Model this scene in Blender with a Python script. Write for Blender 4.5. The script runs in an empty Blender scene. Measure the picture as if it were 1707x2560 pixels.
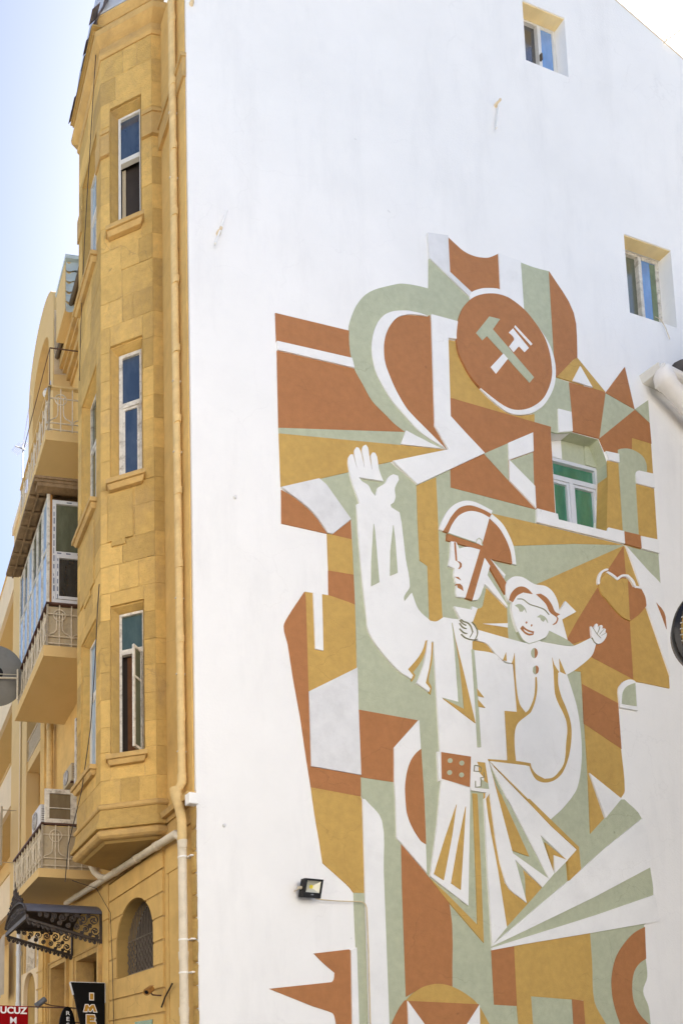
import bpy, bmesh, math, random
from mathutils import Vector, Matrix
from mathutils.geometry import tessellate_polygon
random.seed(11)
R = math.radians
scene = bpy.context.scene
col = scene.collection

# ------------------------------------------------------------------ camera (a view camera with rise and shift)
cam_d = bpy.data.cameras.new('camera')
cam = bpy.data.objects.new('camera', cam_d)
col.objects.link(cam)
scene.camera = cam
cam_d.sensor_fit = 'HORIZONTAL'
cam_d.sensor_width = 36.0
cam_d.lens = 36.0 * 1500.000 / 1707.0
cam_d.shift_x = 0.62332
cam_d.shift_y = 0.73641
cam_d.clip_start = 0.1
cam_d.clip_end = 3000.0
EYE = Vector((0.0, 0.0, 1.6))
cam.matrix_world = Matrix.Translation(EYE) @ Matrix(((0.9996852, -0.0250912, -0.0000000), (-0.0020253, -0.0806908, -0.9967371), (0.0250093, 0.9964233, -0.0807162))).to_4x4()

# ------------------------------------------------------------------ daylight
SUN_EL, SUN_AZ = R(50.0), R(52.0)          # azimuth measured from +Y towards +X
world = bpy.data.worlds.new('World')
scene.world = world
world.use_nodes = True
wt = world.node_tree
sky = wt.nodes.new('ShaderNodeTexSky')
sky.sky_type = 'NISHITA'
sky.sun_disc = False
sky.sun_elevation = SUN_EL
sky.sun_rotation = SUN_AZ
sky.air_density = 0.65
sky.dust_density = 1.1
sky.ozone_density = 2.0
bg = wt.nodes['Background']
bg.inputs['Strength'].default_value = 0.05
wt.links.new(sky.outputs['Color'], bg.inputs['Color'])
sun_d = bpy.data.lights.new('sun', 'SUN')
sun_d.energy = 5.0
sun_d.angle = R(0.5)
sun_d.color = (1.0, 0.95, 0.88)
sun = bpy.data.objects.new('sun', sun_d)
col.objects.link(sun)
sdir = Vector((math.cos(SUN_EL) * math.sin(SUN_AZ), math.cos(SUN_EL) * math.cos(SUN_AZ), math.sin(SUN_EL)))
sun.rotation_euler = sdir.to_track_quat('Z', 'Y').to_euler()
sun.location = (20, 20, 60)
scene.view_settings.view_transform = 'Standard'
scene.view_settings.look = 'None'
scene.view_settings.gamma = 1.0
scene.view_settings.use_curve_mapping = False
scene.view_settings.exposure = 2.64
scene.cycles.max_bounces = 8
scene.cycles.diffuse_bounces = 6

# ------------------------------------------------------------------ materials
MATS = {}
def mat(name, rgb, rough=0.85, var=0.12, scale=3.0, bump=0.0, bscale=60.0, rand=0.0, stain=None, metallic=0.0, spec=0.3, streak=0.0, wear=None):
    """procedural paint, plaster or stone: blotches, per-object variation, fine relief and optional stains"""
    m = bpy.data.materials.new(name)
    m.use_nodes = True
    nt = m.node_tree
    N = nt.nodes; Lk = nt.links
    b = N['Principled BSDF']
    b.inputs['Roughness'].default_value = rough
    b.inputs['Metallic'].default_value = metallic
    b.inputs['Specular IOR Level'].default_value = spec
    geo = N.new('ShaderNodeNewGeometry')
    n1 = N.new('ShaderNodeTexNoise'); n1.inputs['Scale'].default_value = scale; n1.inputs['Detail'].default_value = 8; n1.inputs['Roughness'].default_value = 0.62
    Lk.new(geo.outputs['Position'], n1.inputs['Vector'])
    mr = N.new('ShaderNodeMapRange')
    mr.inputs['From Min'].default_value = 0.3; mr.inputs['From Max'].default_value = 0.7
    mr.inputs['To Min'].default_value = 1.0 - var; mr.inputs['To Max'].default_value = 1.0 + var
    Lk.new(n1.outputs['Fac'], mr.inputs['Value'])
    val = mr.outputs['Result']
    if rand:
        oi = N.new('ShaderNodeObjectInfo')
        mr2 = N.new('ShaderNodeMapRange'); mr2.inputs['To Min'].default_value = 1 - rand; mr2.inputs['To Max'].default_value = 1 + rand
        Lk.new(oi.outputs['Random'], mr2.inputs['Value'])
        mu = N.new('ShaderNodeMath'); mu.operation = 'MULTIPLY'
        Lk.new(val, mu.inputs[0]); Lk.new(mr2.outputs['Result'], mu.inputs[1]); val = mu.outputs['Value']
    hsv = N.new('ShaderNodeHueSaturation')
    hsv.inputs['Color'].default_value = (*rgb, 1)
    Lk.new(val, hsv.inputs['Value'])
    colr = hsv.outputs['Color']
    if stain:
        srgb, samt, sscale = stain
        n2 = N.new('ShaderNodeTexNoise'); n2.inputs['Scale'].default_value = sscale; n2.inputs['Detail'].default_value = 6; n2.inputs['Roughness'].default_value = 0.7
        mp = N.new('ShaderNodeMapping'); mp.inputs['Scale'].default_value = (1, 1, 1 if not streak else streak)
        Lk.new(geo.outputs['Position'], mp.inputs['Vector']); Lk.new(mp.outputs['Vector'], n2.inputs['Vector'])
        r2 = N.new('ShaderNodeMapRange'); r2.inputs['From Min'].default_value = 0.5; r2.inputs['From Max'].default_value = 0.75
        r2.inputs['To Min'].default_value = 0; r2.inputs['To Max'].default_value = samt
        Lk.new(n2.outputs['Fac'], r2.inputs['Value'])
        mx = N.new('ShaderNodeMixRGB'); Lk.new(r2.outputs['Result'], mx.inputs['Fac'])
        Lk.new(colr, mx.inputs['Color1']); mx.inputs['Color2'].default_value = (*srgb, 1)
        colr = mx.outputs['Color']
    if wear:      # hairline cracks and small chips: (colour, crack amount, chip amount)
        wrgb, camt, chip = wear
        n4 = N.new('ShaderNodeTexNoise'); n4.inputs['Scale'].default_value = 2.5; n4.inputs['Detail'].default_value = 4
        Lk.new(geo.outputs['Position'], n4.inputs['Vector'])
        vm = N.new('ShaderNodeVectorMath'); vm.operation = 'MULTIPLY_ADD'; vm.inputs[1].default_value = (0.5, 0.5, 0.5)
        Lk.new(n4.outputs['Color'], vm.inputs[0]); Lk.new(geo.outputs['Position'], vm.inputs[2])
        mpc = N.new('ShaderNodeMapping'); mpc.inputs['Scale'].default_value = (0.55, 0.55, 1.1); Lk.new(vm.outputs['Vector'], mpc.inputs['Vector'])
        vo = N.new('ShaderNodeTexVoronoi'); vo.feature = 'DISTANCE_TO_EDGE'; vo.inputs['Scale'].default_value = 1.0
        Lk.new(mpc.outputs['Vector'], vo.inputs['Vector'])
        r4 = N.new('ShaderNodeMapRange'); r4.inputs['From Min'].default_value = 0.0; r4.inputs['From Max'].default_value = 0.006; r4.inputs['To Min'].default_value = camt; r4.inputs['To Max'].default_value = 0.0
        Lk.new(vo.outputs['Distance'], r4.inputs['Value'])
        n5 = N.new('ShaderNodeTexNoise'); n5.inputs['Scale'].default_value = 0.6; n5.inputs['Detail'].default_value = 2; Lk.new(geo.outputs['Position'], n5.inputs['Vector'])
        r5 = N.new('ShaderNodeMapRange'); r5.inputs['From Min'].default_value = 0.50; r5.inputs['From Max'].default_value = 0.60; Lk.new(n5.outputs['Fac'], r5.inputs['Value'])
        mm = N.new('ShaderNodeMath'); mm.operation = 'MULTIPLY'; Lk.new(r4.outputs['Result'], mm.inputs[0]); Lk.new(r5.outputs['Result'], mm.inputs[1])
        v2 = N.new('ShaderNodeTexVoronoi'); v2.inputs['Scale'].default_value = 1.9; Lk.new(vm.outputs['Vector'], v2.inputs['Vector'])
        r6 = N.new('ShaderNodeMapRange'); r6.inputs['From Min'].default_value = 0.025; r6.inputs['From Max'].default_value = 0.045; r6.inputs['To Min'].default_value = chip; r6.inputs['To Max'].default_value = 0.0
        Lk.new(v2.outputs['Distance'], r6.inputs['Value'])
        sx = N.new('ShaderNodeSeparateColor'); Lk.new(v2.outputs['Color'], sx.inputs['Color'])
        gt_ = N.new('ShaderNodeMath'); gt_.operation = 'GREATER_THAN'; gt_.inputs[1].default_value = 0.72; Lk.new(sx.outputs[0], gt_.inputs[0])
        m6 = N.new('ShaderNodeMath'); m6.operation = 'MULTIPLY'; Lk.new(r6.outputs['Result'], m6.inputs[0]); Lk.new(gt_.outputs['Value'], m6.inputs[1])
        mxx = N.new('ShaderNodeMath'); mxx.operation = 'MAXIMUM'; Lk.new(mm.outputs['Value'], mxx.inputs[0]); Lk.new(m6.outputs['Value'], mxx.inputs[1])
        mw_ = N.new('ShaderNodeMixRGB'); Lk.new(mxx.outputs['Value'], mw_.inputs['Fac']); Lk.new(colr, mw_.inputs['Color1']); mw_.inputs['Color2'].default_value = (*wrgb, 1)
        colr = mw_.outputs['Color']
    Lk.new(colr, b.inputs['Base Color'])
    if bump:
        n3 = N.new('ShaderNodeTexNoise'); n3.inputs['Scale'].default_value = bscale; n3.inputs['Detail'].default_value = 5
        Lk.new(geo.outputs['Position'], n3.inputs['Vector'])
        bp = N.new('ShaderNodeBump'); bp.inputs['Strength'].default_value = bump; bp.inputs['Distance'].default_value = 0.02
        Lk.new(n3.outputs['Fac'], bp.inputs['Height']); Lk.new(bp.outputs['Normal'], b.inputs['Normal'])
    MATS[name] = m
    return m
def glass(name, rgb, rough=0.06, ior=1.9):
    m = bpy.data.materials.new(name); m.use_nodes = True
    N = m.node_tree.nodes; b = N['Principled BSDF']
    b.inputs['Base Color'].default_value = (*rgb, 1); b.inputs['Roughness'].default_value = rough; b.inputs['IOR'].default_value = ior
    geo = N.new('ShaderNodeNewGeometry'); n = N.new('ShaderNodeTexNoise'); n.inputs['Scale'].default_value = 1.6; n.inputs['Detail'].default_value = 2
    m.node_tree.links.new(geo.outputs['Position'], n.inputs['Vector'])
    bp = N.new('ShaderNodeBump'); bp.inputs['Strength'].default_value = 0.08; bp.inputs['Distance'].default_value = 0.05
    m.node_tree.links.new(n.outputs['Fac'], bp.inputs['Height']); m.node_tree.links.new(bp.outputs['Normal'], b.inputs['Normal'])
    n2 = N.new('ShaderNodeTexNoise'); n2.inputs['Scale'].default_value = 4.0; n2.inputs['Detail'].default_value = 7; n2.inputs['Roughness'].default_value = 0.65
    mp = N.new('ShaderNodeMapping'); mp.inputs['Scale'].default_value = (1.6, 1.6, 0.5)
    m.node_tree.links.new(geo.outputs['Position'], mp.inputs['Vector']); m.node_tree.links.new(mp.outputs['Vector'], n2.inputs['Vector'])
    r2 = N.new('ShaderNodeMapRange'); r2.inputs['From Min'].default_value = 0.42; r2.inputs['From Max'].default_value = 0.72; r2.inputs['To Max'].default_value = 0.5
    m.node_tree.links.new(n2.outputs['Fac'], r2.inputs['Value'])
    mx = N.new('ShaderNodeMixRGB'); mx.inputs['Color1'].default_value = (*rgb, 1); mx.inputs['Color2'].default_value = (min(1, rgb[0] * 1.5 + 0.04), min(1, rgb[1] * 1.5 + 0.04), min(1, rgb[2] * 1.4 + 0.035), 1)  # paler dust mixed in by noise; also imitates uneven reflections
    m.node_tree.links.new(r2.outputs['Result'], mx.inputs['Fac']); m.node_tree.links.new(mx.outputs['Color'], b.inputs['Base Color'])
    r3 = N.new('ShaderNodeMapRange'); r3.inputs['From Min'].default_value = 0.4; r3.inputs['From Max'].default_value = 0.75; r3.inputs['To Min'].default_value = rough; r3.inputs['To Max'].default_value = rough + 0.25
    m.node_tree.links.new(n2.outputs['Fac'], r3.inputs['Value']); m.node_tree.links.new(r3.outputs['Result'], b.inputs['Roughness'])
    MATS[name] = m
    return m
mat('mortar', (0.66, 0.49, 0.24), 0.95, 0.15, 6.0)
mat('dial_cream', (0.60, 0.55, 0.44), 0.5, 0.06, 5.0)
mat('lamp_reflector', (0.62, 0.60, 0.48), 0.35, 0.05, 5.0, metallic=0.35)
mat('house_pale', (0.84, 0.80, 0.75), 0.9, 0.05, 1.5)
mat('lintel_bounce', (0.86, 0.68, 0.36), 0.9, 0.08, 5.0)
mat('house_grey', (0.32, 0.295, 0.25), 0.9, 0.06, 1.5)
mat('white_plaster', (0.87, 0.85, 0.805), 0.9, 0.025, 0.9, 0.22, 34, stain=((0.64, 0.625, 0.60), 0.30, 1.3), streak=0.22, wear=((0.46, 0.44, 0.41), 0.10, 0.35))
mat('white_relief', (0.84, 0.825, 0.785), 0.9, 0.03, 2.5, 0.3, 40, stain=((0.6, 0.58, 0.55), 0.25, 2.0), wear=((0.45, 0.41, 0.35), 0.15, 0.3))
mat('white_worn', (0.72, 0.71, 0.69), 0.9, 0.07, 3.0, 0.35, 40, stain=((0.5, 0.48, 0.46), 0.45, 2.2))
mat('terracotta_paint', (0.43, 0.182, 0.066), 0.85, 0.08, 9.0, 0.5, 70, stain=((0.34, 0.135, 0.05), 0.35, 1.8), wear=((0.16, 0.07, 0.035), 0.32, 0.4))
mat('sage_paint', (0.47, 0.49, 0.335), 0.85, 0.08, 9.0, 0.5, 70, stain=((0.36, 0.38, 0.26), 0.35, 1.7), wear=((0.17, 0.17, 0.11), 0.32, 0.4))
mat('sage_line', (0.26, 0.25, 0.15), 0.85, 0.06, 2.6)
mat('ochre_paint', (0.56, 0.35, 0.095), 0.85, 0.08, 9.0, 0.5, 70, stain=((0.42, 0.24, 0.06), 0.35, 1.8), wear=((0.20, 0.11, 0.035), 0.32, 0.4))
mat('yellow_stone', (0.565, 0.37, 0.118), 0.95, 0.12, 9.0, 0.7, 55, rand=0.20, stain=((0.34, 0.235, 0.12), 0.55, 2.4), streak=0.4, wear=((0.24, 0.16, 0.08), 0.4, 0.5))
mat('yellow_plaster', (0.64, 0.42, 0.145), 0.9, 0.12, 2.6, 0.35, 40, stain=((0.42, 0.25, 0.09), 0.55, 2.0), streak=0.25, wear=((0.26, 0.15, 0.06), 0.5, 0.4))
mat('yellow_trim', (0.52, 0.34, 0.125), 0.9, 0.16, 4.0, 0.4, 50, stain=((0.24, 0.17, 0.10), 0.55, 3.0))
mat('cream_plaster', (0.64, 0.45, 0.195), 0.9, 0.06, 1.5, 0.25, 40, stain=((0.5, 0.36, 0.2), 0.3, 1.5))
mat('cream_light', (0.72, 0.58, 0.38), 0.9, 0.06, 1.5, 0.25, 40)
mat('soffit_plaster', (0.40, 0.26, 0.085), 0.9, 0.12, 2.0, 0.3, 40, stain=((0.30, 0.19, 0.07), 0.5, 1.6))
mat('pipe_paint', (0.68, 0.49, 0.22), 0.6, 0.12, 6.0, 0.2, 70, stain=((0.5, 0.30, 0.12), 0.6, 5.0))
mat('pipe_white', (0.68, 0.60, 0.46), 0.5, 0.10, 5.0, 0.15, 60, stain=((0.4, 0.33, 0.22), 0.4, 6.0))
mat('pvc_white', (0.83, 0.80, 0.75), 0.4, 0.04, 4.0)
mat('old_paint_wood', (0.66, 0.62, 0.53), 0.75, 0.15, 12.0, 0.4, 90, stain=((0.20, 0.14, 0.09), 0.95, 9.0))
mat('white_frame', (0.68, 0.66, 0.60), 0.5, 0.05, 5.0, stain=((0.5, 0.45, 0.38), 0.3, 8.0))
mat('new_frame', (0.64, 0.65, 0.66), 0.4, 0.04, 5.0)
mat('frame_tape', (0.12, 0.15, 0.22), 0.6, 0.1, 5.0)
mat('dark_interior', (0.045, 0.035, 0.028), 0.9, 0.2, 3.0)
mat('brown_curtain', (0.16, 0.07, 0.03), 0.9, 0.2, 6.0)
mat('green_curtain', (0.18, 0.22, 0.13), 0.9, 0.2, 6.0)
mat('rail_iron', (0.62, 0.54, 0.40), 0.6, 0.14, 9.0, stain=((0.25, 0.15, 0.08), 0.5, 12.0))
mat('rail_dark', (0.10, 0.05, 0.035), 0.6, 0.2, 8.0)
mat('rail_sheet', (0.46, 0.38, 0.25), 0.8, 0.2, 9.0, 0.3, 60, stain=((0.26, 0.17, 0.07), 0.6, 9.0))
mat('wood_soffit', (0.25, 0.165, 0.085), 0.85, 0.2, 9.0, 0.4, 60, stain=((0.11, 0.07, 0.04), 0.7, 4.0))
mat('slate', (0.22, 0.20, 0.22), 0.7, 0.2, 7.0, 0.3, 50, rand=0.25)
mat('zinc', (0.56, 0.58, 0.60), 0.45, 0.08, 3.0, metallic=0.3)
mat('teal_tile', (0.50, 0.58, 0.57), 0.6, 0.1, 4.0)
mat('gutter_dark', (0.12, 0.09, 0.055), 0.7, 0.2, 5.0)
mat('grille_iron', (0.17, 0.14, 0.11), 0.6, 0.2, 12.0)
mat('wrought_iron', (0.045, 0.036, 0.032), 0.55, 0.3, 15.0, spec=0.4, stain=((0.12, 0.07, 0.04), 0.5, 14.0))
mat('awning_sheet', (0.11, 0.12, 0.16), 0.42, 0.1, 4.0)
mat('ac_white', (0.62, 0.60, 0.57), 0.5, 0.05, 5.0, stain=((0.4, 0.36, 0.3), 0.35, 9.0))
mat('ac_grille', (0.22, 0.20, 0.18), 0.6, 0.1, 5.0)
mat('dish_grey', (0.20, 0.19, 0.165), 0.5, 0.10, 3.0, stain=((0.13, 0.12, 0.09), 0.4, 4.0))
mat('black_gloss', (0.012, 0.011, 0.011), 0.25, 0.2, 5.0)
mat('sign_black', (0.006, 0.006, 0.006), 0.6, 0.1, 5.0, spec=0.08)
mat('sign_red', (0.25, 0.002, 0.004), 0.6, 0.06, 5.0, spec=0.05)
mat('letter_white', (0.78, 0.78, 0.78), 0.5, 0.02, 5.0)
mat('letter_gold', (0.42, 0.23, 0.025), 0.45, 0.06, 5.0)
mat('gold', (0.55, 0.30, 0.06), 0.35, 0.1, 5.0, metallic=0.8)
mat('chrome', (0.55, 0.55, 0.5), 0.2, 0.05, 5.0, metallic=0.9)
mat('led_yellow', (0.75, 0.62, 0.04), 0.5, 0.05, 5.0)
mat('cable_black', (0.03, 0.025, 0.022), 0.7, 0.1, 5.0)
mat('cable_cream', (0.62, 0.50, 0.30), 0.6, 0.1, 5.0)
mat('camera_brown', (0.34, 0.17, 0.045), 0.45, 0.25, 9.0, stain=((0.12, 0.06, 0.03), 0.6, 9.0))
mat('camera_grey', (0.13, 0.14, 0.16), 0.5, 0.15, 9.0)
mat('banner_cloth', (0.42, 0.36, 0.28), 0.9, 0.15, 2.5, 0.3, 30)
mat('rust_panel', (0.46, 0.30, 0.16), 0.8, 0.15, 4.0)
mat('asphalt', (0.05, 0.05, 0.052), 0.95, 0.2, 6.0, 0.4, 80)
mat('paving', (0.34, 0.32, 0.29), 0.9, 0.12, 3.0, 0.3, 40)
mat('stone_block_pale', (0.60, 0.52, 0.40), 0.9, 0.1, 2.0, 0.3, 40)
mat('red_cloth', (0.5, 0.09, 0.06), 0.9, 0.25, 30.0)
mat('steel_pot', (0.45, 0.46, 0.46), 0.3, 0.05, 4.0, metallic=0.7)
mat('roof_tile', (0.10, 0.09, 0.085), 0.8, 0.2, 6.0)
glass('glass_blue', (0.030, 0.048, 0.080), ior=1.9)
glass('glass_sky_reflection', (0.10, 0.25, 0.52), ior=1.6)  # sky reflection painted into the pane as a blue base colour
glass('glass_teal', (0.045, 0.075, 0.060), ior=1.7)
glass('glass_dark', (0.020, 0.020, 0.022), ior=1.6)
glass('glass_green', (0.035, 0.17, 0.095), ior=1.6)
glass('glass_olive', (0.085, 0.095, 0.062), ior=1.5)
glass('glass_brown', (0.16, 0.12, 0.07), ior=1.5)
glass('glass_pale', (0.30, 0.42, 0.55), ior=2.1)

# ------------------------------------------------------------------ frames of reference: u along, d outward, z up
class Frame:
    def __init__(s, o, u, n): s.o = Vector(o); s.u = Vector(u); s.n = Vector(n)
    def pt(s, u, d, z): return s.o + s.u * u + s.n * d + Vector((0, 0, z))
def hv(a): return Vector((math.sin(a), math.cos(a), 0))
def nv(a): return Vector((-math.cos(a), math.sin(a), 0))
AL, AR, AD = -0.081607, 1.390602, -1.213235
CORNER = Vector((3.6506, 7.7039, 0.0))
FAC = Frame(CORNER, hv(AL), nv(AL))                 # street front of the yellow house, u runs away from the corner
WAL = Frame(CORNER, hv(AR), -nv(AR))                # white gable wall, u runs right from the corner
BS1, BD1, BLD = 0.760, 0.157, 0.786                 # oriel: start along the front, return depth, length of the canted side
BANG = AL - AD
P1 = FAC.pt(BS1, BD1, 0)
DIA = Frame(P1, hv(AD), nv(AD))                     # canted side of the oriel
P2S, P2D = BS1 + BLD * math.cos(BANG), BD1 + BLD * math.sin(BANG)
BFL = 1.03
FRO = Frame(FAC.pt(P2S, P2D, 0), hv(AL), nv(AL))    # front of the oriel
RET = Frame(FAC.pt(BS1, 0, 0), nv(AL), -hv(AL))     # return of the oriel

# ------------------------------------------------------------------ mesh collector
class MB:
    def __init__(s): s.v = []; s.f = []
    def add(s, vs, fs):
        o = len(s.v); s.v += [Vector(v) for v in vs]; s.f += [tuple(i + o for i in f) for f in fs]; return s
    def hexa(s, p):      # p: 8 points, bottom ring then top ring
        return s.add(p, [(0, 3, 2, 1), (4, 5, 6, 7), (0, 1, 5, 4), (1, 2, 6, 5), (2, 3, 7, 6), (3, 0, 4, 7)])
    def box(s, fr, u0, u1, d0, d1, z0, z1):
        return s.hexa([fr.pt(u0, d0, z0), fr.pt(u1, d0, z0), fr.pt(u1, d1, z0), fr.pt(u0, d1, z0), fr.pt(u0, d0, z1), fr.pt(u1, d0, z1), fr.pt(u1, d1, z1), fr.pt(u0, d1, z1)])
    def prism(s, fr, poly, d0, d1):
        n = len(poly)
        a = [fr.pt(u, d0, z) for u, z in poly]; b = [fr.pt(u, d1, z) for u, z in poly]
        fs = [(i, (i + 1) % n, (i + 1) % n + n, i + n) for i in range(n)]
        tri = tessellate_polygon([[Vector((u, z, 0)) for u, z in poly]])
        fs += [tuple(t) for t in tri] + [tuple(i + n for i in t) for t in tri]
        return s.add(a + b, fs)
    def loft(s, rings, closed=True, caps=True):
        n = len(rings[0]); vs = [p for r in rings for p in r]; fs = []
        for k in range(len(rings) - 1):
            for i in range(n if closed else n - 1):
                j = (i + 1) % n
                fs.append((k * n + i, k * n + j, (k + 1) * n + j, (k + 1) * n + i))
        if caps and closed:
            fs.append(tuple(range(n))); fs.append(tuple((len(rings) - 1) * n + i for i in range(n)))
        return s.add(vs, fs)
    def tube(s, pts, r, n=6, closed=False):
        pts = [Vector(p) for p in pts]; m = len(pts); rings = []
        ref = None
        for i, p in enumerate(pts):
            if closed: t = pts[(i + 1) % m] - pts[i - 1]
            else: t = pts[min(i + 1, m - 1)] - pts[max(i - 1, 0)]
            t.normalize()
            if ref is None: ref = t.orthogonal().normalized()
            ref = (ref - t * ref.dot(t))
            if ref.length < 1e-6: ref = t.orthogonal()
            ref.normalize(); b = t.cross(ref)
            rr = r[i] if isinstance(r, (list, tuple)) else r
            rings.append([p + (ref * math.cos(2 * math.pi * k / n) + b * math.sin(2 * math.pi * k / n)) * rr for k in range(n)])
        if closed:
            return s.loft(rings + [rings[0]], True, False)
        return s.loft(rings)
    def disc(s, c, ax, r0, r1, h, n=24):          # cylinder or ring-less frustum along ax
        c = Vector(c); ax = Vector(ax).normalized(); e = ax.orthogonal().normalized(); g = ax.cross(e)
        ring = lambda r, t: [c + ax * t + (e * math.cos(2 * math.pi * k / n) + g * math.sin(2 * math.pi * k / n)) * r for k in range(n)]
        return s.loft([ring(r0, 0), ring(r1, h)])
    def lathe(s, c, ax, prof, n=32):
        c = Vector(c); ax = Vector(ax).normalized(); e = ax.orthogonal().normalized(); g = ax.cross(e)
        rings = [[c + ax * t + (e * math.cos(2 * math.pi * k / n) + g * math.sin(2 * math.pi * k / n)) * r for k in range(n)] for r, t in prof]
        return s.loft(rings)
    def build(s, name, material, parent=None, smooth=False, bevel=0.0):
        off = Vector((0, 0, 0))
        if parent is not None: off = WLOC.get(parent.name, Vector((0, 0, 0)))
        me = bpy.data.meshes.new(name)
        me.from_pydata([v - off for v in s.v], [], s.f)
        bm = bmesh.new(); bm.from_mesh(me)
        bmesh.ops.recalc_face_normals(bm, faces=bm.faces)
        if bevel: bmesh.ops.bevel(bm, geom=list(bm.edges), offset=bevel, segments=1, affect='EDGES')
        bm.to_mesh(me); bm.free()
        me.materials.append(MATS[material])
        if smooth:
            for p in me.polygons: p.use_smooth = True
            me.set_sharp_from_angle(angle=R(42))
        o = bpy.data.objects.new(name, me); col.objects.link(o)
        if parent is not None: o.parent = parent; WLOC[o.name] = off
        return o
WLOC = {}
def tag(o, label=None, cat=None, group=None, kind=None):
    if label: o['label'] = label
    if cat: o['category'] = cat
    if group: o['group'] = group
    if kind: o['kind'] = kind
    return o
def empty(name, loc, label, cat, group=None):
    o = bpy.data.objects.new(name, None); col.objects.link(o)
    o.location = loc; o.empty_display_size = 0.1; WLOC[o.name] = Vector(loc)
    return tag(o, label, cat, group)
def top(o):      # a one-mesh thing: origin to its own middle
    me = o.data; c = sum((v.co for v in me.vertices), Vector()) / len(me.vertices)
    me.transform(Matrix.Translation(-c)); o.location = o.location + c
    return o
def lettering(name, s, material, parent, o, ux, uz, size, depth=0.008, bold=0.012, sx=1.0):
    """raised letters: text outline turned to a mesh, standing on the plane (o, ux, uz)"""
    cu = bpy.data.curves.new(name, 'FONT'); cu.body = s; cu.size = size; cu.extrude = depth; cu.offset = bold * size; cu.align_x = 'CENTER'; cu.resolution_u = 3
    t = bpy.data.objects.new(name + '_tmp', cu); col.objects.link(t)
    dg = bpy.context.evaluated_depsgraph_get()
    me = bpy.data.meshes.new_from_object(t.evaluated_get(dg)); bpy.data.objects.remove(t)
    ux = Vector(ux).normalized(); uz = Vector(uz).normalized(); n = ux.cross(uz)
    Mx = Matrix.Translation(Vector(o)) @ Matrix((ux * sx, uz, n)).transposed().to_4x4()
    me.transform(Mx); me.transform(Matrix.Translation(-WLOC.get(parent.name, Vector())))
    me.materials.clear(); me.materials.append(MATS[material])
    ob = bpy.data.objects.new(name, me); col.objects.link(ob); ob.parent = parent
    return ob

# ================================================================== GROUND
def sheet(name, m, x0, x1, y0, y1, z, thick=None):
    mb = MB()
    if thick: mb.hexa([(x0, y0, z - thick), (x1, y0, z - thick), (x1, y1, z - thick), (x0, y1, z - thick), (x0, y0, z), (x1, y0, z), (x1, y1, z), (x0, y1, z)])
    else: mb.add([(x0, y0, z), (x1, y0, z), (x1, y1, z), (x0, y1, z)], [(0, 1, 2, 3)])
    return tag(mb.build(name, m), kind='structure')
sheet('ground', 'asphalt', -600, 600, -600, 600, 0.0)
pv = MB(); pv.prism(WAL, [(-3.0, 0.004), (13, 0.004), (13, 0.14), (-3.0, 0.14)], 0.0, 2.2)
tag(pv.build('pavement', 'paving'), kind='structure')
pv = MB(); pv.prism(FAC, [(2.2, 0.003), (26, 0.003), (26, 0.139), (2.2, 0.139)], 0.0, 2.4)
tag(pv.build('pavement', 'paving'), kind='structure')

# unseen houses, added on the other sides of the streets (behind and left of the viewer): they shade and light the fronts
def plain_house(x0, x1, y0, y1, h, m, label, face):
    e = empty('unseen_house', ((x0 + x1) / 2, (y0 + y1) / 2, 0), label, 'building')
    mb = MB(); mb.hexa([(x0, y0, 0), (x1, y0, 0), (x1, y1, 0), (x0, y1, 0), (x0, y0, h), (x1, y0, h), (x1, y1, h), (x0, y1, h)]); mb.build('wall', m, e)
    fr = Frame((x0, y1, 0), (1, 0, 0), (0, 1, 0)) if face == 'y' else Frame((x1, y0, 0), (0, 1, 0), (1, 0, 0))
    L_ = (x1 - x0) if face == 'y' else (y1 - y0)
    mb = MB(); mb.box(fr, -0.2, L_ + 0.2, -0.3, 0.35, h, h + 0.35); mb.build('cornice', m, e)
    n = int(L_ / 2.6)
    for k in range(n):
        for r in range(int(h / 4)):
            u = (k + 0.5) * L_ / n; w = bars(MB(), fr, u - 0.6, u + 0.6, r * 4 + 1.2, r * 4 + 3.2, 0.002, 0.06, 0.08).build('window', 'white_frame', e)
            MB().box(fr, u - 0.52, u + 0.52, 0.002, 0.02, r * 4 + 1.28, r * 4 + 3.12).build('pane', 'glass_blue', w)

# ================================================================== WHITE BUILDING
wb = empty('white_building', WAL.pt(4.0, -2.0, 0), 'tall white plastered gable building carrying the painted relief', 'building')
def roof_z(u): return 20.94 - (u - 8.586) * 0.4165
TOPW = (6.44, 7.36, 18.91, 20.10); MIDW = (8.345, 9.41, 14.655, 16.165)
MURW = [(6.44, 10.45), (7.455, 10.45), (7.575, 11.46), (7.585, 11.70), (7.51, 11.91), (7.43, 12.09), (6.86, 12.09), (6.575, 12.0), (6.44, 11.998)]
def rect(u0, u1, z0, z1): return [(u0, z0), (u1, z0), (u1, z1), (u0, z1)]
outer = [(0.0, 0.0), (14.0, 0.0), (14.0, roof_z(14.0)), (8.0, roof_z(8.0)), (5.0, 22.4), (0.0, 22.4)]
holes = [rect(*TOPW), rect(*MIDW), MURW]
def holed(fr, outer, holes, d0, d1):
    mb = MB()
    loops = [outer] + holes
    flat = [p for l in loops for p in l]
    tris = tessellate_polygon([[Vector((u, z, 0)) for u, z in l] for l in loops])
    mb.add([fr.pt(u, d0, z) for u, z in flat], [tuple(t) for t in tris])
    for l in loops:
        n = len(l); mb.add([fr.pt(u, d0, z) for u, z in l] + [fr.pt(u + (0.09 if u == 0.0 else 0.0), d1, z) for u, z in l], [(i, (i + 1) % n, (i + 1) % n + n, i + n) for i in range(n)])
    return mb
holed(WAL, outer, holes, 0.0, -0.42).build('wall', 'white_plaster', wb)
b = MB()
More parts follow.
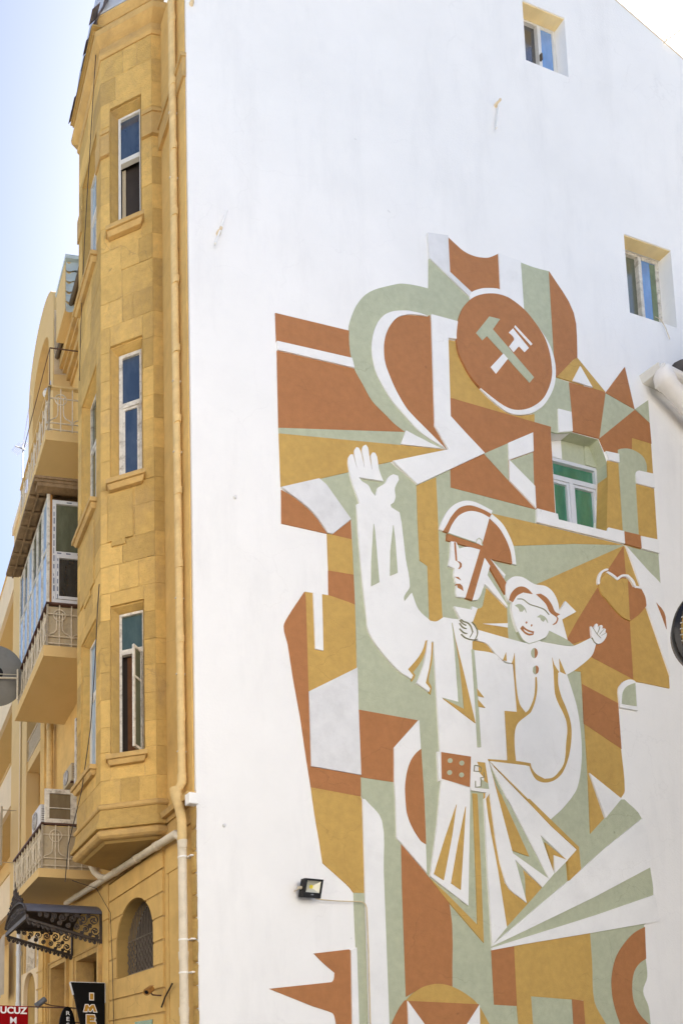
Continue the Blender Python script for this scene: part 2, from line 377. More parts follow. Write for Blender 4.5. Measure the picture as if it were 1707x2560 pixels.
b.prism(WAL, [(2.2, 0.0), (14.0, 0.0), (14.0, roof_z(14.0) - 0.002), (8.0, roof_z(8.0) - 0.002), (5.0, 22.39), (2.2, 22.39)], -0.9, -9.0)
b.build('back_wall', 'white_plaster', wb)
rf = MB()
rf.prism(WAL, [(8.0, roof_z(8.0) + 0.004), (14.2, roof_z(14.2) + 0.004), (14.2, roof_z(14.2) + 0.12), (8.0, roof_z(8.0) + 0.12)], -0.02, -9.2)
roof = rf.build('roof', 'cream_light', wb)
fl = MB(); fl.prism(WAL, [(9.0, roof_z(9.0) + 0.124), (14.2, roof_z(14.2) + 0.124), (14.2, roof_z(14.2) + 0.30), (9.0, roof_z(9.0) + 0.22)], -0.35, -9.0)
fl.build('roof_sheet', 'zinc', roof)
# windows of the gable wall
def bars(mb, fr, u0, u1, z0, z1, d0, d1, w):
    mb.box(fr, u0, u0 + w, d0, d1, z0, z1); mb.box(fr, u1 - w, u1, d0, d1, z0, z1)
    mb.box(fr, u0 + w, u1 - w, d0, d1, z0, z0 + w); mb.box(fr, u0 + w, u1 - w, d0, d1, z1 - w, z1)
    return mb
plain_house(-9.3, 12.0, -24.0, -9.0, 16.0, 'house_pale', 'unseen pale house added across the street behind the viewer to bounce light', 'y')
plain_house(-26.0, -9.5, -6.0, 40.0, 12.0, 'house_grey', 'unseen grey house added across the side street for shade and bounce light', 'x')
def slider(par, u0, u1, z0, z1, dep, um, frame_mat, left_glass, right_glass, ztop):
    mb = bars(MB(), WAL, u0 - 0.0, u1, z0, ztop, -dep - 0.06, -dep, 0.045)
    mb.box(WAL, um - 0.035, um + 0.035, -dep - 0.055, -dep + 0.012, z0 + 0.045, ztop - 0.045)
    w = mb.build('window', frame_mat, par)
    p = MB().box(WAL, u0 + 0.045, um - 0.035, -dep - 0.045, -dep - 0.035, z0 + 0.045, ztop - 0.045); p.build('pane', left_glass, w)
    s = MB(); bars(s, WAL, um + 0.036, u1 - 0.046, z0 + 0.046, ztop - 0.046, -dep - 0.03, -dep - 0.004, 0.016); s.build('sash', frame_mat, w)
    p = MB().box(WAL, um + 0.052, u1 - 0.062, -dep - 0.02, -dep - 0.012, z0 + 0.062, ztop - 0.062); p.build('pane', right_glass, w)
    return w
w1 = slider(wb, 6.38, 7.355, 18.91, 20.098, 0.14, 6.98, 'white_frame', 'glass_dark', 'glass_sky_reflection', 20.098)
w1['label'] = 'sliding window under the roof with one pane coloured like reflected sky'
h = MB().box(WAL, 6.955, 6.985, -0.14, -0.10, 19.32, 19.44); h.build('handle', 'gutter_dark', w1)
w2 = slider(wb, 8.30, 9.405, 14.66, 16.163, 0.16, 8.95, 'old_paint_wood', 'glass_olive', 'glass_sky_reflection', 16.163)
w2['label'] = 'window with peeling wooden frame'
c = MB().box(WAL, 9.215, 9.34, -0.171, -0.1705, 14.73, 16.09); c.build('curtain', 'green_curtain', w2)
for U in (TOPW, MIDW):     # lintel soffit, warm bounce light painted into its pale yellow
    li = MB().box(WAL, U[0] + 0.002, U[1] - 0.002, -0.138, -0.012, U[3] - 0.012, U[3] - 0.002); li.build('lintel', 'lintel_bounce', wb)
mw = bars(MB(), WAL, 6.42, 7.60, 10.42, 11.745, -0.20, -0.13, 0.06)
mw.box(WAL, 6.48, 7.54, -0.198, -0.128, 11.36, 11.44)
mw.box(WAL, 6.985, 7.055, -0.198, -0.128, 10.48, 11.36)
mwo = mw.build('window', 'new_frame', wb); mwo['label'] = 'white framed window inside the mural with green curtain'
for (a, b_) in ((6.48, 6.985), (7.055, 7.54)):
    s = bars(MB(), WAL, a + 0.002, b_ - 0.002, 10.482, 11.358, -0.185, -0.14, 0.045); s.build('sash', 'new_frame', mwo)
    MB().box(WAL, a + 0.047, b_ - 0.047, -0.172, -0.165, 10.527, 11.313).build('pane', 'glass_green', mwo)
MB().box(WAL, 6.48, 7.54, -0.172, -0.165, 11.44, 11.685).build('pane', 'glass_green', mwo)
hb = MB().prism(WAL, [(6.42, 11.746), (7.60, 11.746), (7.60, 12.2), (6.42, 12.2)], -0.22, -0.13); hb.build('lintel', 'sage_paint', wb)
# painted linings of the mural window recess (2 mm proud of the reveal)
lin = lambda pts, m, nm='window_lining': MB().loft([[WAL.pt(u, d, z) for d in (0.001, -0.128)] for u, z in pts], False, False).build(nm, m, wb)
def inset(p, k=0.003): return [(7.0 + (u - 7.0) * (1 - k * 1.2), 11.2 + (z - 11.2) * (1 - k)) for u, z in p]
lin(inset([(7.455, 10.45), (7.575, 11.46)]), 'ochre_paint')
lin(inset([(7.575, 11.46), (7.585, 11.70), (7.51, 11.91), (7.43, 12.09), (6.86, 12.09)]), 'sage_paint')
lin(inset([(6.86, 12.09), (6.575, 12.0)]), 'white_relief')
MB().prism(WAL, [(6.565, 11.747), (6.85, 11.747), (6.85, 12.2), (6.565, 12.2)], -0.129, -0.124).build('lintel_stripe', 'white_relief', wb)
MB().prism(WAL, [(7.33, 11.747), (7.58, 11.747), (7.43, 12.1), (7.33, 12.1)], -0.129, -0.118).build('lintel_bevel', 'sage_paint', wb)
# patch of fallen plaster by the middle window, ledge stub on the corner
MB().box(WAL, -0.17, -0.03, 0.0, 0.10, 5.075, 5.225).build('ledge_stub', 'white_plaster', wb, bevel=0.008)

# ================================================================== MURAL
MURAL = [
("mural","panel","G",0,"2.039,10.218 2.534,10.43 3.309,10.772 3.765,10.497 4.409,10.888 4.398,10.589 6.015,10.557 6.006,10.316 7.785,10.292 8.541,10.278 8.533,9.69 8.057,9.614 6.717,7.966 6.712,6.317 6.681,5.342 6.986,5.622 7.331,5.96 7.425,5.97 7.512,5.909 7.604,5.851 7.687,5.786 7.742,5.707 7.794,5.52 7.817,5.325 7.828,5.126 7.845,4.93 7.855,4.819 7.869,4.709 7.876,4.598 7.868,4.486 7.839,4.371 7.794,4.257 7.744,4.144 7.696,4.032 7.631,3.995 7.618,3.47 7.621,3.399 7.626,3.329 7.628,3.258 7.62,3.187 7.598,3.13 7.564,3.074 7.532,3.018 7.517,2.962 7.527,2.902 7.552,2.846 7.582,2.79 7.602,2.732 7.612,2.668 7.615,2.604 7.616,2.54 7.618,2.476 7.608,2.266 2.88,2.113 2.886,2.303 2.9,5.167 2.62,5.458 2.588,5.499 2.583,5.782 2.589,6.779 2.595,8.372 2.588,9.688 2.552,9.681"),
("mural","panel","T",1,"1.393,12.726 2.66,12.779 2.659,12.723 2.657,12.668 2.656,12.612 2.657,12.557 2.662,12.496 2.67,12.435 2.679,12.375 2.687,12.315 1.398,12.259"),
("mural","stripe","W",3,"1.398,12.259 2.687,12.315 2.726,12.161 1.403,12.115"),
("mural","panel","T",1,"1.403,12.115 2.726,12.161 2.87,11.936 2.906,11.877 2.942,11.816 2.979,11.758 3.023,11.704 3.084,11.65 3.151,11.601 3.22,11.555 3.288,11.507 3.316,11.485 3.344,11.462 3.372,11.441 3.403,11.421 3.449,11.396 3.496,11.373 3.544,11.351 3.592,11.328 1.398,10.881"),
("mural","sickle_panel","G",2,"2.66,12.779 2.662,12.801 2.663,12.823 2.665,12.845 2.669,12.867 2.681,12.909 2.694,12.951 2.708,12.993 2.725,13.036 2.747,13.092 2.77,13.149 2.795,13.205 2.824,13.261 2.856,13.312 2.89,13.362 2.928,13.411 2.969,13.457 3.013,13.498 3.06,13.537 3.11,13.573 3.16,13.606 3.221,13.642 3.283,13.675 3.345,13.706 3.408,13.738 3.46,13.764 3.513,13.79 3.566,13.816 3.619,13.837 3.672,13.852 3.726,13.864 3.779,13.873 3.832,13.882 3.88,13.888 3.928,13.893 3.976,13.897 4.024,13.901 4.168,13.906 4.197,14.441 4.983,13.939 4.939,13.885 4.894,13.832 4.851,13.778 4.812,13.723 4.786,13.68 4.764,13.636 4.743,13.591 4.722,13.547 4.672,13.458 4.173,13.441 4.131,11.596 4.128,11.54 4.366,11.205 4.33,11.201 4.293,11.196 4.257,11.193 4.223,11.195 4.114,11.214 4.007,11.239 3.902,11.264 3.796,11.289 3.604,11.341 3.592,11.328 3.544,11.351 3.496,11.373 3.449,11.396 3.403,11.421 3.372,11.441 3.344,11.462 3.316,11.485 3.288,11.507 3.22,11.555 3.151,11.601 3.084,11.65 3.023,11.704 2.979,11.758 2.942,11.816 2.906,11.877 2.87,11.936 2.833,11.991 2.794,12.046 2.758,12.102 2.726,12.161 2.708,12.207 2.694,12.257 2.684,12.307 2.674,12.359 2.667,12.411 2.662,12.465 2.658,12.519 2.656,12.574 2.655,12.625 2.657,12.676 2.659,12.728"),
("mural","panel","T",2,"4.163,13.447 4.109,13.4 3.959,13.377 3.92,13.369 3.882,13.362 3.844,13.354 3.805,13.346 3.776,13.338 3.746,13.33 3.717,13.32 3.688,13.308 3.648,13.289 3.608,13.269 3.569,13.246 3.533,13.219 3.493,13.179 3.457,13.136 3.425,13.091 3.395,13.046 3.366,12.997 3.342,12.948 3.32,12.898 3.302,12.848 3.287,12.793 3.275,12.738 3.266,12.684 3.261,12.631 3.259,12.57 3.26,12.51 3.264,12.451 3.273,12.394 3.284,12.344 3.3,12.297 3.319,12.251 3.338,12.206 3.365,12.143 3.393,12.081 3.423,12.021 3.456,11.962 3.495,11.898 3.537,11.835 3.581,11.774 3.629,11.715 3.666,11.678 3.708,11.645 3.75,11.613 3.792,11.58 4.064,11.388 4.356,11.203 4.132,11.54 4.135,11.597 4.172,13.255"),
("mural","sickle_edge","W",3,"4.109,13.4 4.072,13.404 4.035,13.408 3.998,13.411 3.961,13.413 3.923,13.411 3.885,13.407 3.846,13.403 3.808,13.399 3.779,13.398 3.749,13.395 3.703,13.384 3.658,13.372 3.613,13.359 3.567,13.345 3.531,13.332 3.495,13.318 3.459,13.303 3.424,13.285 3.389,13.264 3.354,13.242 3.321,13.218 3.29,13.19 3.256,13.155 3.225,13.117 3.197,13.078 3.172,13.037 3.147,12.989 3.125,12.941 3.106,12.892 3.09,12.843 3.074,12.784 3.061,12.725 3.052,12.666 3.045,12.608 3.043,12.556 3.044,12.505 3.047,12.455 3.053,12.406 3.063,12.348 3.074,12.291 3.089,12.235 3.107,12.181 3.131,12.13 3.158,12.082 3.187,12.035 3.218,11.988 3.258,11.929 3.3,11.871 3.344,11.814 3.391,11.76 3.437,11.716 3.486,11.675 3.536,11.635 3.586,11.595 3.639,11.549 3.691,11.503 3.744,11.458 3.8,11.416 3.848,11.387 3.898,11.361 3.95,11.337 4.003,11.315 4.08,11.285 4.159,11.258 4.239,11.231 4.318,11.204 4.064,11.388 3.792,11.58 3.75,11.613 3.708,11.645 3.666,11.678 3.629,11.715 3.581,11.774 3.537,11.835 3.495,11.898 3.456,11.962 3.423,12.021 3.393,12.081 3.365,12.143 3.338,12.206 3.319,12.251 3.3,12.297 3.284,12.344 3.273,12.394 3.264,12.451 3.26,12.51 3.259,12.57 3.261,12.631 3.266,12.684 3.275,12.738 3.287,12.793 3.302,12.848 3.32,12.898 3.342,12.948 3.366,12.997 3.395,13.046 3.425,13.091 3.457,13.136 3.493,13.179 3.533,13.219 3.569,13.246 3.608,13.269 3.648,13.289 3.688,13.308 3.717,13.321 3.746,13.332 3.776,13.341 3.805,13.349 3.844,13.358 3.882,13.365 3.921,13.372 3.959,13.379"),
("mural","arrow_panel","W",4,"4.173,13.446 4.674,13.459 4.63,13.139 4.474,13.121 4.442,11.772 4.666,11.592 4.74,11.535 5.06,11.292 3.765,10.488 3.336,10.778 3.497,10.842 4.365,11.196 4.128,11.54 4.135,11.597"),
("mural","panel","Wd",3,"4.183,14.885 4.579,14.954 4.579,14.306 4.98,14.059 4.983,13.939 4.197,14.441"),
("mural","panel","T",2,"4.578,14.95 4.72,14.865 4.758,14.844 4.795,14.821 4.833,14.8 4.874,14.783 4.921,14.77 4.969,14.76 5.02,14.754 5.072,14.751 5.121,14.752 5.172,14.757 5.223,14.766 5.275,14.776 5.306,14.783 5.338,14.793 5.369,14.805 5.4,14.82 5.443,14.846 5.486,14.875 5.528,14.905 5.57,14.935 5.567,14.271 5.532,14.267 5.496,14.265 5.46,14.261 5.424,14.256 5.383,14.247 5.342,14.237 5.301,14.225 5.26,14.211 5.218,14.195 5.177,14.177 5.135,14.158 5.095,14.137 5.065,14.119 5.037,14.099 5.009,14.079 4.98,14.059 4.579,14.306"),
("mural","panel","W",3,"5.57,14.935 6.013,14.917 6.017,14.038 5.97,14.065 5.924,14.093 5.876,14.119 5.825,14.141 5.761,14.159 5.696,14.172 5.629,14.183 5.562,14.196 5.563,14.269"),
("mural","panel","G",1,"6.019,14.919 6.093,14.916 6.166,14.912 6.24,14.909 6.315,14.908 6.389,14.911 6.463,14.916 6.538,14.922 6.613,14.927 6.614,14.1 6.6,13.229 6.602,12.992 6.882,12.974 6.892,12.434 6.882,12.096 6.868,12.08 6.794,12.057 6.721,12.033 6.647,12.011 6.575,11.994 6.54,11.99 6.506,11.99 6.473,11.992 6.44,11.993 6.435,12.069 6.097,12.088 6.096,12.074 6.115,12.204 5.91,12.334 6.024,14.04"),
("mural","panel","Y",1,"4.473,13.106 4.629,13.121 4.633,13.076 4.636,13.029 4.64,12.984 4.648,12.941 4.661,12.898 4.677,12.858 4.696,12.819 4.717,12.782 4.754,12.719 4.793,12.658 4.834,12.598 4.878,12.541 4.917,12.499 4.958,12.461 5.001,12.424 5.046,12.389 5.096,12.351 5.147,12.314 5.2,12.279 5.255,12.246 5.31,12.215 5.367,12.186 5.426,12.159 5.486,12.134 5.523,12.121 5.562,12.111 5.602,12.104 5.645,12.101 5.694,12.103 5.745,12.11 5.797,12.119 5.849,12.132 5.916,12.151 5.984,12.175 6.052,12.199 6.12,12.223 6.11,12.081 4.461,12.114"),
("mural","panel","T",2,"6.614,14.928 6.741,14.774 6.875,14.624 6.996,14.466 7.083,14.285 7.118,14.093 7.116,13.886 7.101,13.674 7.092,13.466 7.014,13.423 6.632,13.008 6.596,12.999"),
("mural","panel","Y",2,"6.632,13.008 7.014,13.423 7.093,13.47 7.646,12.984 7.591,12.983"),
("mural","triangle_panel","W",3,"7.123,13.316 7.353,12.986 6.938,13.002"),
("mural","panel","T",2,"6.878,12.975 7.591,12.983 7.645,12.974 7.435,12.098 6.873,12.093 6.892,12.434"),
("mural","stripe","W",3,"6.597,12.423 6.87,12.423 6.868,12.085 6.575,11.999"),
("mural","panel","T",2,"7.649,12.975 8.115,13.56 8.26,12.816"),
("mural","panel","G",2,"7.644,12.959 8.257,12.81 7.435,12.098"),
("mural","panel","G",2,"8.274,12.829 8.577,13.067 8.57,12.641"),
("mural","panel","T",2,"8.26,12.812 8.57,12.641 8.574,12.265 8.148,12.274 8.128,12.066 8.049,12.025 7.971,11.982 7.892,11.943 7.812,11.913 7.743,11.898 7.675,11.893 7.607,11.891 7.54,11.888 7.439,12.097"),
("mural","panel","Y",1,"7.581,11.743 7.808,11.747 7.829,11.981 8.128,12.066 8.148,12.274 8.569,12.264 8.538,10.521 8.167,10.509 8.153,10.287 7.793,10.308 7.802,10.518 7.491,10.523 7.452,10.458 7.57,11.468"),
("mural","stripe","W",3,"7.54,11.888 7.822,11.897 7.814,11.74 7.591,11.736"),
("mural","mushroom_panel","G",2,"7.814,11.977 7.85,11.998 7.887,12.016 7.932,12.029 7.977,12.042 8.022,12.051 8.066,12.056 8.112,12.056 8.156,12.053 8.199,12.046 8.24,12.036 8.276,12.025 8.31,12.011 8.341,11.994 8.367,11.972 8.388,11.947 8.403,11.919 8.415,11.888 8.423,11.855 8.426,11.822 8.425,11.787 8.423,11.752 8.421,11.716 8.39,11.713 8.359,11.71 8.328,11.707 8.297,11.703 8.252,11.693 8.207,11.683 8.156,11.604 8.131,10.52 7.796,10.522"),
("mural","stripe","W",3,"8.156,11.604 8.167,11.634 8.184,11.665 8.23,11.688 8.555,11.699 8.55,11.441 8.157,11.445 8.155,11.485 8.154,11.524 8.153,11.564"),
("mural","panel","T",3,"7.813,10.522 8.142,10.522 8.153,10.291 7.798,10.307"),
("mural","stripe","W",3,"8.163,10.512 8.538,10.519 8.541,10.28 8.153,10.291"),
("mural","sill_band","W",4,"6.022,10.558 6.432,10.546 6.445,10.452 7.446,10.447 7.47,10.519 7.796,10.522 7.793,10.304 6.005,10.319"),
("mural","panel","T",1,"4.461,12.114 6.11,12.081 6.443,12.079 6.426,11.969 6.414,10.541 6.015,10.557 4.398,10.589 4.41,10.905 5.06,11.292 4.482,11.743 4.446,11.769"),
("mural","flag_panel","W",3,"6.043,11.871 6.032,11.541 5.533,11.286 5.539,11.577"),
("mural","panel","G",2,"5.539,11.577 5.517,10.935 5.062,11.292"),
("mural","panel","G",2,"6.032,11.537 6.016,10.902 5.541,11.282"),
("mural","flag_panel","W",3,"5.539,11.282 6.019,10.941 6.016,10.564 5.525,10.931"),
("mural","panel","Y",1,"5.111,10.313 6.006,10.316 7.785,10.292 6.769,10.118 5.47,9.831 5.434,9.91 5.399,9.99 5.36,10.068 5.314,10.141 5.27,10.189 5.218,10.232 5.164,10.272"),
("mural","panel","G",1,"1.398,10.881 3.592,11.328 3.497,11.09 2.939,11.01 1.401,10.795"),
("mural","panel","Y",1,"1.401,10.795 2.939,11.01 3.497,11.09 4.356,11.203 3.497,10.842 3.309,10.772 3.096,10.684 2.534,10.43 2.039,10.218 1.412,9.964"),
("mural","wedge_panel","W",3,"3.604,11.341 3.796,11.289 3.902,11.265 4.007,11.24 4.114,11.216 4.223,11.195 4.25,11.193 4.279,11.194 4.308,11.196 4.337,11.198 3.497,11.09 3.592,11.328"),
("mural","blade_panel","Wd",3,"1.411,9.951 2.039,10.218 2.071,10.199 2.104,10.181 2.136,10.162 2.166,10.14 2.189,10.118 2.209,10.094 2.229,10.07 2.249,10.045 2.416,9.854 2.561,9.688 2.243,9.391 2.157,9.395 2.075,9.498 2.054,9.522 2.034,9.546 2.014,9.57 1.992,9.593 1.965,9.62 1.936,9.647 1.907,9.672 1.876,9.696 1.844,9.719 1.811,9.74 1.777,9.76 1.743,9.78 1.577,9.864"),
("mural","panel","T",1,"1.415,9.918 1.456,9.904 1.497,9.89 1.537,9.876 1.577,9.86 1.619,9.84 1.66,9.819 1.702,9.797 1.743,9.775 1.777,9.755 1.81,9.735 1.844,9.714 1.876,9.692 1.907,9.668 1.936,9.643 1.965,9.617 1.992,9.59 2.014,9.566 2.034,9.542 2.054,9.518 2.074,9.493 2.157,9.392 1.405,9.4"),
("mural","panel","T",1,"2.243,9.391 2.572,9.685 2.575,9.378"),
("mural","panel","Y",1,"2.157,9.391 2.243,9.388 2.575,9.378 2.585,8.831 2.159,8.82"),
("mural","panel","T",1,"2.159,8.82 2.585,8.831 2.589,8.37 2.149,8.442"),
("mural","panel","Y",1,"1.76,8.421 1.857,8.426 1.954,8.432 2.052,8.436 2.149,8.435 2.26,8.424 2.37,8.407 2.479,8.388 2.589,8.37 2.58,7.403 1.767,6.929 1.768,8.308"),
("mural","stripe","W",3,"1.882,8.424 2.024,8.427 2.025,8.043 2.022,7.569 1.891,7.573"),
("mural","leaf_panel","T",2,"1.751,8.422 1.683,8.32 1.614,8.218 1.546,8.116 1.481,8.014 1.456,7.973 1.431,7.932 1.412,7.89 1.403,7.848 1.407,7.78 1.423,7.714 1.443,7.65 1.461,7.585 1.529,7.098 1.627,6.544 1.706,5.947 1.767,5.539 2.571,5.494 2.577,5.805 1.768,5.836 1.767,6.929 1.768,8.308"),
("mural","panel","Wd",3,"1.767,6.929 2.58,7.401 2.574,6.838 2.577,5.808 1.768,5.839"),
("mural","panel","T",1,"2.589,6.779 3.593,6.752 3.155,6.288 3.13,5.766 2.582,5.779"),
("mural","shield_panel","W",3,"3.151,6.277 3.602,6.75 3.612,6.313 3.589,6.296 3.566,6.278 3.544,6.26 3.523,6.241 3.497,6.213 3.472,6.184 3.449,6.153 3.429,6.122 3.406,6.079 3.386,6.035 3.369,5.99 3.354,5.946 3.338,5.891 3.326,5.837 3.316,5.782 3.308,5.728 3.304,5.678 3.303,5.629 3.304,5.58 3.304,5.531 3.306,5.482 3.307,5.433 3.31,5.384 3.317,5.336 3.328,5.289 3.343,5.243 3.36,5.198 3.381,5.155 3.413,5.099 3.448,5.045 3.486,4.993 3.528,4.944 3.548,4.928 3.572,4.915 3.598,4.904 3.623,4.893 3.618,4.478 3.211,4.868 3.13,4.941 3.139,5.513 3.13,5.769"),
("mural","shield_panel","T",4,"3.612,6.313 3.627,5.565 3.623,4.893 3.598,4.904 3.572,4.915 3.548,4.928 3.528,4.944 3.486,4.993 3.448,5.045 3.413,5.099 3.381,5.155 3.36,5.198 3.343,5.243 3.328,5.289 3.317,5.336 3.31,5.384 3.307,5.433 3.306,5.482 3.304,5.531 3.304,5.58 3.303,5.629 3.304,5.678 3.308,5.728 3.316,5.782 3.326,5.837 3.338,5.891 3.354,5.946 3.369,5.99 3.386,6.035 3.406,6.079 3.429,6.122 3.449,6.153 3.472,6.184 3.497,6.213 3.523,6.241 3.544,6.26 3.566,6.278 3.589,6.296"),
("mural","panel","Y",1,"1.767,5.539 2.571,5.494 2.586,5.454 2.568,4.108 2.398,4.098 2.378,4.12 2.359,4.143 2.34,4.165 2.318,4.185 2.272,4.223 2.223,4.258 2.175,4.293 2.126,4.328 1.919,4.476 1.873,4.797 1.825,5.082 1.786,5.369"),
("mural","panel","G",1,"2.401,4.094 2.567,4.104 2.555,2.291 2.55,2.102 2.393,2.097 2.397,2.285 2.403,3.333 2.402,3.632"),
("mural","stripe","W",3,"2.583,5.454 2.62,5.458 2.696,5.391 2.777,5.327 2.848,5.258 2.892,5.174 2.917,4.998 2.914,4.816 2.899,4.632 2.89,4.45 2.886,2.303 2.882,2.113 2.552,2.102 2.555,2.291 2.568,3.988"),
("mural","column_panel","T",1,"3.218,4.863 3.667,4.426 3.762,4.343 3.864,4.263 3.951,4.176 4,4.072 4.032,3.773 4.024,3.469 4,3.164 3.985,2.863 3.922,2.872 3.86,2.883 3.797,2.891 3.733,2.891 3.662,2.881 3.591,2.864 3.521,2.842 3.453,2.817 3.385,2.787 3.32,2.752 3.256,2.716 3.191,2.681 3.193,2.683 3.202,4.182"),
("mural","dome_panel","Y",2,"3.185,2.63 3.221,2.662 3.255,2.694 3.292,2.726 3.331,2.754 3.376,2.782 3.423,2.807 3.473,2.83 3.524,2.849 3.579,2.866 3.636,2.879 3.693,2.888 3.751,2.892 3.808,2.891 3.865,2.886 3.921,2.877 3.976,2.864 4.039,2.844 4.1,2.821 4.159,2.795 4.217,2.766 4.268,2.737 4.318,2.707 4.364,2.673 4.404,2.635 4.456,2.571 4.501,2.504 4.543,2.435 4.584,2.365 4.61,2.317 4.633,2.269 4.656,2.22 4.679,2.171 4.405,2.162 4.418,2.625"),
("mural","panel","T",3,"3.205,2.628 4.416,2.628 4.192,2.35 4.04,2.151 3.606,2.137 3.454,2.323"),
("mural","triangle_panel","W",4,"3.202,2.628 3.454,2.323 3.606,2.137 3.191,2.123 3.197,2.314"),
("mural","triangle_panel","W",4,"4.416,2.625 4.405,2.162 4.04,2.151 4.192,2.35"),
("mural","panel","T",2,"3.17,2.633 3.207,2.631 3.192,2.123 2.877,2.113 2.893,2.161 2.908,2.209 2.924,2.257 2.944,2.305 2.97,2.357 2.999,2.407 3.03,2.458 3.063,2.507 3.087,2.54 3.114,2.571 3.142,2.602"),
("mural","spike_panel","T",1,"1.736,3.209 2.292,3.298 2.311,3.285 2.293,2.281 2.289,2.094 2.076,2.087 2.051,2.272 2.047,2.298 2.043,2.324 2.038,2.35 2.03,2.375 2.016,2.399 1.992,2.415 1.922,2.436 1.85,2.454 1.779,2.47 1.707,2.486 1.034,2.695 2.007,2.832 2.026,2.85 2.04,2.869 2.047,2.892 2.051,2.915 2.053,2.938 2.057,2.961 2.006,2.996 1.955,3.031 1.905,3.067 1.856,3.104 1.825,3.129 1.795,3.156 1.765,3.182"),
("mural","stripe","W",3,"2.313,3.282 2.403,3.333 2.399,2.285 2.393,2.097 2.289,2.094 2.293,2.281"),
("mural","column_panel","Y",1,"3.765,10.483 4.13,10.697 4.128,9.972 4.111,9.144 4.123,8.423 4.091,8.4 4.06,8.375 4.027,8.352 3.993,8.334 3.965,8.327 3.938,8.325 3.91,8.326 3.883,8.325 3.896,9.209 3.758,9.27 3.753,9.897"),
("mural","panel","Y",1,"4.968,9.042 5.321,8.779 5.34,8.776 5.333,8.534 4.858,8.456 5.329,8.462 5.335,8.265 4.736,8.316 4.649,8.429 4.748,8.667 4.775,8.677 4.803,8.686 4.83,8.697 4.855,8.71 4.873,8.728 4.886,8.748"),
("mural","wedge_panel","W",2,"4.858,8.452 5.333,8.532 5.329,8.464"),
("medallion","rim","W",3,"4.936,13.983 4.955,14.022 4.98,14.059 5.006,14.082 5.035,14.102 5.065,14.12 5.095,14.137 5.135,14.158 5.177,14.179 5.218,14.197 5.26,14.211 5.338,14.234 5.417,14.255 5.494,14.269 5.567,14.271 5.639,14.255 5.704,14.227 5.765,14.193 5.826,14.16 5.878,14.132 5.928,14.103 5.977,14.073 6.024,14.04 6.07,14.003 6.113,13.964 6.156,13.925 6.199,13.885 6.254,13.832 6.309,13.778 6.362,13.724 6.413,13.667 6.445,13.624 6.475,13.58 6.502,13.533 6.525,13.485 6.547,13.427 6.565,13.368 6.58,13.307 6.59,13.245 6.595,13.187 6.596,13.127 6.593,13.067 6.587,13.006 6.579,12.953 6.568,12.9 6.554,12.846 6.535,12.792 6.51,12.734 6.481,12.677 6.449,12.619 6.413,12.563 6.378,12.511 6.34,12.459 6.299,12.41 6.254,12.362 6.208,12.322 6.16,12.284 6.11,12.249 6.058,12.217 6.007,12.19 5.954,12.167 5.901,12.148 5.849,12.132 5.797,12.119 5.745,12.109 5.694,12.103 5.645,12.101 5.602,12.104 5.562,12.111 5.523,12.121 5.486,12.134 5.426,12.159 5.367,12.186 5.31,12.215 5.255,12.246 5.2,12.28 5.149,12.316 5.097,12.352 5.046,12.389 5.107,12.558 5.175,12.729 5.229,12.898 5.247,13.061 5.213,13.237 5.142,13.396 5.059,13.549 4.989,13.709 4.971,13.775 4.958,13.844 4.948,13.914"),
("medallion","medallion","T",4,"5.335,14.132 5.387,14.146 5.439,14.158 5.49,14.166 5.541,14.171 5.594,14.173 5.646,14.171 5.696,14.166 5.744,14.155 5.818,14.13 5.889,14.101 5.958,14.068 6.023,14.03 6.077,13.994 6.126,13.952 6.173,13.908 6.218,13.863 6.266,13.813 6.311,13.762 6.353,13.709 6.391,13.651 6.419,13.597 6.442,13.539 6.461,13.479 6.478,13.417 6.491,13.357 6.501,13.296 6.508,13.233 6.511,13.169 6.512,13.115 6.511,13.059 6.505,13.003 6.494,12.946 6.478,12.886 6.457,12.826 6.432,12.765 6.403,12.706 6.374,12.65 6.342,12.595 6.305,12.541 6.263,12.491 6.214,12.441 6.16,12.395 6.103,12.352 6.045,12.312 5.994,12.282 5.941,12.256 5.888,12.233 5.834,12.214 5.787,12.2 5.741,12.19 5.695,12.184 5.65,12.182 5.603,12.184 5.557,12.19 5.514,12.199 5.471,12.21 5.416,12.229 5.363,12.252 5.311,12.276 5.258,12.3 5.204,12.326 5.151,12.351 5.098,12.378 5.047,12.407 5.001,12.437 4.957,12.468 4.916,12.503 4.878,12.541 4.833,12.597 4.792,12.657 4.754,12.719 4.717,12.782 4.696,12.819 4.677,12.858 4.66,12.898 4.648,12.941 4.639,12.99 4.633,13.042 4.63,13.095 4.631,13.148 4.635,13.212 4.642,13.276 4.652,13.341 4.665,13.406 4.679,13.46 4.695,13.514 4.714,13.568 4.737,13.622 4.757,13.666 4.78,13.709 4.806,13.751 4.835,13.793 4.869,13.835 4.904,13.876 4.943,13.915 4.984,13.951 5.023,13.982 5.064,14.009 5.107,14.035 5.15,14.058 5.196,14.08 5.242,14.1 5.289,14.117"),
("medallion","hammer_emblem","G",5,"5.292,13.706 5.504,13.715 5.345,13.491 6.124,12.844 6.023,12.725 5.221,13.341 5.125,13.238 5.01,13.338"),
("medallion","hammer_emblem","W",5,"5.754,13.619 6.053,13.352 5.964,13.251 5.857,13.328 5.739,13.192 5.653,13.265 5.765,13.422 5.762,13.444 5.754,13.464 5.734,13.481 5.712,13.495 5.689,13.509 5.666,13.522"),
("medallion","hammer_emblem","W",5,"5.532,13.117 5.618,13.045 5.361,12.719 5.263,12.806"),
("medallion","hammer_emblem","W",5,"5.804,13.687 6.13,13.44 6.096,13.405 5.783,13.654"),
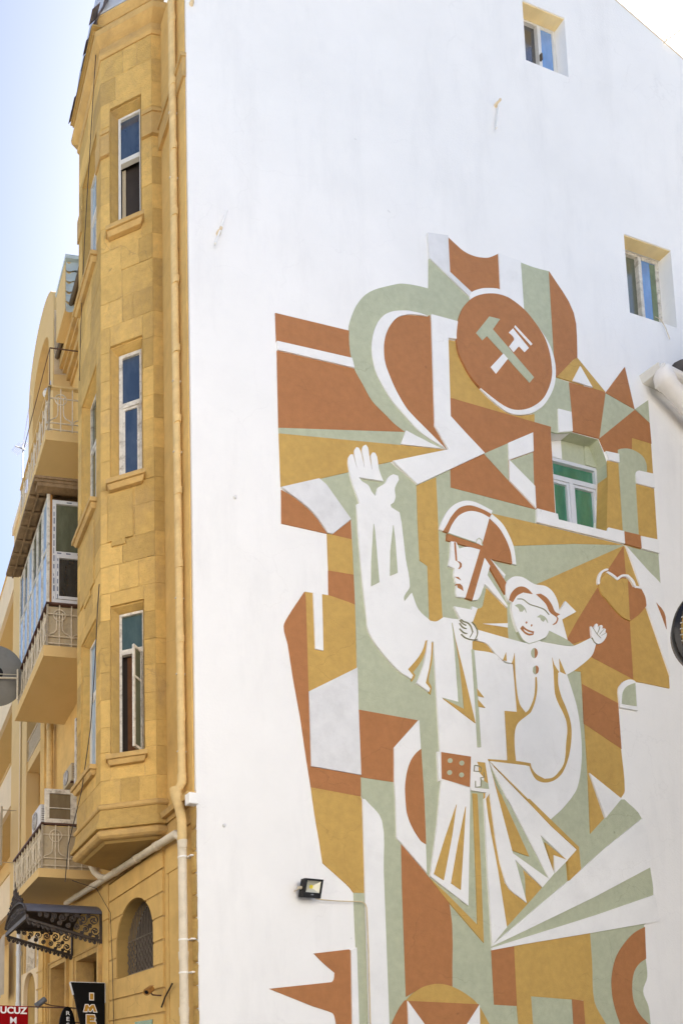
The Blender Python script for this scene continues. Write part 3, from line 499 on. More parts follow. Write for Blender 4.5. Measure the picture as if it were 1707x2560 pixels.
("worker_figure","worker_figure","W",3,"2.718,9.968 2.664,9.934 2.674,9.521 2.698,9.046 2.737,8.498 2.768,8.18 2.769,8.141 2.769,8.102 2.771,8.064 2.779,8.027 2.793,7.984 2.812,7.944 2.834,7.905 2.859,7.868 2.905,7.81 2.954,7.755 3.006,7.701 3.059,7.649 3.111,7.6 3.165,7.552 3.221,7.506 3.28,7.464 3.331,7.435 3.386,7.41 3.442,7.387 3.497,7.362 3.531,7.422 3.45,7.497 3.447,7.504 3.49,7.549 3.532,7.594 3.574,7.64 3.614,7.687 3.644,7.725 3.672,7.765 3.698,7.805 3.721,7.846 3.739,7.884 3.752,7.923 3.765,7.962 3.778,8.001 3.799,8.008 3.821,8.013 3.852,8.008 3.884,8.002 3.904,8.003 3.924,8.005 3.929,7.497 3.946,6.308 3.944,6.261 4.077,6.27 4.212,6.28 4.347,6.289 4.483,6.295 4.559,6.294 4.634,6.289 4.71,6.285 4.787,6.284 4.878,6.29 4.97,6.299 5.063,6.309 5.156,6.319 5.156,7.095 5.391,7.111 5.366,7.872 5.329,7.868 5.291,7.863 5.254,7.861 5.221,7.867 5.173,7.894 5.132,7.93 5.089,7.964 5.038,7.985 4.937,7.996 4.833,7.995 4.727,7.989 4.622,7.986 4.63,8.125 4.717,8.163 4.721,8.197 4.726,8.23 4.729,8.264 4.725,8.295 4.712,8.333 4.692,8.368 4.67,8.403 4.649,8.438 4.62,8.427 4.592,8.42 4.552,8.421 4.512,8.426 4.473,8.43 4.433,8.433 4.394,8.432 4.354,8.43 4.314,8.427 4.275,8.424 4.123,8.423 4.091,8.4 4.06,8.375 4.027,8.352 3.993,8.334 3.965,8.327 3.938,8.325 3.91,8.326 3.883,8.325 3.83,8.359 3.775,8.391 3.724,8.426 3.681,8.468 3.646,8.525 3.621,8.587 3.599,8.652 3.575,8.715 3.544,8.678 3.439,8.555 3.431,8.578 3.427,8.601 3.432,8.627 3.444,8.652 3.471,8.693 3.502,8.733 3.529,8.773 3.542,8.814 3.541,8.924 3.527,9.03 3.507,9.135 3.49,9.241 3.445,9.803 3.416,9.961 3.274,10.014 3.263,10.058 3.323,10.106 3.332,10.128 3.342,10.15 3.35,10.173 3.355,10.195 3.355,10.232 3.351,10.268 3.348,10.305 3.352,10.343 3.367,10.38 3.387,10.418 3.41,10.455 3.432,10.492 3.417,10.555 3.335,10.562 3.313,10.548 3.291,10.534 3.27,10.52 3.251,10.503 3.232,10.475 3.217,10.446 3.202,10.416 3.183,10.389 3.15,10.358 3.115,10.331 3.078,10.304 3.043,10.277 3.001,10.137 2.985,10.15 2.969,10.163 2.954,10.176 2.941,10.19 2.926,10.214 2.913,10.239 2.9,10.264 2.882,10.284 2.856,10.299 2.826,10.309 2.796,10.318 2.768,10.33 2.745,10.353 2.726,10.38 3.151,10.412 3.133,10.454 3.114,10.495 3.097,10.538 3.083,10.582 3.075,10.629 3.07,10.678 3.066,10.727 3.059,10.775 3.053,10.792 3.044,10.809 3.035,10.824 3.026,10.84 2.982,10.837 2.948,10.783 2.956,10.669 2.959,10.543 2.941,10.633 2.92,10.76 2.917,10.795 2.914,10.83 2.91,10.864 2.902,10.897 2.886,10.918 2.865,10.935 2.821,10.906 2.805,10.869 2.796,10.832 2.798,10.795 2.804,10.759 2.812,10.724 2.819,10.688 2.83,10.54 2.8,10.668 2.794,10.697 2.788,10.727 2.782,10.757 2.775,10.786 2.768,10.804 2.761,10.822 2.753,10.839 2.745,10.856 2.701,10.86 2.68,10.831 2.665,10.802 2.661,10.769 2.661,10.736 2.663,10.703 2.667,10.671 2.672,10.639 2.678,10.608 2.686,10.577 2.694,10.546 2.701,10.524 2.708,10.502 2.716,10.48 2.724,10.458 2.713,10.483 2.701,10.508 2.69,10.534 2.68,10.56 2.673,10.582 2.666,10.605 2.66,10.629 2.654,10.652 2.634,10.726 2.593,10.72 2.569,10.688 2.551,10.654 2.546,10.626 2.543,10.599 2.543,10.572 2.545,10.546 2.553,10.486 2.563,10.427 2.576,10.369 2.591,10.312 2.614,10.243 2.64,10.175 2.668,10.108 2.695,10.041"),
("worker_figure","sleeve_fold","G",5,"2.945,9.679 2.966,9.546 3.004,8.774 2.862,8.686 2.879,9.079"),
("worker_figure","sleeve_fold","G",5,"3.288,9.726 3.312,9.483 3.33,8.982 3.196,8.908 3.223,9.304"),
("worker_figure","sleeve_fold","Y",2,"3.775,8.005 3.824,8.013 3.815,7.97 3.808,7.926 3.798,7.883 3.784,7.84 3.764,7.791 3.74,7.743 3.713,7.696 3.684,7.65 3.653,7.606 3.619,7.564 3.584,7.522 3.55,7.48 3.584,7.438 3.575,7.413 3.563,7.388 3.54,7.358 3.516,7.329 3.5,7.371 3.538,7.431 3.447,7.504 3.49,7.549 3.533,7.594 3.575,7.639 3.614,7.687 3.645,7.729 3.673,7.773 3.698,7.817 3.722,7.862 3.738,7.897 3.751,7.933 3.762,7.969"),
("worker_figure","sleeve_fold","W",4,"3.815,8.012 3.88,7.998 3.875,7.941 3.87,7.885 3.864,7.828 3.857,7.772 3.848,7.722 3.838,7.673 3.826,7.624 3.816,7.575 3.744,7.335 3.817,7.259 3.796,7.206 3.586,7.313 3.609,7.357 3.632,7.401 3.655,7.446 3.676,7.491 3.697,7.541 3.717,7.591 3.734,7.641 3.749,7.692 3.769,7.771 3.785,7.851 3.8,7.932"),
("worker_figure","sleeve_fold","Y",2,"3.878,7.998 3.923,7.997 3.917,7.926 3.912,7.855 3.905,7.785 3.896,7.714 3.887,7.672 3.875,7.631 3.863,7.59 3.85,7.548 3.84,7.507 3.827,7.466 3.818,7.425 3.815,7.385 3.822,7.362 3.837,7.342 3.852,7.323 3.861,7.3 3.861,7.27 3.855,7.239 3.847,7.207 3.84,7.176 3.796,7.206 3.817,7.259 3.744,7.335 3.816,7.575 3.827,7.624 3.838,7.673 3.848,7.722 3.857,7.772 3.864,7.828 3.869,7.885 3.873,7.941"),
("worker_figure","lapel","G",5,"4.267,8.358 4.281,8.207 4.297,7.839 4.316,7.116 4.023,7.147 4.396,7.012 4.363,7.705"),
("worker_figure","lapel","Y",5,"4.27,8.351 4.343,7.846 4.406,7.018 4.037,7.133 4.598,6.826 4.431,7.603 4.312,8.099"),
("worker_figure","coat_seam","G",5,"4.603,7.986 4.645,7.99 4.659,7.669 4.67,7.397 4.674,6.951 4.678,6.468 4.613,6.46 4.615,7.102"),
("worker_figure","coat_seam","Y",5,"4.66,7.38 4.778,7.255 4.662,7.268"),
("worker_figure","coat_seam","Y",5,"4.659,7.211 4.794,7.094 4.661,7.1"),
("worker_figure","helmet","W",4,"4.12,9.829 4.138,9.873 4.155,9.916 4.173,9.959 4.195,10.002 4.227,10.057 4.26,10.111 4.297,10.164 4.339,10.215 4.374,10.25 4.412,10.283 4.454,10.313 4.497,10.34 4.54,10.362 4.584,10.382 4.628,10.397 4.673,10.408 4.722,10.414 4.771,10.416 4.819,10.413 4.865,10.407 4.936,10.393 5.005,10.375 5.073,10.355 5.142,10.336 5.118,10.28 5.078,10.292 5.038,10.304 4.998,10.315 4.956,10.324 4.91,10.332 4.862,10.339 4.814,10.343 4.765,10.344 4.731,10.342 4.697,10.336 4.663,10.328 4.629,10.316 4.593,10.301 4.557,10.283 4.523,10.262 4.491,10.238 4.452,10.2 4.415,10.159 4.382,10.117 4.35,10.075 4.326,10.04 4.306,10.005 4.286,9.969 4.266,9.933 4.194,9.819"),
("worker_figure","helmet","T",3,"4.194,9.819 4.266,9.933 4.286,9.969 4.306,10.005 4.326,10.04 4.35,10.075 4.382,10.117 4.415,10.159 4.452,10.2 4.491,10.238 4.523,10.262 4.557,10.283 4.593,10.301 4.629,10.316 4.663,10.328 4.697,10.336 4.731,10.342 4.765,10.344 4.814,10.343 4.862,10.339 4.91,10.332 4.956,10.324 4.998,10.315 5.038,10.304 5.078,10.292 5.118,10.28 5.077,10.209 5.041,10.221 5.006,10.233 4.97,10.244 4.932,10.251 4.891,10.256 4.848,10.258 4.804,10.258 4.759,10.253 4.725,10.247 4.69,10.237 4.656,10.224 4.623,10.209 4.586,10.189 4.55,10.166 4.515,10.141 4.484,10.114 4.449,10.075 4.417,10.035 4.389,9.994 4.361,9.952 4.34,9.915 4.322,9.878 4.305,9.841 4.287,9.804"),
("worker_figure","helmet","W",4,"4.287,9.804 4.305,9.841 4.322,9.878 4.34,9.915 4.361,9.952 4.389,9.994 4.417,10.035 4.449,10.075 4.484,10.114 4.515,10.141 4.55,10.166 4.586,10.189 4.623,10.209 4.656,10.224 4.69,10.237 4.725,10.247 4.759,10.253 4.804,10.258 4.848,10.258 4.891,10.256 4.932,10.251 4.97,10.244 5.006,10.233 5.041,10.221 5.077,10.209 4.899,9.714 4.873,9.72 4.848,9.727 4.822,9.734 4.795,9.739 4.668,9.757 4.54,9.773 4.413,9.788"),
("worker_figure","helmet","W",4,"5.128,10.279 5.176,10.25 5.226,10.222 5.273,10.193 5.315,10.158 5.353,10.118 5.385,10.073 5.414,10.026 5.441,9.979 5.464,9.933 5.485,9.887 5.503,9.839 5.516,9.789 5.527,9.723 5.533,9.655 5.536,9.587 5.541,9.519 5.469,9.519 5.466,9.567 5.464,9.615 5.46,9.663 5.452,9.709 5.438,9.758 5.42,9.806 5.4,9.853 5.377,9.898 5.349,9.946 5.32,9.992 5.288,10.036 5.251,10.077 5.212,10.111 5.169,10.142 5.124,10.17 5.08,10.2"),
("worker_figure","helmet","T",3,"5.076,10.199 5.121,10.17 5.167,10.141 5.212,10.111 5.251,10.077 5.288,10.036 5.32,9.992 5.35,9.946 5.377,9.898 5.4,9.853 5.42,9.806 5.438,9.758 5.452,9.709 5.46,9.663 5.464,9.616 5.466,9.568 5.469,9.521 5.363,9.522 5.258,9.523 5.154,9.525 5.051,9.529 5.021,9.533 4.993,9.539 4.965,9.546 4.937,9.553 4.921,9.59 4.902,9.625 4.889,9.662 4.889,9.703 4.924,9.826 4.972,9.95 5.025,10.074"),
("worker_figure","helmet","T",3,"4.267,9.787 4.795,9.732 4.918,9.717 4.885,9.64 4.252,9.681"),
("worker_figure","helmet","G",5,"4.266,9.787 4.792,9.728 4.815,9.786 4.851,9.814 4.893,9.792 4.89,9.766 4.892,9.736 4.9,9.721 4.914,9.712 4.923,9.719 4.916,9.732 4.909,9.742 4.908,9.77 4.908,9.803 4.853,9.83 4.8,9.791 4.797,9.743 4.27,9.796"),
("worker_figure","face","W",4,"4.323,9.67 4.421,9.677 4.472,9.582 4.511,9.598 4.549,9.615 4.588,9.63 4.627,9.64 4.688,9.644 4.747,9.643 4.806,9.639 4.865,9.637 4.539,8.799 4.389,8.791 4.383,8.808 4.377,8.826 4.372,8.844 4.37,8.863 4.374,8.896 4.381,8.93 4.389,8.964 4.391,8.997 4.38,9.019 4.366,9.039 4.368,9.057 4.371,9.076 4.358,9.094 4.347,9.113 4.349,9.143 4.355,9.174 4.361,9.205 4.368,9.237 4.257,9.266 4.27,9.314 4.283,9.363 4.296,9.411 4.305,9.459 4.312,9.512 4.316,9.565 4.319,9.617"),
("worker_figure","face","T",5,"4.379,9.664 4.411,9.668 4.413,9.48 4.418,9.361 4.389,9.376"),
("worker_figure","face","T",5,"4.422,9.365 4.469,9.364 4.496,9.338 4.493,9.288 4.456,9.246 4.424,9.247 4.454,9.272 4.461,9.294 4.464,9.315 4.46,9.332 4.451,9.346 4.437,9.357"),
("worker_figure","face","T",5,"4.36,9.102 4.426,9.111 4.467,9.068 4.44,9.074 4.415,9.081 4.387,9.091"),
("worker_figure","face","T",5,"4.386,8.996 4.448,9.004 4.468,8.993 4.484,8.978 4.491,8.959 4.495,8.939 4.498,8.919 4.502,8.899 4.478,8.911 4.453,8.923 4.43,8.929 4.406,8.935"),
("worker_figure","strap","T",4,"4.889,9.703 4.909,9.663 4.932,9.624 4.949,9.584 4.95,9.539 4.893,9.348 4.821,9.159 4.744,8.971 4.67,8.784 4.539,8.799"),
("worker_figure","strap","T",3,"4.923,9.643 4.956,9.615 4.989,9.588 5.021,9.559 5.051,9.529 5.125,9.444 5.196,9.356 5.267,9.268 5.338,9.179 5.3,8.989 4.935,9.524"),
("worker_figure","face","W",4,"4.937,9.521 5.033,9.404 4.976,9.251 4.907,9.081 4.886,9.031 4.864,8.982 4.842,8.932 4.819,8.883 4.807,8.863 4.794,8.843 4.78,8.823 4.766,8.803 4.67,8.784"),
("worker_figure","collar","W",4,"4.975,9.243 5.327,8.805 5.317,8.778 4.91,9.09"),
("worker_figure","collar","W",4,"5.057,9.527 5.322,9.314 5.298,9.249"),
("worker_figure","collar","W",4,"4.32,8.627 4.642,8.628 4.66,8.68 4.758,8.669 4.653,8.438 4.622,8.425 4.592,8.417 4.551,8.418 4.512,8.422 4.472,8.428 4.433,8.433"),
("worker_figure","belt","W",4,"3.892,6.306 3.955,6.304 4.797,6.288 4.796,5.776 4.47,5.785 4.445,5.827 3.947,5.888 3.895,5.859"),
("worker_figure","belt","T",5,"3.955,6.304 4.483,6.295 4.44,5.83 3.947,5.899"),
("worker_figure","belt_stud","G",6,"4.146,6.195 4.142,6.181 4.132,6.167 4.117,6.157 4.1,6.153 4.084,6.154 4.07,6.16 4.061,6.171 4.058,6.185 4.063,6.2 4.073,6.213 4.087,6.223 4.104,6.228 4.121,6.227 4.135,6.22 4.143,6.209"),
("worker_figure","belt_stud","G",6,"4.353,6.182 4.349,6.168 4.338,6.154 4.324,6.144 4.307,6.14 4.29,6.141 4.276,6.147 4.267,6.158 4.265,6.172 4.269,6.187 4.279,6.2 4.294,6.21 4.311,6.215 4.328,6.214 4.342,6.208 4.35,6.197"),
("worker_figure","belt_stud","G",6,"4.126,6.012 4.122,5.997 4.112,5.984 4.098,5.974 4.081,5.969 4.064,5.97 4.051,5.977 4.042,5.988 4.039,6.002 4.043,6.016 4.053,6.029 4.068,6.039 4.085,6.044 4.101,6.043 4.115,6.037 4.124,6.026"),
("worker_figure","belt_stud","G",6,"4.339,6 4.334,5.986 4.324,5.972 4.309,5.963 4.292,5.958 4.276,5.959 4.262,5.965 4.253,5.976 4.25,5.99 4.255,6.005 4.265,6.018 4.28,6.028 4.297,6.033 4.313,6.032 4.327,6.025 4.336,6.014"),
("worker_figure","buckle","Y",5,"4.598,6.23 4.734,6.234 4.774,5.922 4.7,5.937 4.704,6 4.608,6.091 4.612,6.126 4.613,6.161 4.607,6.196"),
("worker_figure","buckle","G",5,"4.665,5.964 4.77,5.921 4.783,5.835 4.547,5.834 4.64,5.86 4.641,5.88 4.641,5.899 4.642,5.919 4.645,5.938 4.653,5.952"),
("worker_figure","buckle","Gd",6,"4.539,6.169 4.575,6.167 4.61,6.163 4.632,6.152 4.65,6.141 4.642,6.092 4.53,6.086 4.544,6.167 4.535,6.167 4.519,6.076 4.648,6.081 4.665,6.145 4.642,6.163 4.616,6.175 4.579,6.179 4.54,6.177"),
("worker_figure","buckle","Gd",6,"4.696,6.085 4.695,6.01 4.635,5.997 4.636,5.964 4.638,5.937 4.636,5.917 4.634,5.897 4.631,5.876 4.634,5.862 4.543,5.841 4.548,5.935 4.539,5.934 4.532,5.831 4.638,5.851 4.646,5.877 4.649,5.898 4.651,5.919 4.653,5.94 4.65,5.967 4.643,5.988 4.708,6.005 4.705,6.086"),
("worker_figure","skirt","W",3,"3.947,5.888 4.45,5.823 4.44,5.652 4.315,4.05 3.673,4.434 3.833,5.207 3.898,5.594"),
("worker_figure","skirt_fold","Y",5,"4.186,5.54 4.158,5.422 4.084,5.079 3.894,4.392 3.731,4.468 3.956,5.022"),
("worker_figure","skirt_fold","Y",5,"4.345,5.526 4.314,5.254 4.261,4.868 4.185,4.273 4.022,4.354 4.175,4.936"),
("worker_figure","skirt_fold","Y",2,"4.51,5.659 4.505,5.752 4.588,5.753 4.591,5.668 4.584,4.668 4.567,3.529 4,4.069 3.675,4.412 3.963,4.196 4.471,3.781 4.498,4.889"),
("worker_figure","skirt","W",3,"4.801,6.286 4.798,5.776 4.695,5.679 4.689,4.449 4.702,3.504 4.981,3.781 4.875,4.616 4.832,4.88 4.787,5.145 4.748,5.411 4.725,5.682 4.731,5.823 4.754,5.966 4.783,6.111 4.81,6.255"),
("worker_figure","skirt_fold","Y",2,"4.804,6.255 4.774,6.11 4.74,5.965 4.714,5.821 4.707,5.68 4.732,5.409 4.776,5.143 4.827,4.88 4.875,4.616 4.981,3.776 5.543,4.293 5.687,4.433 5.353,4.664 5.365,4.168 4.992,4.442 4.871,5.698"),
("worker_figure","skirt","W",3,"4.811,6.271 4.806,6.125 4.8,5.979 4.798,5.834 4.805,5.691 4.834,5.371 4.866,5.052 4.916,4.74 5.002,4.44 5.062,4.355 5.157,4.29 5.266,4.233 5.369,4.171 5.2,4.81 5.677,4.429 5.815,4.561 5.163,4.903 4.957,5.707"),
("worker_figure","skirt_fold","G",2,"5.194,4.813 5.239,4.778 5.287,4.745 5.328,4.709 5.353,4.664 5.373,4.546 5.375,4.423 5.37,4.3 5.369,4.177"),
("worker_figure","skirt_fold","Y",2,"4.817,6.256 4.858,6.146 4.897,6.035 4.94,5.926 4.991,5.82 5.015,5.791 5.047,5.768 5.082,5.746 5.116,5.724 5.482,4.881 5.157,4.953 4.957,5.707"),
("worker_figure","skirt_fold","G",2,"4.831,6.242 5.125,5.725 5.83,4.564 5.164,4.911 5.482,4.881 5.059,5.718"),
("worker_figure","skirt","W",3,"4.825,6.257 5.44,5.758 6.371,5.063 6.174,4.879 5.695,5.233 5.911,4.661 5.817,4.56 5.135,5.726 5.116,5.724"),
("worker_figure","skirt_fold","G",2,"5.691,5.235 6.174,4.879 5.911,4.661"),
("worker_figure","skirt_fold","Y",4,"5.773,5.122 6.174,4.879 5.913,4.935 5.895,4.702"),
("worker_figure","skirt","W",5,"5.913,4.935 6.174,4.879 5.917,4.661"),
("worker_figure","skirt_fold","Y",5,"4.811,6.274 5.449,5.756 5.899,5.391 6.371,5.063 6.18,4.875 6.185,4.569 6.415,4.761 6.404,5.109 5.906,5.48 5.523,5.767 5.488,5.764"),
("mural","ray_panel","W",3,"4.701,3.5 5.318,3.94 6.185,4.569 6.987,5.173 7.752,5.701 7.771,5.606 7.791,5.511 7.81,5.416 7.824,5.32 7.832,5.222 7.836,5.124 7.839,5.025 7.842,4.927 6.698,4.373 5.304,3.749 4.699,3.483"),
("mural","ray_panel","W",3,"4.697,3.459 5.297,3.65 6.674,4.08 7.87,4.486 7.927,4.07 6.551,3.795 5.29,3.551 4.697,3.424"),
("mural","panel","T",1,"4.697,3.424 5.111,3.51 5.103,2.634 4.695,2.64"),
("mural","panel","Y",1,"5.111,3.51 5.29,3.551 6.547,3.795 6.549,3.348 6.542,3.201 6.531,3.053 6.527,2.907 6.542,2.764 6.573,2.679 6.621,2.599 6.677,2.522 6.729,2.443 6.829,2.241 6.343,2.225 6.336,2.77 5.366,2.788 5.371,2.393 5.36,2.193 5.118,2.185 5.103,2.634"),
("mural","panel","T",1,"6.127,2.781 6.337,2.767 6.34,2.429 6.335,2.225 6.12,2.218"),
("mural","arc_panel","T",1,"7.639,3.964 7.581,3.937 7.523,3.912 7.467,3.885 7.414,3.854 7.354,3.811 7.298,3.764 7.245,3.716 7.195,3.666 7.143,3.611 7.095,3.555 7.051,3.496 7.014,3.436 6.979,3.362 6.951,3.287 6.929,3.211 6.912,3.135 6.902,3.065 6.898,2.995 6.899,2.926 6.903,2.857 6.911,2.798 6.922,2.741 6.936,2.684 6.952,2.628 6.972,2.566 6.994,2.506 7.017,2.446 7.039,2.385 7.106,2.25 7.792,2.272 7.557,2.473 7.516,2.508 7.474,2.542 7.434,2.577 7.399,2.615 7.369,2.657 7.342,2.702 7.321,2.749 7.306,2.797 7.296,2.858 7.292,2.92 7.293,2.983 7.299,3.046 7.307,3.097 7.319,3.149 7.336,3.201 7.358,3.252 7.38,3.287 7.407,3.321 7.438,3.353 7.472,3.383 7.505,3.408 7.542,3.429 7.581,3.449 7.618,3.47"),
("mural","panel","Y",1,"7.784,10.277 5.922,9.27 5.857,8.786 6.319,8.823 6.347,8.72 6.373,8.616 6.403,8.514 6.445,8.418 6.468,8.395 6.501,8.38 6.539,8.369 6.576,8.358 6.662,8.328 6.748,8.299 6.836,8.271 6.924,8.242 6.574,7.954 6.716,7.961 6.712,6.317 6.685,5.351 6.975,5.618 6.726,6.311 7.332,5.968 7.361,6.003 7.393,6.038 7.42,6.074 7.433,6.111 7.442,6.282 7.438,6.451 7.428,6.62 7.42,6.789 7.431,7.538 7.428,7.597 7.423,7.656 7.422,7.715 7.432,7.775 7.449,7.81 7.477,7.844 7.508,7.876 7.538,7.909 7.605,7.924 7.672,7.94 7.74,7.953 7.806,7.96 7.99,7.963 8.173,7.96 8.357,7.954 8.542,7.949 8.546,8.16 8.057,9.614 7.815,10.262"),
("mural","panel","T",2,"7.783,10.27 7.786,9.707 7.786,9.006 7.794,8.974 7.777,7.987 6.924,8.242 7.023,8.445 6.928,8.541 6.568,8.39 6.449,8.419 6.726,8.83 7.17,9.44 7.374,9.738"),
("mural","fruit_panel","Y",4,"7.176,9.458 7.182,9.491 7.195,9.525 7.214,9.558 7.235,9.591 7.261,9.623 7.29,9.653 7.321,9.683 7.351,9.713 7.564,9.615 7.677,9.684 7.79,9.682 7.769,9.003 7.787,8.968 7.754,8.974 7.72,8.979 7.688,8.986 7.657,8.995 7.619,9.012 7.583,9.031 7.549,9.053 7.516,9.076 7.465,9.118 7.417,9.162 7.369,9.206 7.321,9.251 7.295,9.269 7.268,9.287 7.243,9.305 7.223,9.328 7.204,9.357 7.189,9.388 7.178,9.422"),
("mural","fruit_panel","T",4,"7.79,9.682 7.88,9.565 8.073,9.555 8.09,9.526 8.109,9.496 8.125,9.466 8.137,9.434 8.144,9.401 8.146,9.366 8.147,9.33 8.148,9.295 8.132,9.267 8.097,9.23 8.063,9.193 8.027,9.156 7.989,9.12 7.94,9.08 7.889,9.042 7.838,9.005 7.787,8.968 7.769,9.003"),
("mural","fruit_outline","W",5,"7.182,9.485 7.193,9.511 7.194,9.536 7.197,9.559 7.203,9.582 7.212,9.608 7.224,9.635 7.238,9.661 7.253,9.684 7.283,9.712 7.319,9.735 7.352,9.748 7.389,9.765 7.387,9.786 7.347,9.781 7.305,9.764 7.259,9.736 7.222,9.7 7.201,9.67 7.185,9.64 7.172,9.61 7.161,9.581 7.155,9.554 7.152,9.528 7.15,9.504 7.157,9.481"),
("mural","fruit_outline","W",5,"7.355,9.716 7.375,9.7 7.401,9.692 7.426,9.684 7.45,9.675 7.475,9.663 7.5,9.65 7.525,9.636 7.564,9.62 7.606,9.648 7.63,9.67 7.653,9.688 7.675,9.701 7.699,9.708 7.725,9.713 7.755,9.716 7.777,9.72 7.797,9.706 7.822,9.691 7.846,9.675 7.865,9.657 7.879,9.637 7.89,9.614 7.901,9.589 7.925,9.555 8.083,9.569 8.09,9.593 7.945,9.595 7.947,9.611 7.936,9.637 7.924,9.663 7.907,9.687 7.883,9.708 7.858,9.725 7.832,9.741 7.801,9.759 7.762,9.756 7.732,9.752 7.699,9.747 7.663,9.735 7.63,9.716 7.602,9.694 7.577,9.672 7.569,9.659 7.558,9.671 7.533,9.685 7.508,9.699 7.48,9.712 7.454,9.722 7.428,9.73 7.402,9.738 7.371,9.739"),
("mural","ray_panel","W",3,"7.812,10.274 8.239,9.931 8.321,9.871 8.408,9.814 8.487,9.751 8.543,9.674 8.564,9.586 8.56,9.489 8.546,9.389 8.538,9.29 8.549,8.896 8.545,8.156 8.154,9.271 8.148,9.295 8.057,9.614"),
("mural","panel","T",4,"8.367,9.378 8.41,9.343 8.456,9.309 8.496,9.272 8.525,9.228 8.542,9.162 8.546,9.092 8.544,9.02 8.546,8.948 8.46,9.164"),
("mural","panel","T",2,"6.72,7.757 7.421,7.537 7.426,6.787 6.707,7.103"),
("mural","triangle_panel","W",3,"6.726,6.311 7.332,5.968 6.986,5.622"),
("mural","arch_panel","W",3,"7.43,7.758 7.438,7.784 7.452,7.81 7.471,7.836 7.492,7.86 7.514,7.881 7.538,7.901 7.565,7.918 7.593,7.934 7.641,7.954 7.69,7.966 7.732,7.967 7.77,7.96 7.788,7.949 7.804,7.934 7.807,7.466 7.429,7.467 7.427,7.539 7.424,7.611 7.424,7.684"),
("mural","arch_panel","G",4,"7.472,7.527 7.48,7.574 7.487,7.622 7.496,7.67 7.51,7.718 7.523,7.744 7.539,7.77 7.559,7.794 7.582,7.817 7.605,7.835 7.629,7.851 7.656,7.865 7.682,7.879 7.708,7.891 7.733,7.9 7.759,7.91 7.785,7.92 7.777,7.529"),
("child_figure","child_figure","W",4,"4.727,8.32 5.325,8.268 5.421,8.263 5.517,8.255 5.614,8.251 5.714,8.255 5.754,8.267 5.794,8.287 5.835,8.308 5.876,8.323 5.913,8.327 5.949,8.326 5.985,8.323 6.021,8.321 6.126,8.323 6.231,8.324 6.336,8.327 6.442,8.332 6.475,8.333 6.509,8.336 6.543,8.342 6.576,8.353 6.665,8.395 6.753,8.442 6.84,8.492 6.928,8.541 7.027,8.446 7.004,8.394 6.983,8.341 6.958,8.29 6.924,8.242 6.849,8.169 6.767,8.101 6.682,8.037 6.596,7.974 6.549,7.941 6.499,7.911 6.45,7.882 6.401,7.853 6.469,7.654 6.492,7.579 6.516,7.504 6.538,7.428 6.556,7.351 6.571,7.262 6.582,7.173 6.591,7.083 6.597,6.992 6.6,6.902 6.601,6.812 6.599,6.721 6.593,6.63 6.585,6.547 6.573,6.464 6.558,6.381 6.54,6.297 6.523,6.229 6.502,6.161 6.478,6.094 6.449,6.027 6.426,5.989 6.398,5.951 6.368,5.915 6.338,5.878 6.32,5.858 6.301,5.838 6.281,5.818 6.262,5.798 6.226,5.762 6.189,5.725 6.152,5.689 6.114,5.654 6.061,5.611 6.006,5.568 5.951,5.526 5.897,5.484 5.468,5.761 4.814,6.268 5.156,6.32 5.156,7.095 5.391,7.111 5.376,7.874 5.332,7.877 5.287,7.879 5.244,7.884 5.204,7.893 5.158,7.913 5.116,7.938 5.077,7.965 5.038,7.994 5.002,8.026 4.97,8.062 4.935,8.096 4.894,8.123 4.854,8.136 4.809,8.141 4.762,8.143 4.716,8.147"),
("child_figure","dress_line","Y",5,"5.337,7.876 5.346,7.896 5.355,7.915 5.364,7.935 5.372,7.955 5.38,7.979 5.387,8.002 5.394,8.026 5.401,8.05 5.394,7.778 5.395,7.713 5.395,7.647 5.396,7.582 5.399,7.518 5.404,7.448 5.41,7.379 5.421,7.312 5.438,7.247 5.458,7.211 5.486,7.179 5.516,7.149 5.545,7.119 5.564,7.134 5.584,7.149 5.602,7.165 5.617,7.182 5.647,7.229 5.674,7.277 5.698,7.326 5.719,7.375 5.732,7.415 5.742,7.455 5.749,7.496 5.756,7.536 5.762,7.582 5.766,7.628 5.769,7.673 5.773,7.719 5.799,7.723 5.799,7.678 5.8,7.633 5.799,7.587 5.795,7.542 5.788,7.495 5.778,7.448 5.766,7.402 5.75,7.355 5.73,7.302 5.706,7.249 5.679,7.196 5.648,7.145 5.63,7.125 5.608,7.107 5.584,7.09 5.561,7.072 5.516,7.038 5.47,7.005 5.427,6.971 5.388,6.933 5.364,6.901 5.345,6.866 5.331,6.831 5.321,6.796 5.31,6.734 5.303,6.673 5.3,6.613 5.299,6.552 5.299,6.496 5.301,6.441 5.305,6.386 5.308,6.33 5.156,6.319 5.156,7.095 5.39,7.108 5.375,7.865"),
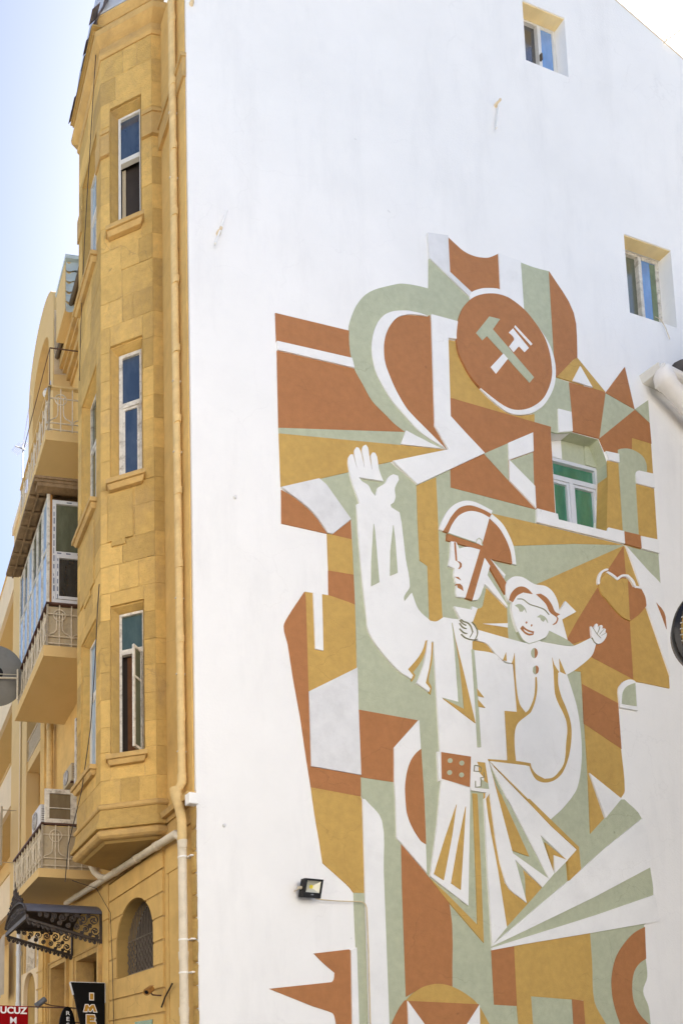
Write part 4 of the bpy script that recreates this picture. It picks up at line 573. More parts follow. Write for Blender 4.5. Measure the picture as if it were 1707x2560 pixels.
("child_figure","dress_line","Y",5,"4.798,6.298 5.156,6.32 5.194,6.323 5.232,6.326 5.27,6.329 5.308,6.33 5.376,6.331 5.444,6.33 5.512,6.328 5.58,6.327 5.584,6.308 5.587,6.289 5.591,6.27 5.599,6.253 5.615,6.229 5.634,6.205 5.655,6.184 5.68,6.166 5.714,6.149 5.752,6.136 5.792,6.124 5.83,6.111 5.87,6.119 5.911,6.126 5.951,6.135 5.989,6.15 6.027,6.174 6.063,6.202 6.095,6.233 6.125,6.266 6.158,6.303 6.19,6.342 6.216,6.383 6.236,6.424 6.259,6.507 6.274,6.59 6.285,6.674 6.298,6.757 6.308,6.799 6.317,6.842 6.326,6.884 6.331,6.925 6.334,6.967 6.334,7.008 6.331,7.049 6.324,7.089 6.314,7.125 6.299,7.16 6.283,7.195 6.266,7.229 6.247,7.264 6.226,7.297 6.205,7.331 6.187,7.366 6.171,7.4 6.157,7.435 6.145,7.471 6.138,7.508 6.133,7.602 6.134,7.697 6.136,7.793 6.138,7.889 6.127,8.087 6.134,8.058 6.141,8.03 6.149,8.002 6.16,7.975 6.179,7.947 6.2,7.92 6.223,7.894 6.246,7.868 6.22,7.851 6.217,7.805 6.212,7.758 6.209,7.712 6.21,7.667 6.217,7.618 6.227,7.569 6.24,7.521 6.255,7.475 6.274,7.427 6.297,7.381 6.32,7.335 6.34,7.288 6.358,7.242 6.375,7.195 6.39,7.148 6.401,7.099 6.408,7.047 6.412,6.994 6.412,6.94 6.408,6.886 6.399,6.815 6.385,6.743 6.369,6.672 6.35,6.601 6.334,6.549 6.315,6.497 6.294,6.446 6.27,6.396 6.247,6.351 6.221,6.306 6.192,6.262 6.158,6.221 6.121,6.185 6.081,6.152 6.038,6.123 5.992,6.098 5.948,6.08 5.904,6.066 5.858,6.057 5.813,6.053 5.774,6.054 5.737,6.06 5.702,6.07 5.671,6.085 5.645,6.106 5.624,6.132 5.607,6.16 5.592,6.188 5.581,6.209 5.574,6.232 5.567,6.254 5.56,6.277 5.522,6.281 5.483,6.284 5.386,6.283 5.289,6.281 5.192,6.279 5.096,6.277 4.807,6.274"),
("child_figure","sleeve_fold","Y",5,"5.176,7.9 5.242,8.037 5.241,7.899"),
("child_figure","sleeve_fold","Y",5,"6.263,8.091 6.378,7.849 6.263,7.882"),
("child_figure","sleeve_fold","Y",2,"4.631,8.128 4.654,8.134 4.679,8.141 4.702,8.147 4.726,8.148 4.77,8.147 4.815,8.144 4.857,8.137 4.894,8.123 4.936,8.095 4.971,8.061 5.004,8.024 5.038,7.989 4.622,7.986"),
("child_figure","head","W",5,"5.304,9.043 5.305,9.07 5.306,9.098 5.309,9.126 5.317,9.154 5.328,9.178 5.343,9.202 5.361,9.225 5.382,9.246 5.407,9.266 5.434,9.285 5.463,9.3 5.494,9.311 5.534,9.321 5.574,9.326 5.614,9.327 5.652,9.323 5.706,9.308 5.758,9.287 5.809,9.266 5.864,9.251 5.918,9.249 5.974,9.254 6.031,9.259 6.084,9.256 6.123,9.246 6.159,9.23 6.192,9.21 6.219,9.187 6.248,9.152 6.272,9.114 6.292,9.074 6.308,9.032 6.317,8.996 6.321,8.958 6.324,8.92 6.327,8.882 6.46,9.075 6.663,8.93 6.37,8.752 6.45,8.431 6.096,8.525 6.099,8.521 6.081,8.491 6.064,8.46 6.045,8.431 6.021,8.404 5.988,8.381 5.952,8.361 5.914,8.345 5.876,8.328 5.831,8.307 5.785,8.287 5.739,8.268 5.694,8.249 5.664,8.258 5.633,8.267 5.604,8.277 5.579,8.292 5.552,8.32 5.529,8.351 5.509,8.385 5.491,8.419 5.471,8.46 5.453,8.503 5.438,8.546 5.425,8.591 5.413,8.634 5.404,8.678 5.397,8.722 5.394,8.768 5.396,8.802 5.402,8.836 5.41,8.871 5.417,8.906 5.424,8.872 5.347,8.884 5.336,8.902 5.323,8.92 5.312,8.939 5.304,8.959 5.301,8.979 5.3,9 5.302,9.021"),
("child_figure","hair","T",6,"5.348,8.897 5.359,8.925 5.368,8.954 5.379,8.981 5.395,9.009 5.417,9.039 5.442,9.068 5.469,9.095 5.5,9.119 5.526,9.135 5.553,9.148 5.582,9.158 5.611,9.164 5.64,9.166 5.668,9.164 5.694,9.158 5.718,9.149 5.746,9.134 5.77,9.114 5.792,9.094 5.816,9.074 5.634,9.071 5.602,9.053 5.57,9.035 5.539,9.017 5.511,8.995 5.485,8.968 5.463,8.938 5.442,8.907 5.421,8.876"),
("child_figure","hair","T",6,"5.882,9.085 5.973,9.11 6.003,9.099 6.034,9.089 6.063,9.077 6.09,9.062 6.117,9.04 6.14,9.014 6.162,8.987 6.182,8.959 6.195,8.934 6.206,8.907 6.217,8.88 6.235,8.858 6.255,8.846 6.28,8.84 6.307,8.835 6.333,8.829 6.248,8.776 6.218,8.789 6.187,8.801 6.157,8.815 6.132,8.833 6.111,8.861 6.097,8.894 6.082,8.927 6.062,8.956 6.021,8.992 5.975,9.024 5.928,9.054"),
("child_figure","hair","T",6,"6.243,8.791 6.268,8.745 6.252,8.713 6.232,8.68 6.202,8.657 6.168,8.631 6.174,8.622 6.214,8.642 6.25,8.67 6.274,8.709 6.293,8.753 6.256,8.799"),
("child_figure","hair","Gd",6,"5.507,8.937 5.535,8.939 5.562,8.944 5.588,8.948 5.612,8.947 5.643,8.937 5.672,8.921 5.702,8.903 5.735,8.89 5.774,8.882 5.814,8.878 5.854,8.876 5.893,8.873 5.926,8.868 5.959,8.864 5.99,8.858 6.019,8.849 6.043,8.835 6.065,8.817 6.086,8.797 6.11,8.78 6.119,8.788 6.101,8.809 6.08,8.829 6.057,8.848 6.03,8.864 5.999,8.874 5.966,8.879 5.933,8.883 5.9,8.888 5.86,8.891 5.82,8.894 5.781,8.898 5.744,8.905 5.714,8.917 5.685,8.934 5.655,8.951 5.62,8.963 5.592,8.964 5.563,8.96 5.535,8.954 5.507,8.946"),
("child_figure","eye","G",6,"5.456,8.826 5.483,8.843 5.511,8.858 5.542,8.866 5.57,8.865 5.592,8.857 5.612,8.847 5.63,8.834 5.646,8.819 5.656,8.803 5.663,8.784 5.668,8.765 5.674,8.745 5.634,8.796 5.596,8.749 5.542,8.743 5.532,8.772 5.517,8.797 5.488,8.813"),
("child_figure","eye","G",6,"5.87,8.706 5.938,8.759 5.978,8.753 6.016,8.742 6.043,8.726 6.063,8.705 6.074,8.676 6.08,8.645 6.033,8.7 5.999,8.652 5.973,8.659 5.951,8.669 5.94,8.688 5.934,8.708"),
("child_figure","nose","T",6,"5.676,8.585 5.675,8.578 5.671,8.572 5.665,8.567 5.659,8.564 5.653,8.565 5.648,8.568 5.645,8.573 5.645,8.58 5.646,8.588 5.65,8.594 5.656,8.599 5.662,8.601 5.668,8.601 5.673,8.598 5.676,8.592"),
("child_figure","nose","T",6,"5.77,8.554 5.769,8.547 5.765,8.54 5.761,8.536 5.755,8.533 5.75,8.534 5.746,8.537 5.743,8.543 5.743,8.55 5.744,8.557 5.748,8.563 5.752,8.568 5.758,8.571 5.763,8.57 5.767,8.567 5.77,8.561"),
("child_figure","mouth","T",6,"5.533,8.464 5.58,8.52 5.597,8.509 5.614,8.498 5.632,8.487 5.651,8.478 5.688,8.467 5.728,8.461 5.761,8.459 5.795,8.46 5.779,8.402 5.741,8.388 5.703,8.378 5.679,8.379 5.657,8.383 5.636,8.389 5.616,8.398 5.593,8.412 5.572,8.429 5.553,8.446"),
("child_figure","mouth","W",7,"5.591,8.463 5.624,8.449 5.658,8.438 5.684,8.432 5.711,8.428 5.738,8.425 5.765,8.422 5.73,8.412 5.695,8.407 5.654,8.413 5.618,8.428 5.603,8.444"),
("child_figure","neck_shade","G",5,"6.096,8.524 6.185,8.5 6.274,8.477 6.363,8.453 6.45,8.425 6.484,8.411 6.515,8.392 6.545,8.373 6.576,8.354 6.542,8.347 6.509,8.34 6.475,8.334 6.442,8.33 6.336,8.325 6.23,8.323 6.126,8.322 6.021,8.321 5.922,8.322 5.943,8.335 5.964,8.349 5.985,8.362 6.005,8.377 6.023,8.391 6.038,8.407 6.054,8.436 6.068,8.465 6.082,8.494"),
("child_figure","neck_shade","G",5,"5.487,8.408 5.505,8.375 5.525,8.343 5.547,8.311 5.574,8.283 5.6,8.268 5.63,8.257 5.66,8.249 5.693,8.239 5.74,8.259 5.786,8.278 5.832,8.298 5.878,8.318 5.912,8.335 5.945,8.353 5.979,8.372 6.011,8.392 6.009,8.397 5.974,8.38 5.941,8.362 5.908,8.344 5.874,8.327 5.829,8.306 5.783,8.287 5.737,8.268 5.694,8.249 5.666,8.258 5.636,8.267 5.608,8.277 5.584,8.291 5.557,8.318 5.536,8.349 5.516,8.382 5.493,8.412"),
("child_figure","button","G",6,"5.776,8.028 5.753,8.031 5.735,8.045 5.724,8.069 5.722,8.099 5.729,8.131 5.744,8.159 5.764,8.179 5.787,8.189"),
("child_figure","button","T",6,"5.787,8.189 5.81,8.186 5.828,8.172 5.839,8.148 5.841,8.118 5.834,8.086 5.82,8.058 5.799,8.038 5.776,8.028"),
("child_figure","button","G",6,"5.782,7.767 5.762,7.769 5.746,7.782 5.736,7.802 5.734,7.829 5.74,7.856 5.753,7.88 5.772,7.898 5.792,7.907"),
("child_figure","button","T",6,"5.792,7.907 5.813,7.904 5.829,7.892 5.839,7.871 5.841,7.845 5.835,7.817 5.822,7.793 5.803,7.775 5.782,7.767"),
("child_figure","hand_line","Gd",6,"4.431,8.432 4.452,8.416 4.476,8.404 4.514,8.399 4.55,8.393 4.578,8.379 4.599,8.357 4.61,8.335 4.619,8.312 4.626,8.287 4.634,8.265 4.578,8.172 4.583,8.17 4.643,8.264 4.635,8.291 4.628,8.316 4.619,8.34 4.607,8.363 4.585,8.385 4.555,8.401 4.518,8.407 4.481,8.412 4.458,8.423 4.435,8.437"),
("child_figure","hand_line","Gd",6,"4.406,8.417 4.428,8.392 4.455,8.37 4.486,8.358 4.521,8.351 4.523,8.356 4.491,8.366 4.461,8.377 4.435,8.398 4.411,8.421"),
("child_figure","hand_line","Gd",6,"4.399,8.367 4.41,8.351 4.422,8.336 4.435,8.321 4.451,8.309 4.486,8.299 4.523,8.296 4.526,8.301 4.49,8.307 4.457,8.317 4.442,8.328 4.43,8.342 4.418,8.357 4.404,8.371"),
("child_figure","hand_line","Gd",6,"4.394,8.279 4.41,8.264 4.427,8.249 4.445,8.236 4.466,8.225 4.498,8.22 4.532,8.221 4.534,8.226 4.501,8.228 4.47,8.233 4.451,8.243 4.434,8.256 4.417,8.27 4.399,8.283"),
("child_figure","hand_line","Gd",6,"4.418,8.195 4.436,8.181 4.455,8.167 4.475,8.155 4.498,8.146 4.53,8.139 4.563,8.136 4.596,8.135 4.631,8.136 4.675,8.145 4.718,8.161 4.717,8.166 4.674,8.153 4.632,8.144 4.598,8.143 4.565,8.144 4.533,8.148 4.503,8.154 4.481,8.163 4.462,8.174 4.442,8.188 4.421,8.199"),
("child_figure","hand_line","Gd",6,"4.627,8.424 4.647,8.403 4.669,8.383 4.689,8.362 4.705,8.339 4.714,8.317 4.719,8.294 4.72,8.27 4.718,8.245 4.71,8.223 4.698,8.2 4.683,8.177 4.671,8.154 4.676,8.152 4.691,8.175 4.706,8.198 4.719,8.221 4.727,8.246 4.73,8.272 4.728,8.297 4.723,8.321 4.714,8.344 4.697,8.368 4.677,8.389 4.655,8.409 4.632,8.428"),
("child_figure","hand","W",5,"6.945,8.74 6.998,8.688 7.01,8.721 7.024,8.753 7.04,8.776 7.057,8.799 7.087,8.789 7.08,8.727 7.098,8.75 7.117,8.771 7.136,8.782 7.156,8.791 7.186,8.779 7.171,8.725 7.21,8.745 7.243,8.732 7.23,8.683 7.26,8.667 7.254,8.64 7.245,8.613 7.232,8.592 7.218,8.571 7.203,8.55 7.186,8.53 7.155,8.501 7.119,8.477 7.082,8.465 7.045,8.457 7.01,8.466 6.981,8.481 6.969,8.496 6.96,8.514 6.954,8.533 6.95,8.553 6.945,8.577 6.943,8.602 6.942,8.628 6.942,8.654 6.942,8.675 6.942,8.696 6.944,8.718"),
("child_figure","hand_line","Gd",6,"7.062,8.629 7.083,8.662 7.101,8.695 7.115,8.727 7.125,8.76 7.119,8.76 7.105,8.728 7.091,8.696 7.074,8.664 7.057,8.631"),
("child_figure","hand_line","Gd",6,"7.107,8.624 7.161,8.678 7.212,8.733 7.207,8.736 7.153,8.682 7.102,8.627"),
("child_figure","hand_line","Gd",6,"7.142,8.607 7.198,8.64 7.246,8.675 7.243,8.679 7.193,8.646 7.139,8.611"),
("child_figure","hand_line","Gd",6,"6.971,8.717 6.985,8.695 7.001,8.673 7.017,8.652 7.035,8.632 7.055,8.613 7.077,8.595 7.1,8.578 7.124,8.562 7.129,8.566 7.108,8.585 7.086,8.602 7.064,8.62 7.044,8.639 7.026,8.658 7.01,8.679 6.994,8.7 6.977,8.72"),
("child_figure","hand_line","Gd",6,"6.946,8.542 6.953,8.524 6.962,8.506 6.971,8.489 6.985,8.473 7.011,8.459 7.043,8.451 7.046,8.456 7.018,8.467 6.993,8.481 6.981,8.495 6.971,8.511 6.963,8.529 6.952,8.545")
]

mural = empty('mural', WAL.pt(4.5, 0.02, 8.0), 'large relief mural with a worker, a child and a hammer emblem on the white wall', 'mural')
PAINT = {'W': 'white_relief', 'Wd': 'white_worn', 'T': 'terracotta_paint', 'G': 'sage_paint', 'Y': 'ochre_paint', 'Gd': 'sage_line'}
LAYH = {0: 0.006, 1: 0.009, 2: 0.012, 3: 0.023, 4: 0.027, 5: 0.031, 6: 0.034, 7: 0.037}
heads = {}
for i, (grp, nm, colr, lay, pts) in enumerate(MURAL):
    poly = [tuple(float(v) for v in t.split(',')) for t in pts.split()]
    wob = [(u + random.uniform(-0.003, 0.003), z + random.uniform(-0.003, 0.003)) for u, z in poly] if len(poly) < 14 else poly
    mb = MB().prism(WAL, wob, -0.004 - i * 0.00001, LAYH[lay] + i * 0.00002)
    par = mural
    if grp != 'mural':
        par = heads.get(grp, mural)
    o = mb.build(nm, PAINT[colr], par)
    if grp != 'mural' and grp not in heads and nm == grp: heads[grp] = o
    if grp in ('medallion',) and nm == 'rim': rim = o
heads['worker_figure']['label'] = 'white relief worker in a helmet with one arm raised'
heads['child_figure']['label'] = 'white relief child with open arms and a hair bow'
heads['medallion']['label'] = 'round terracotta medallion with crossed hammers'

# ================================================================== YELLOW HOUSE
yb = empty('yellow_house', FAC.pt(3.0, -1.0, 0), 'old yellow stone apartment house with a tall bay window at the corner', 'building')
def fbox(nm, m, u0, u1, d0, d1, z0, z1, par=None, fr=FAC, bevel=0.0): return MB().box(fr, u0, u1, d0, d1, z0, z1).build(nm, m, par or yb, bevel=bevel)
# plain wall behind everything (with openings left at the ground floor and the loggia)
wl = MB()
wl.box(FAC, 0.06, 0.84, -0.34, 0.0, 0.0, 18.6)
wl.box(FAC, 0.84, 2.76, -0.34, 0.0, 4.845, 18.6)
wl.box(FAC, 2.76, 3.20, -0.34, 0.0, 0.0, 18.0)
wl.box(FAC, 3.20, 4.45, -0.34, 0.0, 3.86, 18.0); wl.box(FAC, 3.20, 4.45, -0.9, -0.7, 0.0, 3.9)
wl.box(FAC, 4.45, 5.10, -0.34, 0.0, 0.0, 18.0)
wl.box(FAC, 5.10, 6.15, -0.34, 0.0, 3.98, 18.0); wl.box(FAC, 5.10, 6.15, -0.7, -0.5, 0.0, 4.0)
wl.box(FAC, 6.15, 6.90, -0.34, 0.0, 0.0, 18.0)
wl.box(FAC, 6.90, 8.50, -0.34, 0.0, 0.0, 5.4); wl.box(FAC, 6.90, 8.90, -2.2, -2.0, 5.4, 20.0)
wl.box(FAC, 8.50, 8.92, -0.34, 0.0, 0.0, 18.0)
wl.box(FAC, 6.70, 6.90, -2.0, -0.34, 5.4, 18.0); wl.box(FAC, 8.5, 8.7, -2.0, -0.34, 5.4, 18.0)
wl.box(FAC, 1.6, 9.0, -9.0, -2.3, 0.0, 17.5)
wl.build('wall', 'yellow_plaster', yb)
fbox('corner_strip', 'yellow_plaster', 0.04, 0.262, 0.0, 0.022, 5.3, 18.4)
fbox('string_course', 'yellow_trim', 0.02, 0.755, 0.0, 0.055, 16.28, 16.60)
fbox('string_course', 'yellow_trim', 0.01, 0.757, 0.0, 0.085, 16.60, 16.66)
# oriel outline, offset outward by o
def outline(o):
    pts = [(BS1, -0.05), (BS1, BD1), (P2S, P2D), (P2S + BFL, P2D), (P2S + BFL + P2S - BS1, BD1), (P2S + BFL + P2S - BS1, -0.05)]
    res = []
    n = len(pts)
    lines = []
    for i in range(n - 1):
        (a, b_), (c_, d_) = pts[i], pts[i + 1]
        l = math.hypot(c_ - a, d_ - b_); nx, ny = -(d_ - b_) / l, (c_ - a) / l
        lines.append((a + nx * o, b_ + ny * o, c_ - a, d_ - b_))
    res.append((lines[0][0], -0.05))
    for i in range(n - 2):
        x1, y1, dx1, dy1 = lines[i]; x2, y2, dx2, dy2 = lines[i + 1]
        t = ((x2 - x1) * dy2 - (y2 - y1) * dx2) / (dx1 * dy2 - dy1 * dx2)
        res.append((x1 + dx1 * t, y1 + dy1 * t))
    l = lines[-1]; res.append((l[0] + l[2], -0.05))
    return res
def band(nm, m, prof, bevel=0):   # prof: (z, offset) pairs
    mb = MB(); mb.loft([[FAC.pt(s_, d_, z) for s_, d_ in outline(o)] for z, o in prof]); return mb.build(nm, m, yb, bevel=bevel)
ZB, ZT = 5.50, 18.42
WIN = [(15.10, 17.41), (10.69, 13.07), (6.25, 8.67)]
DW = (0.16, 0.64); FW = (0.18, 0.85)
core = MB()
for fr, ln, uw in ((DIA, BLD, DW), (FRO, BFL, FW)):
    core.box(fr, 0.0 if fr is DIA else 0.02, uw[0], -0.22, -0.010, ZB, ZT); core.box(fr, uw[1], ln - 0.012, -0.22, -0.010, ZB, ZT)
    zs = [ZB] + [z for w in reversed(WIN) for z in w] + [ZT]
    for k in range(0, len(zs), 2): core.box(fr, uw[0], uw[1], -0.22, -0.010, zs[k], zs[k + 1])
core.box(RET, -0.05, BD1 - 0.008, -0.20, -0.010, ZB, ZT)
o3 = outline(-0.04); core.loft([[FAC.pt(o3[3][0], o3[3][1], z), FAC.pt(o3[4][0], o3[4][1], z), FAC.pt(o3[4][0] - 0.15, o3[4][1] - 0.1, z), FAC.pt(o3[3][0] - 0.15, o3[3][1] - 0.1, z)] for z in (ZB, ZT)])
core.build('bay_wall', 'mortar', yb)
# ashlar of the oriel, block by block
def courses(z0, z1, h):
    z = z0; out = []
    while z < z1 - 0.1:
        hh = h * random.choice((0.9, 1.0, 1.0, 1.12)); e = min(z1, z + hh)
        if z1 - e < 0.18: e = z1
        out.append((z, e)); z = e
    return out
G = 0.0022
def ashlar(fr, u0, u1, cs, uw, seed):
    rnd = random.Random(seed)
    def piece(a, b_, z, e):
        if b_ - a < 0.03 or e - z < 0.03: return
        pr = rnd.uniform(-0.003, 0.003)
        MB().box(fr, a + G, b_ - G, -0.009, pr, z + G, e - G).build('stone_block', 'yellow_stone', yb, bevel=0.003)
    for k, (z, e) in enumerate(cs):
        spans = [(u0, u1, z, e)]
        if uw:
            spans = []
            cuts = [w for w in WIN if w[0] - 0.02 < e and w[1] + 0.02 > z]
            if cuts:
                wz0, wz1 = cuts[0]
                spans += [(u0, uw[0], z, e), (uw[1], u1, z, e)]
                if z < wz0: spans.append((uw[0], uw[1], z, wz0))
                if e > wz1: spans.append((uw[0], uw[1], wz1, e))
            else: spans = [(u0, u1, z, e)]
        for a, b_, zz, ee in spans:
            w = b_ - a
            if w > 0.55:
                c_ = a + w * rnd.uniform(0.3, 0.7)
                if k % 2: piece(a, c_, zz, ee); piece(c_, b_, zz, ee)
                else:
                    c2 = a + w * rnd.uniform(0.55, 0.72); c1 = a + w * rnd.uniform(0.25, 0.4)
                    piece(a, c1, zz, ee); piece(c1, c2, zz, ee); piece(c2, b_, zz, ee)
            else: piece(a, b_, zz, ee)
cs = courses(ZB, ZT, 0.44)
ashlar(DIA, 0.0, BLD, cs, DW, 3); ashlar(FRO, 0.0, BFL, cs, FW, 4)
for z, e in cs: MB().box(RET, -0.0, BD1 - 0.001, -0.009, random.uniform(-0.002, 0.002), z + G, e - G).build('stone_block', 'yellow_stone', yb)
# window surrounds, sills and windows of the oriel
def surround(fr, u0, u1, z0, z1, i0, i1, iz0, iz1, dep):
    mb = MB()
    ro = [(u0, z0), (u0, z1), (u1, z1), (u1, z0)]
    a = 0.022
    r1 = [(u0 + 0.002, z0), (u0 + 0.002, z1 - 0.002), (u1 - 0.002, z1 - 0.002), (u1 - 0.002, z0)]
    r2 = [(u0 + a * 0.3, z0), (u0 + a * 0.3, z1 - a), (u1 - a, z1 - a), (u1 - a, z0)]
    r3 = [(i0, iz0), (i0, iz1), (i1, iz1), (i1, iz0)]
    rings = [[fr.pt(u, 0.001, z) for u, z in r1], [fr.pt(u, -0.03, z) for u, z in r1], [fr.pt(u, -0.03, z) for u, z in r2], [fr.pt(u, -dep, z) for u, z in r3]]
    mb.loft(rings, False, False)
    return mb.build('window_surround', 'yellow_stone', yb)
def sill(fr, u0, u1, z, dep=0.12):
    mb = MB(); mb.box(fr, u0, u1, -0.15, dep, z - 0.075, z)
    mb.loft([[fr.pt(u0 + 0.02 + k, 0.0, zz), fr.pt(u1 - 0.02 - k, 0.0, zz), fr.pt(u1 - 0.02 - k, dep - 0.025 - k, zz), fr.pt(u0 + 0.02 + k, dep - 0.025 - k, zz)] for zz, k in ((z - 0.076, 0.0), (z - 0.11, 0.012), (z - 0.15, 0.03))])
    return mb.build('window_sill', 'yellow_trim', yb, bevel=0.004)
for (z0, z1) in WIN:
    surround(DIA, DW[0], DW[1], z0 - 0.02, z1, 0.175, 0.512, z0 + 0.02, z1 - 0.08, 0.14)
    surround(FRO, FW[0], FW[1], z0 - 0.02, z1, 0.22, 0.80, z0 + 0.02, z1 - 0.08, 0.16)
    sill(DIA, 0.125, 0.705, z0 - 0.0); sill(FRO, 0.15, 1.01, z0 - 0.0)
def casement(fr, u0, u1, z0, z1, zt, dep, fm, gu, gl, w=0.045, lower_open=False, double=False, nm='window'):
    """frame with a transom; glass above, sash or open hole below"""
    mb = bars(MB(), fr, u0, u1, z0, z1, -dep - 0.05, -dep + 0.01, w)
    mb.box(fr, u0 + w, u1 - w, -dep - 0.048, -dep + 0.016, zt - 0.04, zt + 0.04)
    wn = mb.build(nm, fm, yb)
    MB().box(fr, u0 + w, u1 - w, -dep - 0.03, -dep - 0.022, zt + 0.04, z1 - w).build('pane', gu, wn)
    if not lower_open:
        s = bars(MB(), fr, u0 + w + 0.002, u1 - w - 0.002, z0 + w + 0.002, zt - 0.042, -dep - 0.03, -dep + 0.004, 0.035)
        s.build('sash', fm, wn)
        MB().box(fr, u0 + w + 0.037, u1 - w - 0.037, -dep - 0.016, -dep - 0.010, z0 + w + 0.037, zt - 0.077).build('pane', gl, wn)
    return wn
a = casement(DIA, 0.15, 0.512, 15.12, 17.33, 16.49, 0.125, 'white_frame', 'glass_blue', 'glass_dark', 0.038, True); a['label'] = 'top window with its lower half open'
MB().box(DIA, 0.40, 0.455, -0.30, -0.20, 15.17, 16.45).build('curtain', 'rail_sheet', a)
a = casement(DIA, 0.15, 0.512, 10.71, 12.98, 12.08, 0.125, 'old_paint_wood', 'glass_blue', 'glass_blue', 0.055); a['label'] = 'middle window with peeling paint'
a = casement(DIA, 0.15, 0.515, 6.27, 8.58, 7.95, 0.125, 'old_paint_wood', 'glass_teal', 'glass_dark', 0.038, True); a['label'] = 'lower window with a casement swung open'
MB().box(DIA, 0.27, 0.40, -0.21, -0.19, 6.3, 7.9).build('curtain', 'brown_curtain', a)
MB().box(DIA, 0.16, 0.50, -0.20, -0.185, 8.0, 8.5).build('curtain', 'green_curtain', a)
hinge = DIA.pt(0.20, -0.10, 0); free = DIA.pt(0.318, 0.12, 0); sd = (free - hinge); SL = sd.length; sd.normalize()
SW = Frame(hinge, sd, Vector((sd.y, -sd.x, 0)))
sm = bars(MB(), SW, 0.0, SL, 6.32, 7.90, -0.015, 0.015, 0.04); sm.box(SW, 0.04, SL - 0.04, -0.012, 0.012, 7.40, 7.43)
so = sm.build('open_sash', 'old_paint_wood', a)
for (z0, z1) in ((6.36, 7.40), (7.43, 7.86)): MB().box(SW, 0.04, SL - 0.04, -0.004, 0.004, z0, z1).build('pane', 'glass_olive', a)
for (z0, z1), g in zip(WIN, ('glass_pale', 'glass_olive', 'glass_pale')):
    a = casement(FRO, 0.20, 0.83, z0 + 0.02, z1 - 0.06, z0 + 1.42, 0.15, 'old_paint_wood' if g == 'glass_olive' else 'white_frame', g, g, 0.05)
    MB().box(FRO, 0.49, 0.54, -0.16, -0.13, z0 + 0.07, z0 + 1.38).build('mullion', 'old_paint_wood', a)
dark = MB(); dark.loft([[FAC.pt(s_, d_, z) for s_, d_ in outline(-0.235)] for z in (5.6, 18.3)]); dark.build('room', 'dark_interior', yb)
# string band beside the top windows, apron panels, cornice and base of the oriel
for (u0, u1) in ((0.0, 0.155), (0.655, BLD)):
    mb = MB(); mb.prism(DIA, [(u0 + (0.0 if u0 else -0.012), 16.58), (u1, 16.58), (u1, 16.93), (u0 + (0.0 if u0 else -0.012), 16.93)], 0.0, 0.03)
    mb.box(DIA, u0, u1, 0.0, 0.045, 16.931, 16.985); mb.box(DIA, u0, u1, 0.0, 0.04, 16.53, 16.579); mb.build('string_band', 'yellow_trim', yb)
mb = MB(); mb.box(RET, 0.0, BD1 + 0.02, 0.0, 0.03, 16.58, 16.93); mb.box(RET, 0.0, BD1 + 0.02, 0.0, 0.045, 16.931, 16.985); mb.box(RET, 0.0, BD1 + 0.02, 0.0, 0.04, 16.53, 16.579); mb.build('string_band', 'yellow_trim', yb)
for (u0, u1) in ((-0.02, 0.17), (0.86, BFL)):
    mb = MB(); mb.box(FRO, u0, u1, 0.0, 0.03, 16.53, 16.985); mb.build('string_band', 'yellow_trim', yb)
MB().prism(DIA, [(0.31, 9.72), (0.42, 9.72), (0.42, 9.63), (0.62, 9.63), (0.62, 9.72), (0.68, 9.72), (0.68, 10.50), (0.31, 10.50)], -0.002, 0.022).build('apron_panel', 'yellow_stone', yb, bevel=0.004)
MB().prism(FRO, [(0.25, 9.3), (0.40, 9.3), (0.40, 9.2), (0.68, 9.2), (0.68, 9.3), (0.85, 9.3), (0.85, 10.4), (0.25, 10.4)], -0.002, 0.022).build('apron_panel', 'yellow_stone', yb, bevel=0.004)
band('cornice', 'yellow_trim', [(18.42, 0.012), (18.46, 0.03), (18.50, 0.03), (18.52, 0.012), (18.62, 0.012), (18.66, 0.06), (18.72, 0.115), (18.80, 0.125), (18.86, 0.10), (18.87, 0.05)])
band('attic_band', 'yellow_stone', [(18.871, 0.02), (19.02, 0.02)])
band('cornice', 'yellow_trim', [(19.021, 0.03), (19.05, 0.05), (19.10, 0.085), (19.14, 0.09), (19.15, 0.06)])
band('flashing', 'zinc', [(19.151, 0.095), (19.17, 0.10), (19.55, 0.06), (20.1, 0.0)])
band('cornice', 'yellow_trim', [(ZB - 0.06, 0.028), (ZB - 0.04, 0.045), (ZB + 0.0, 0.045), (ZB + 0.03, 0.012), (ZB + 0.032, 0.002)])
band('bay_base', 'yellow_stone', [(5.13, 0.085), (5.16, 0.09), (5.30, 0.03), (5.438, 0.012)])
band('base_moulding', 'yellow_trim', [(4.99, -0.02), (5.00, 0.015), (5.03, 0.05), (5.07, 0.06), (5.10, 0.05), (5.128, 0.03)])
band('bay_soffit', 'soffit_plaster', [(4.955, -0.10), (4.988, -0.06)])
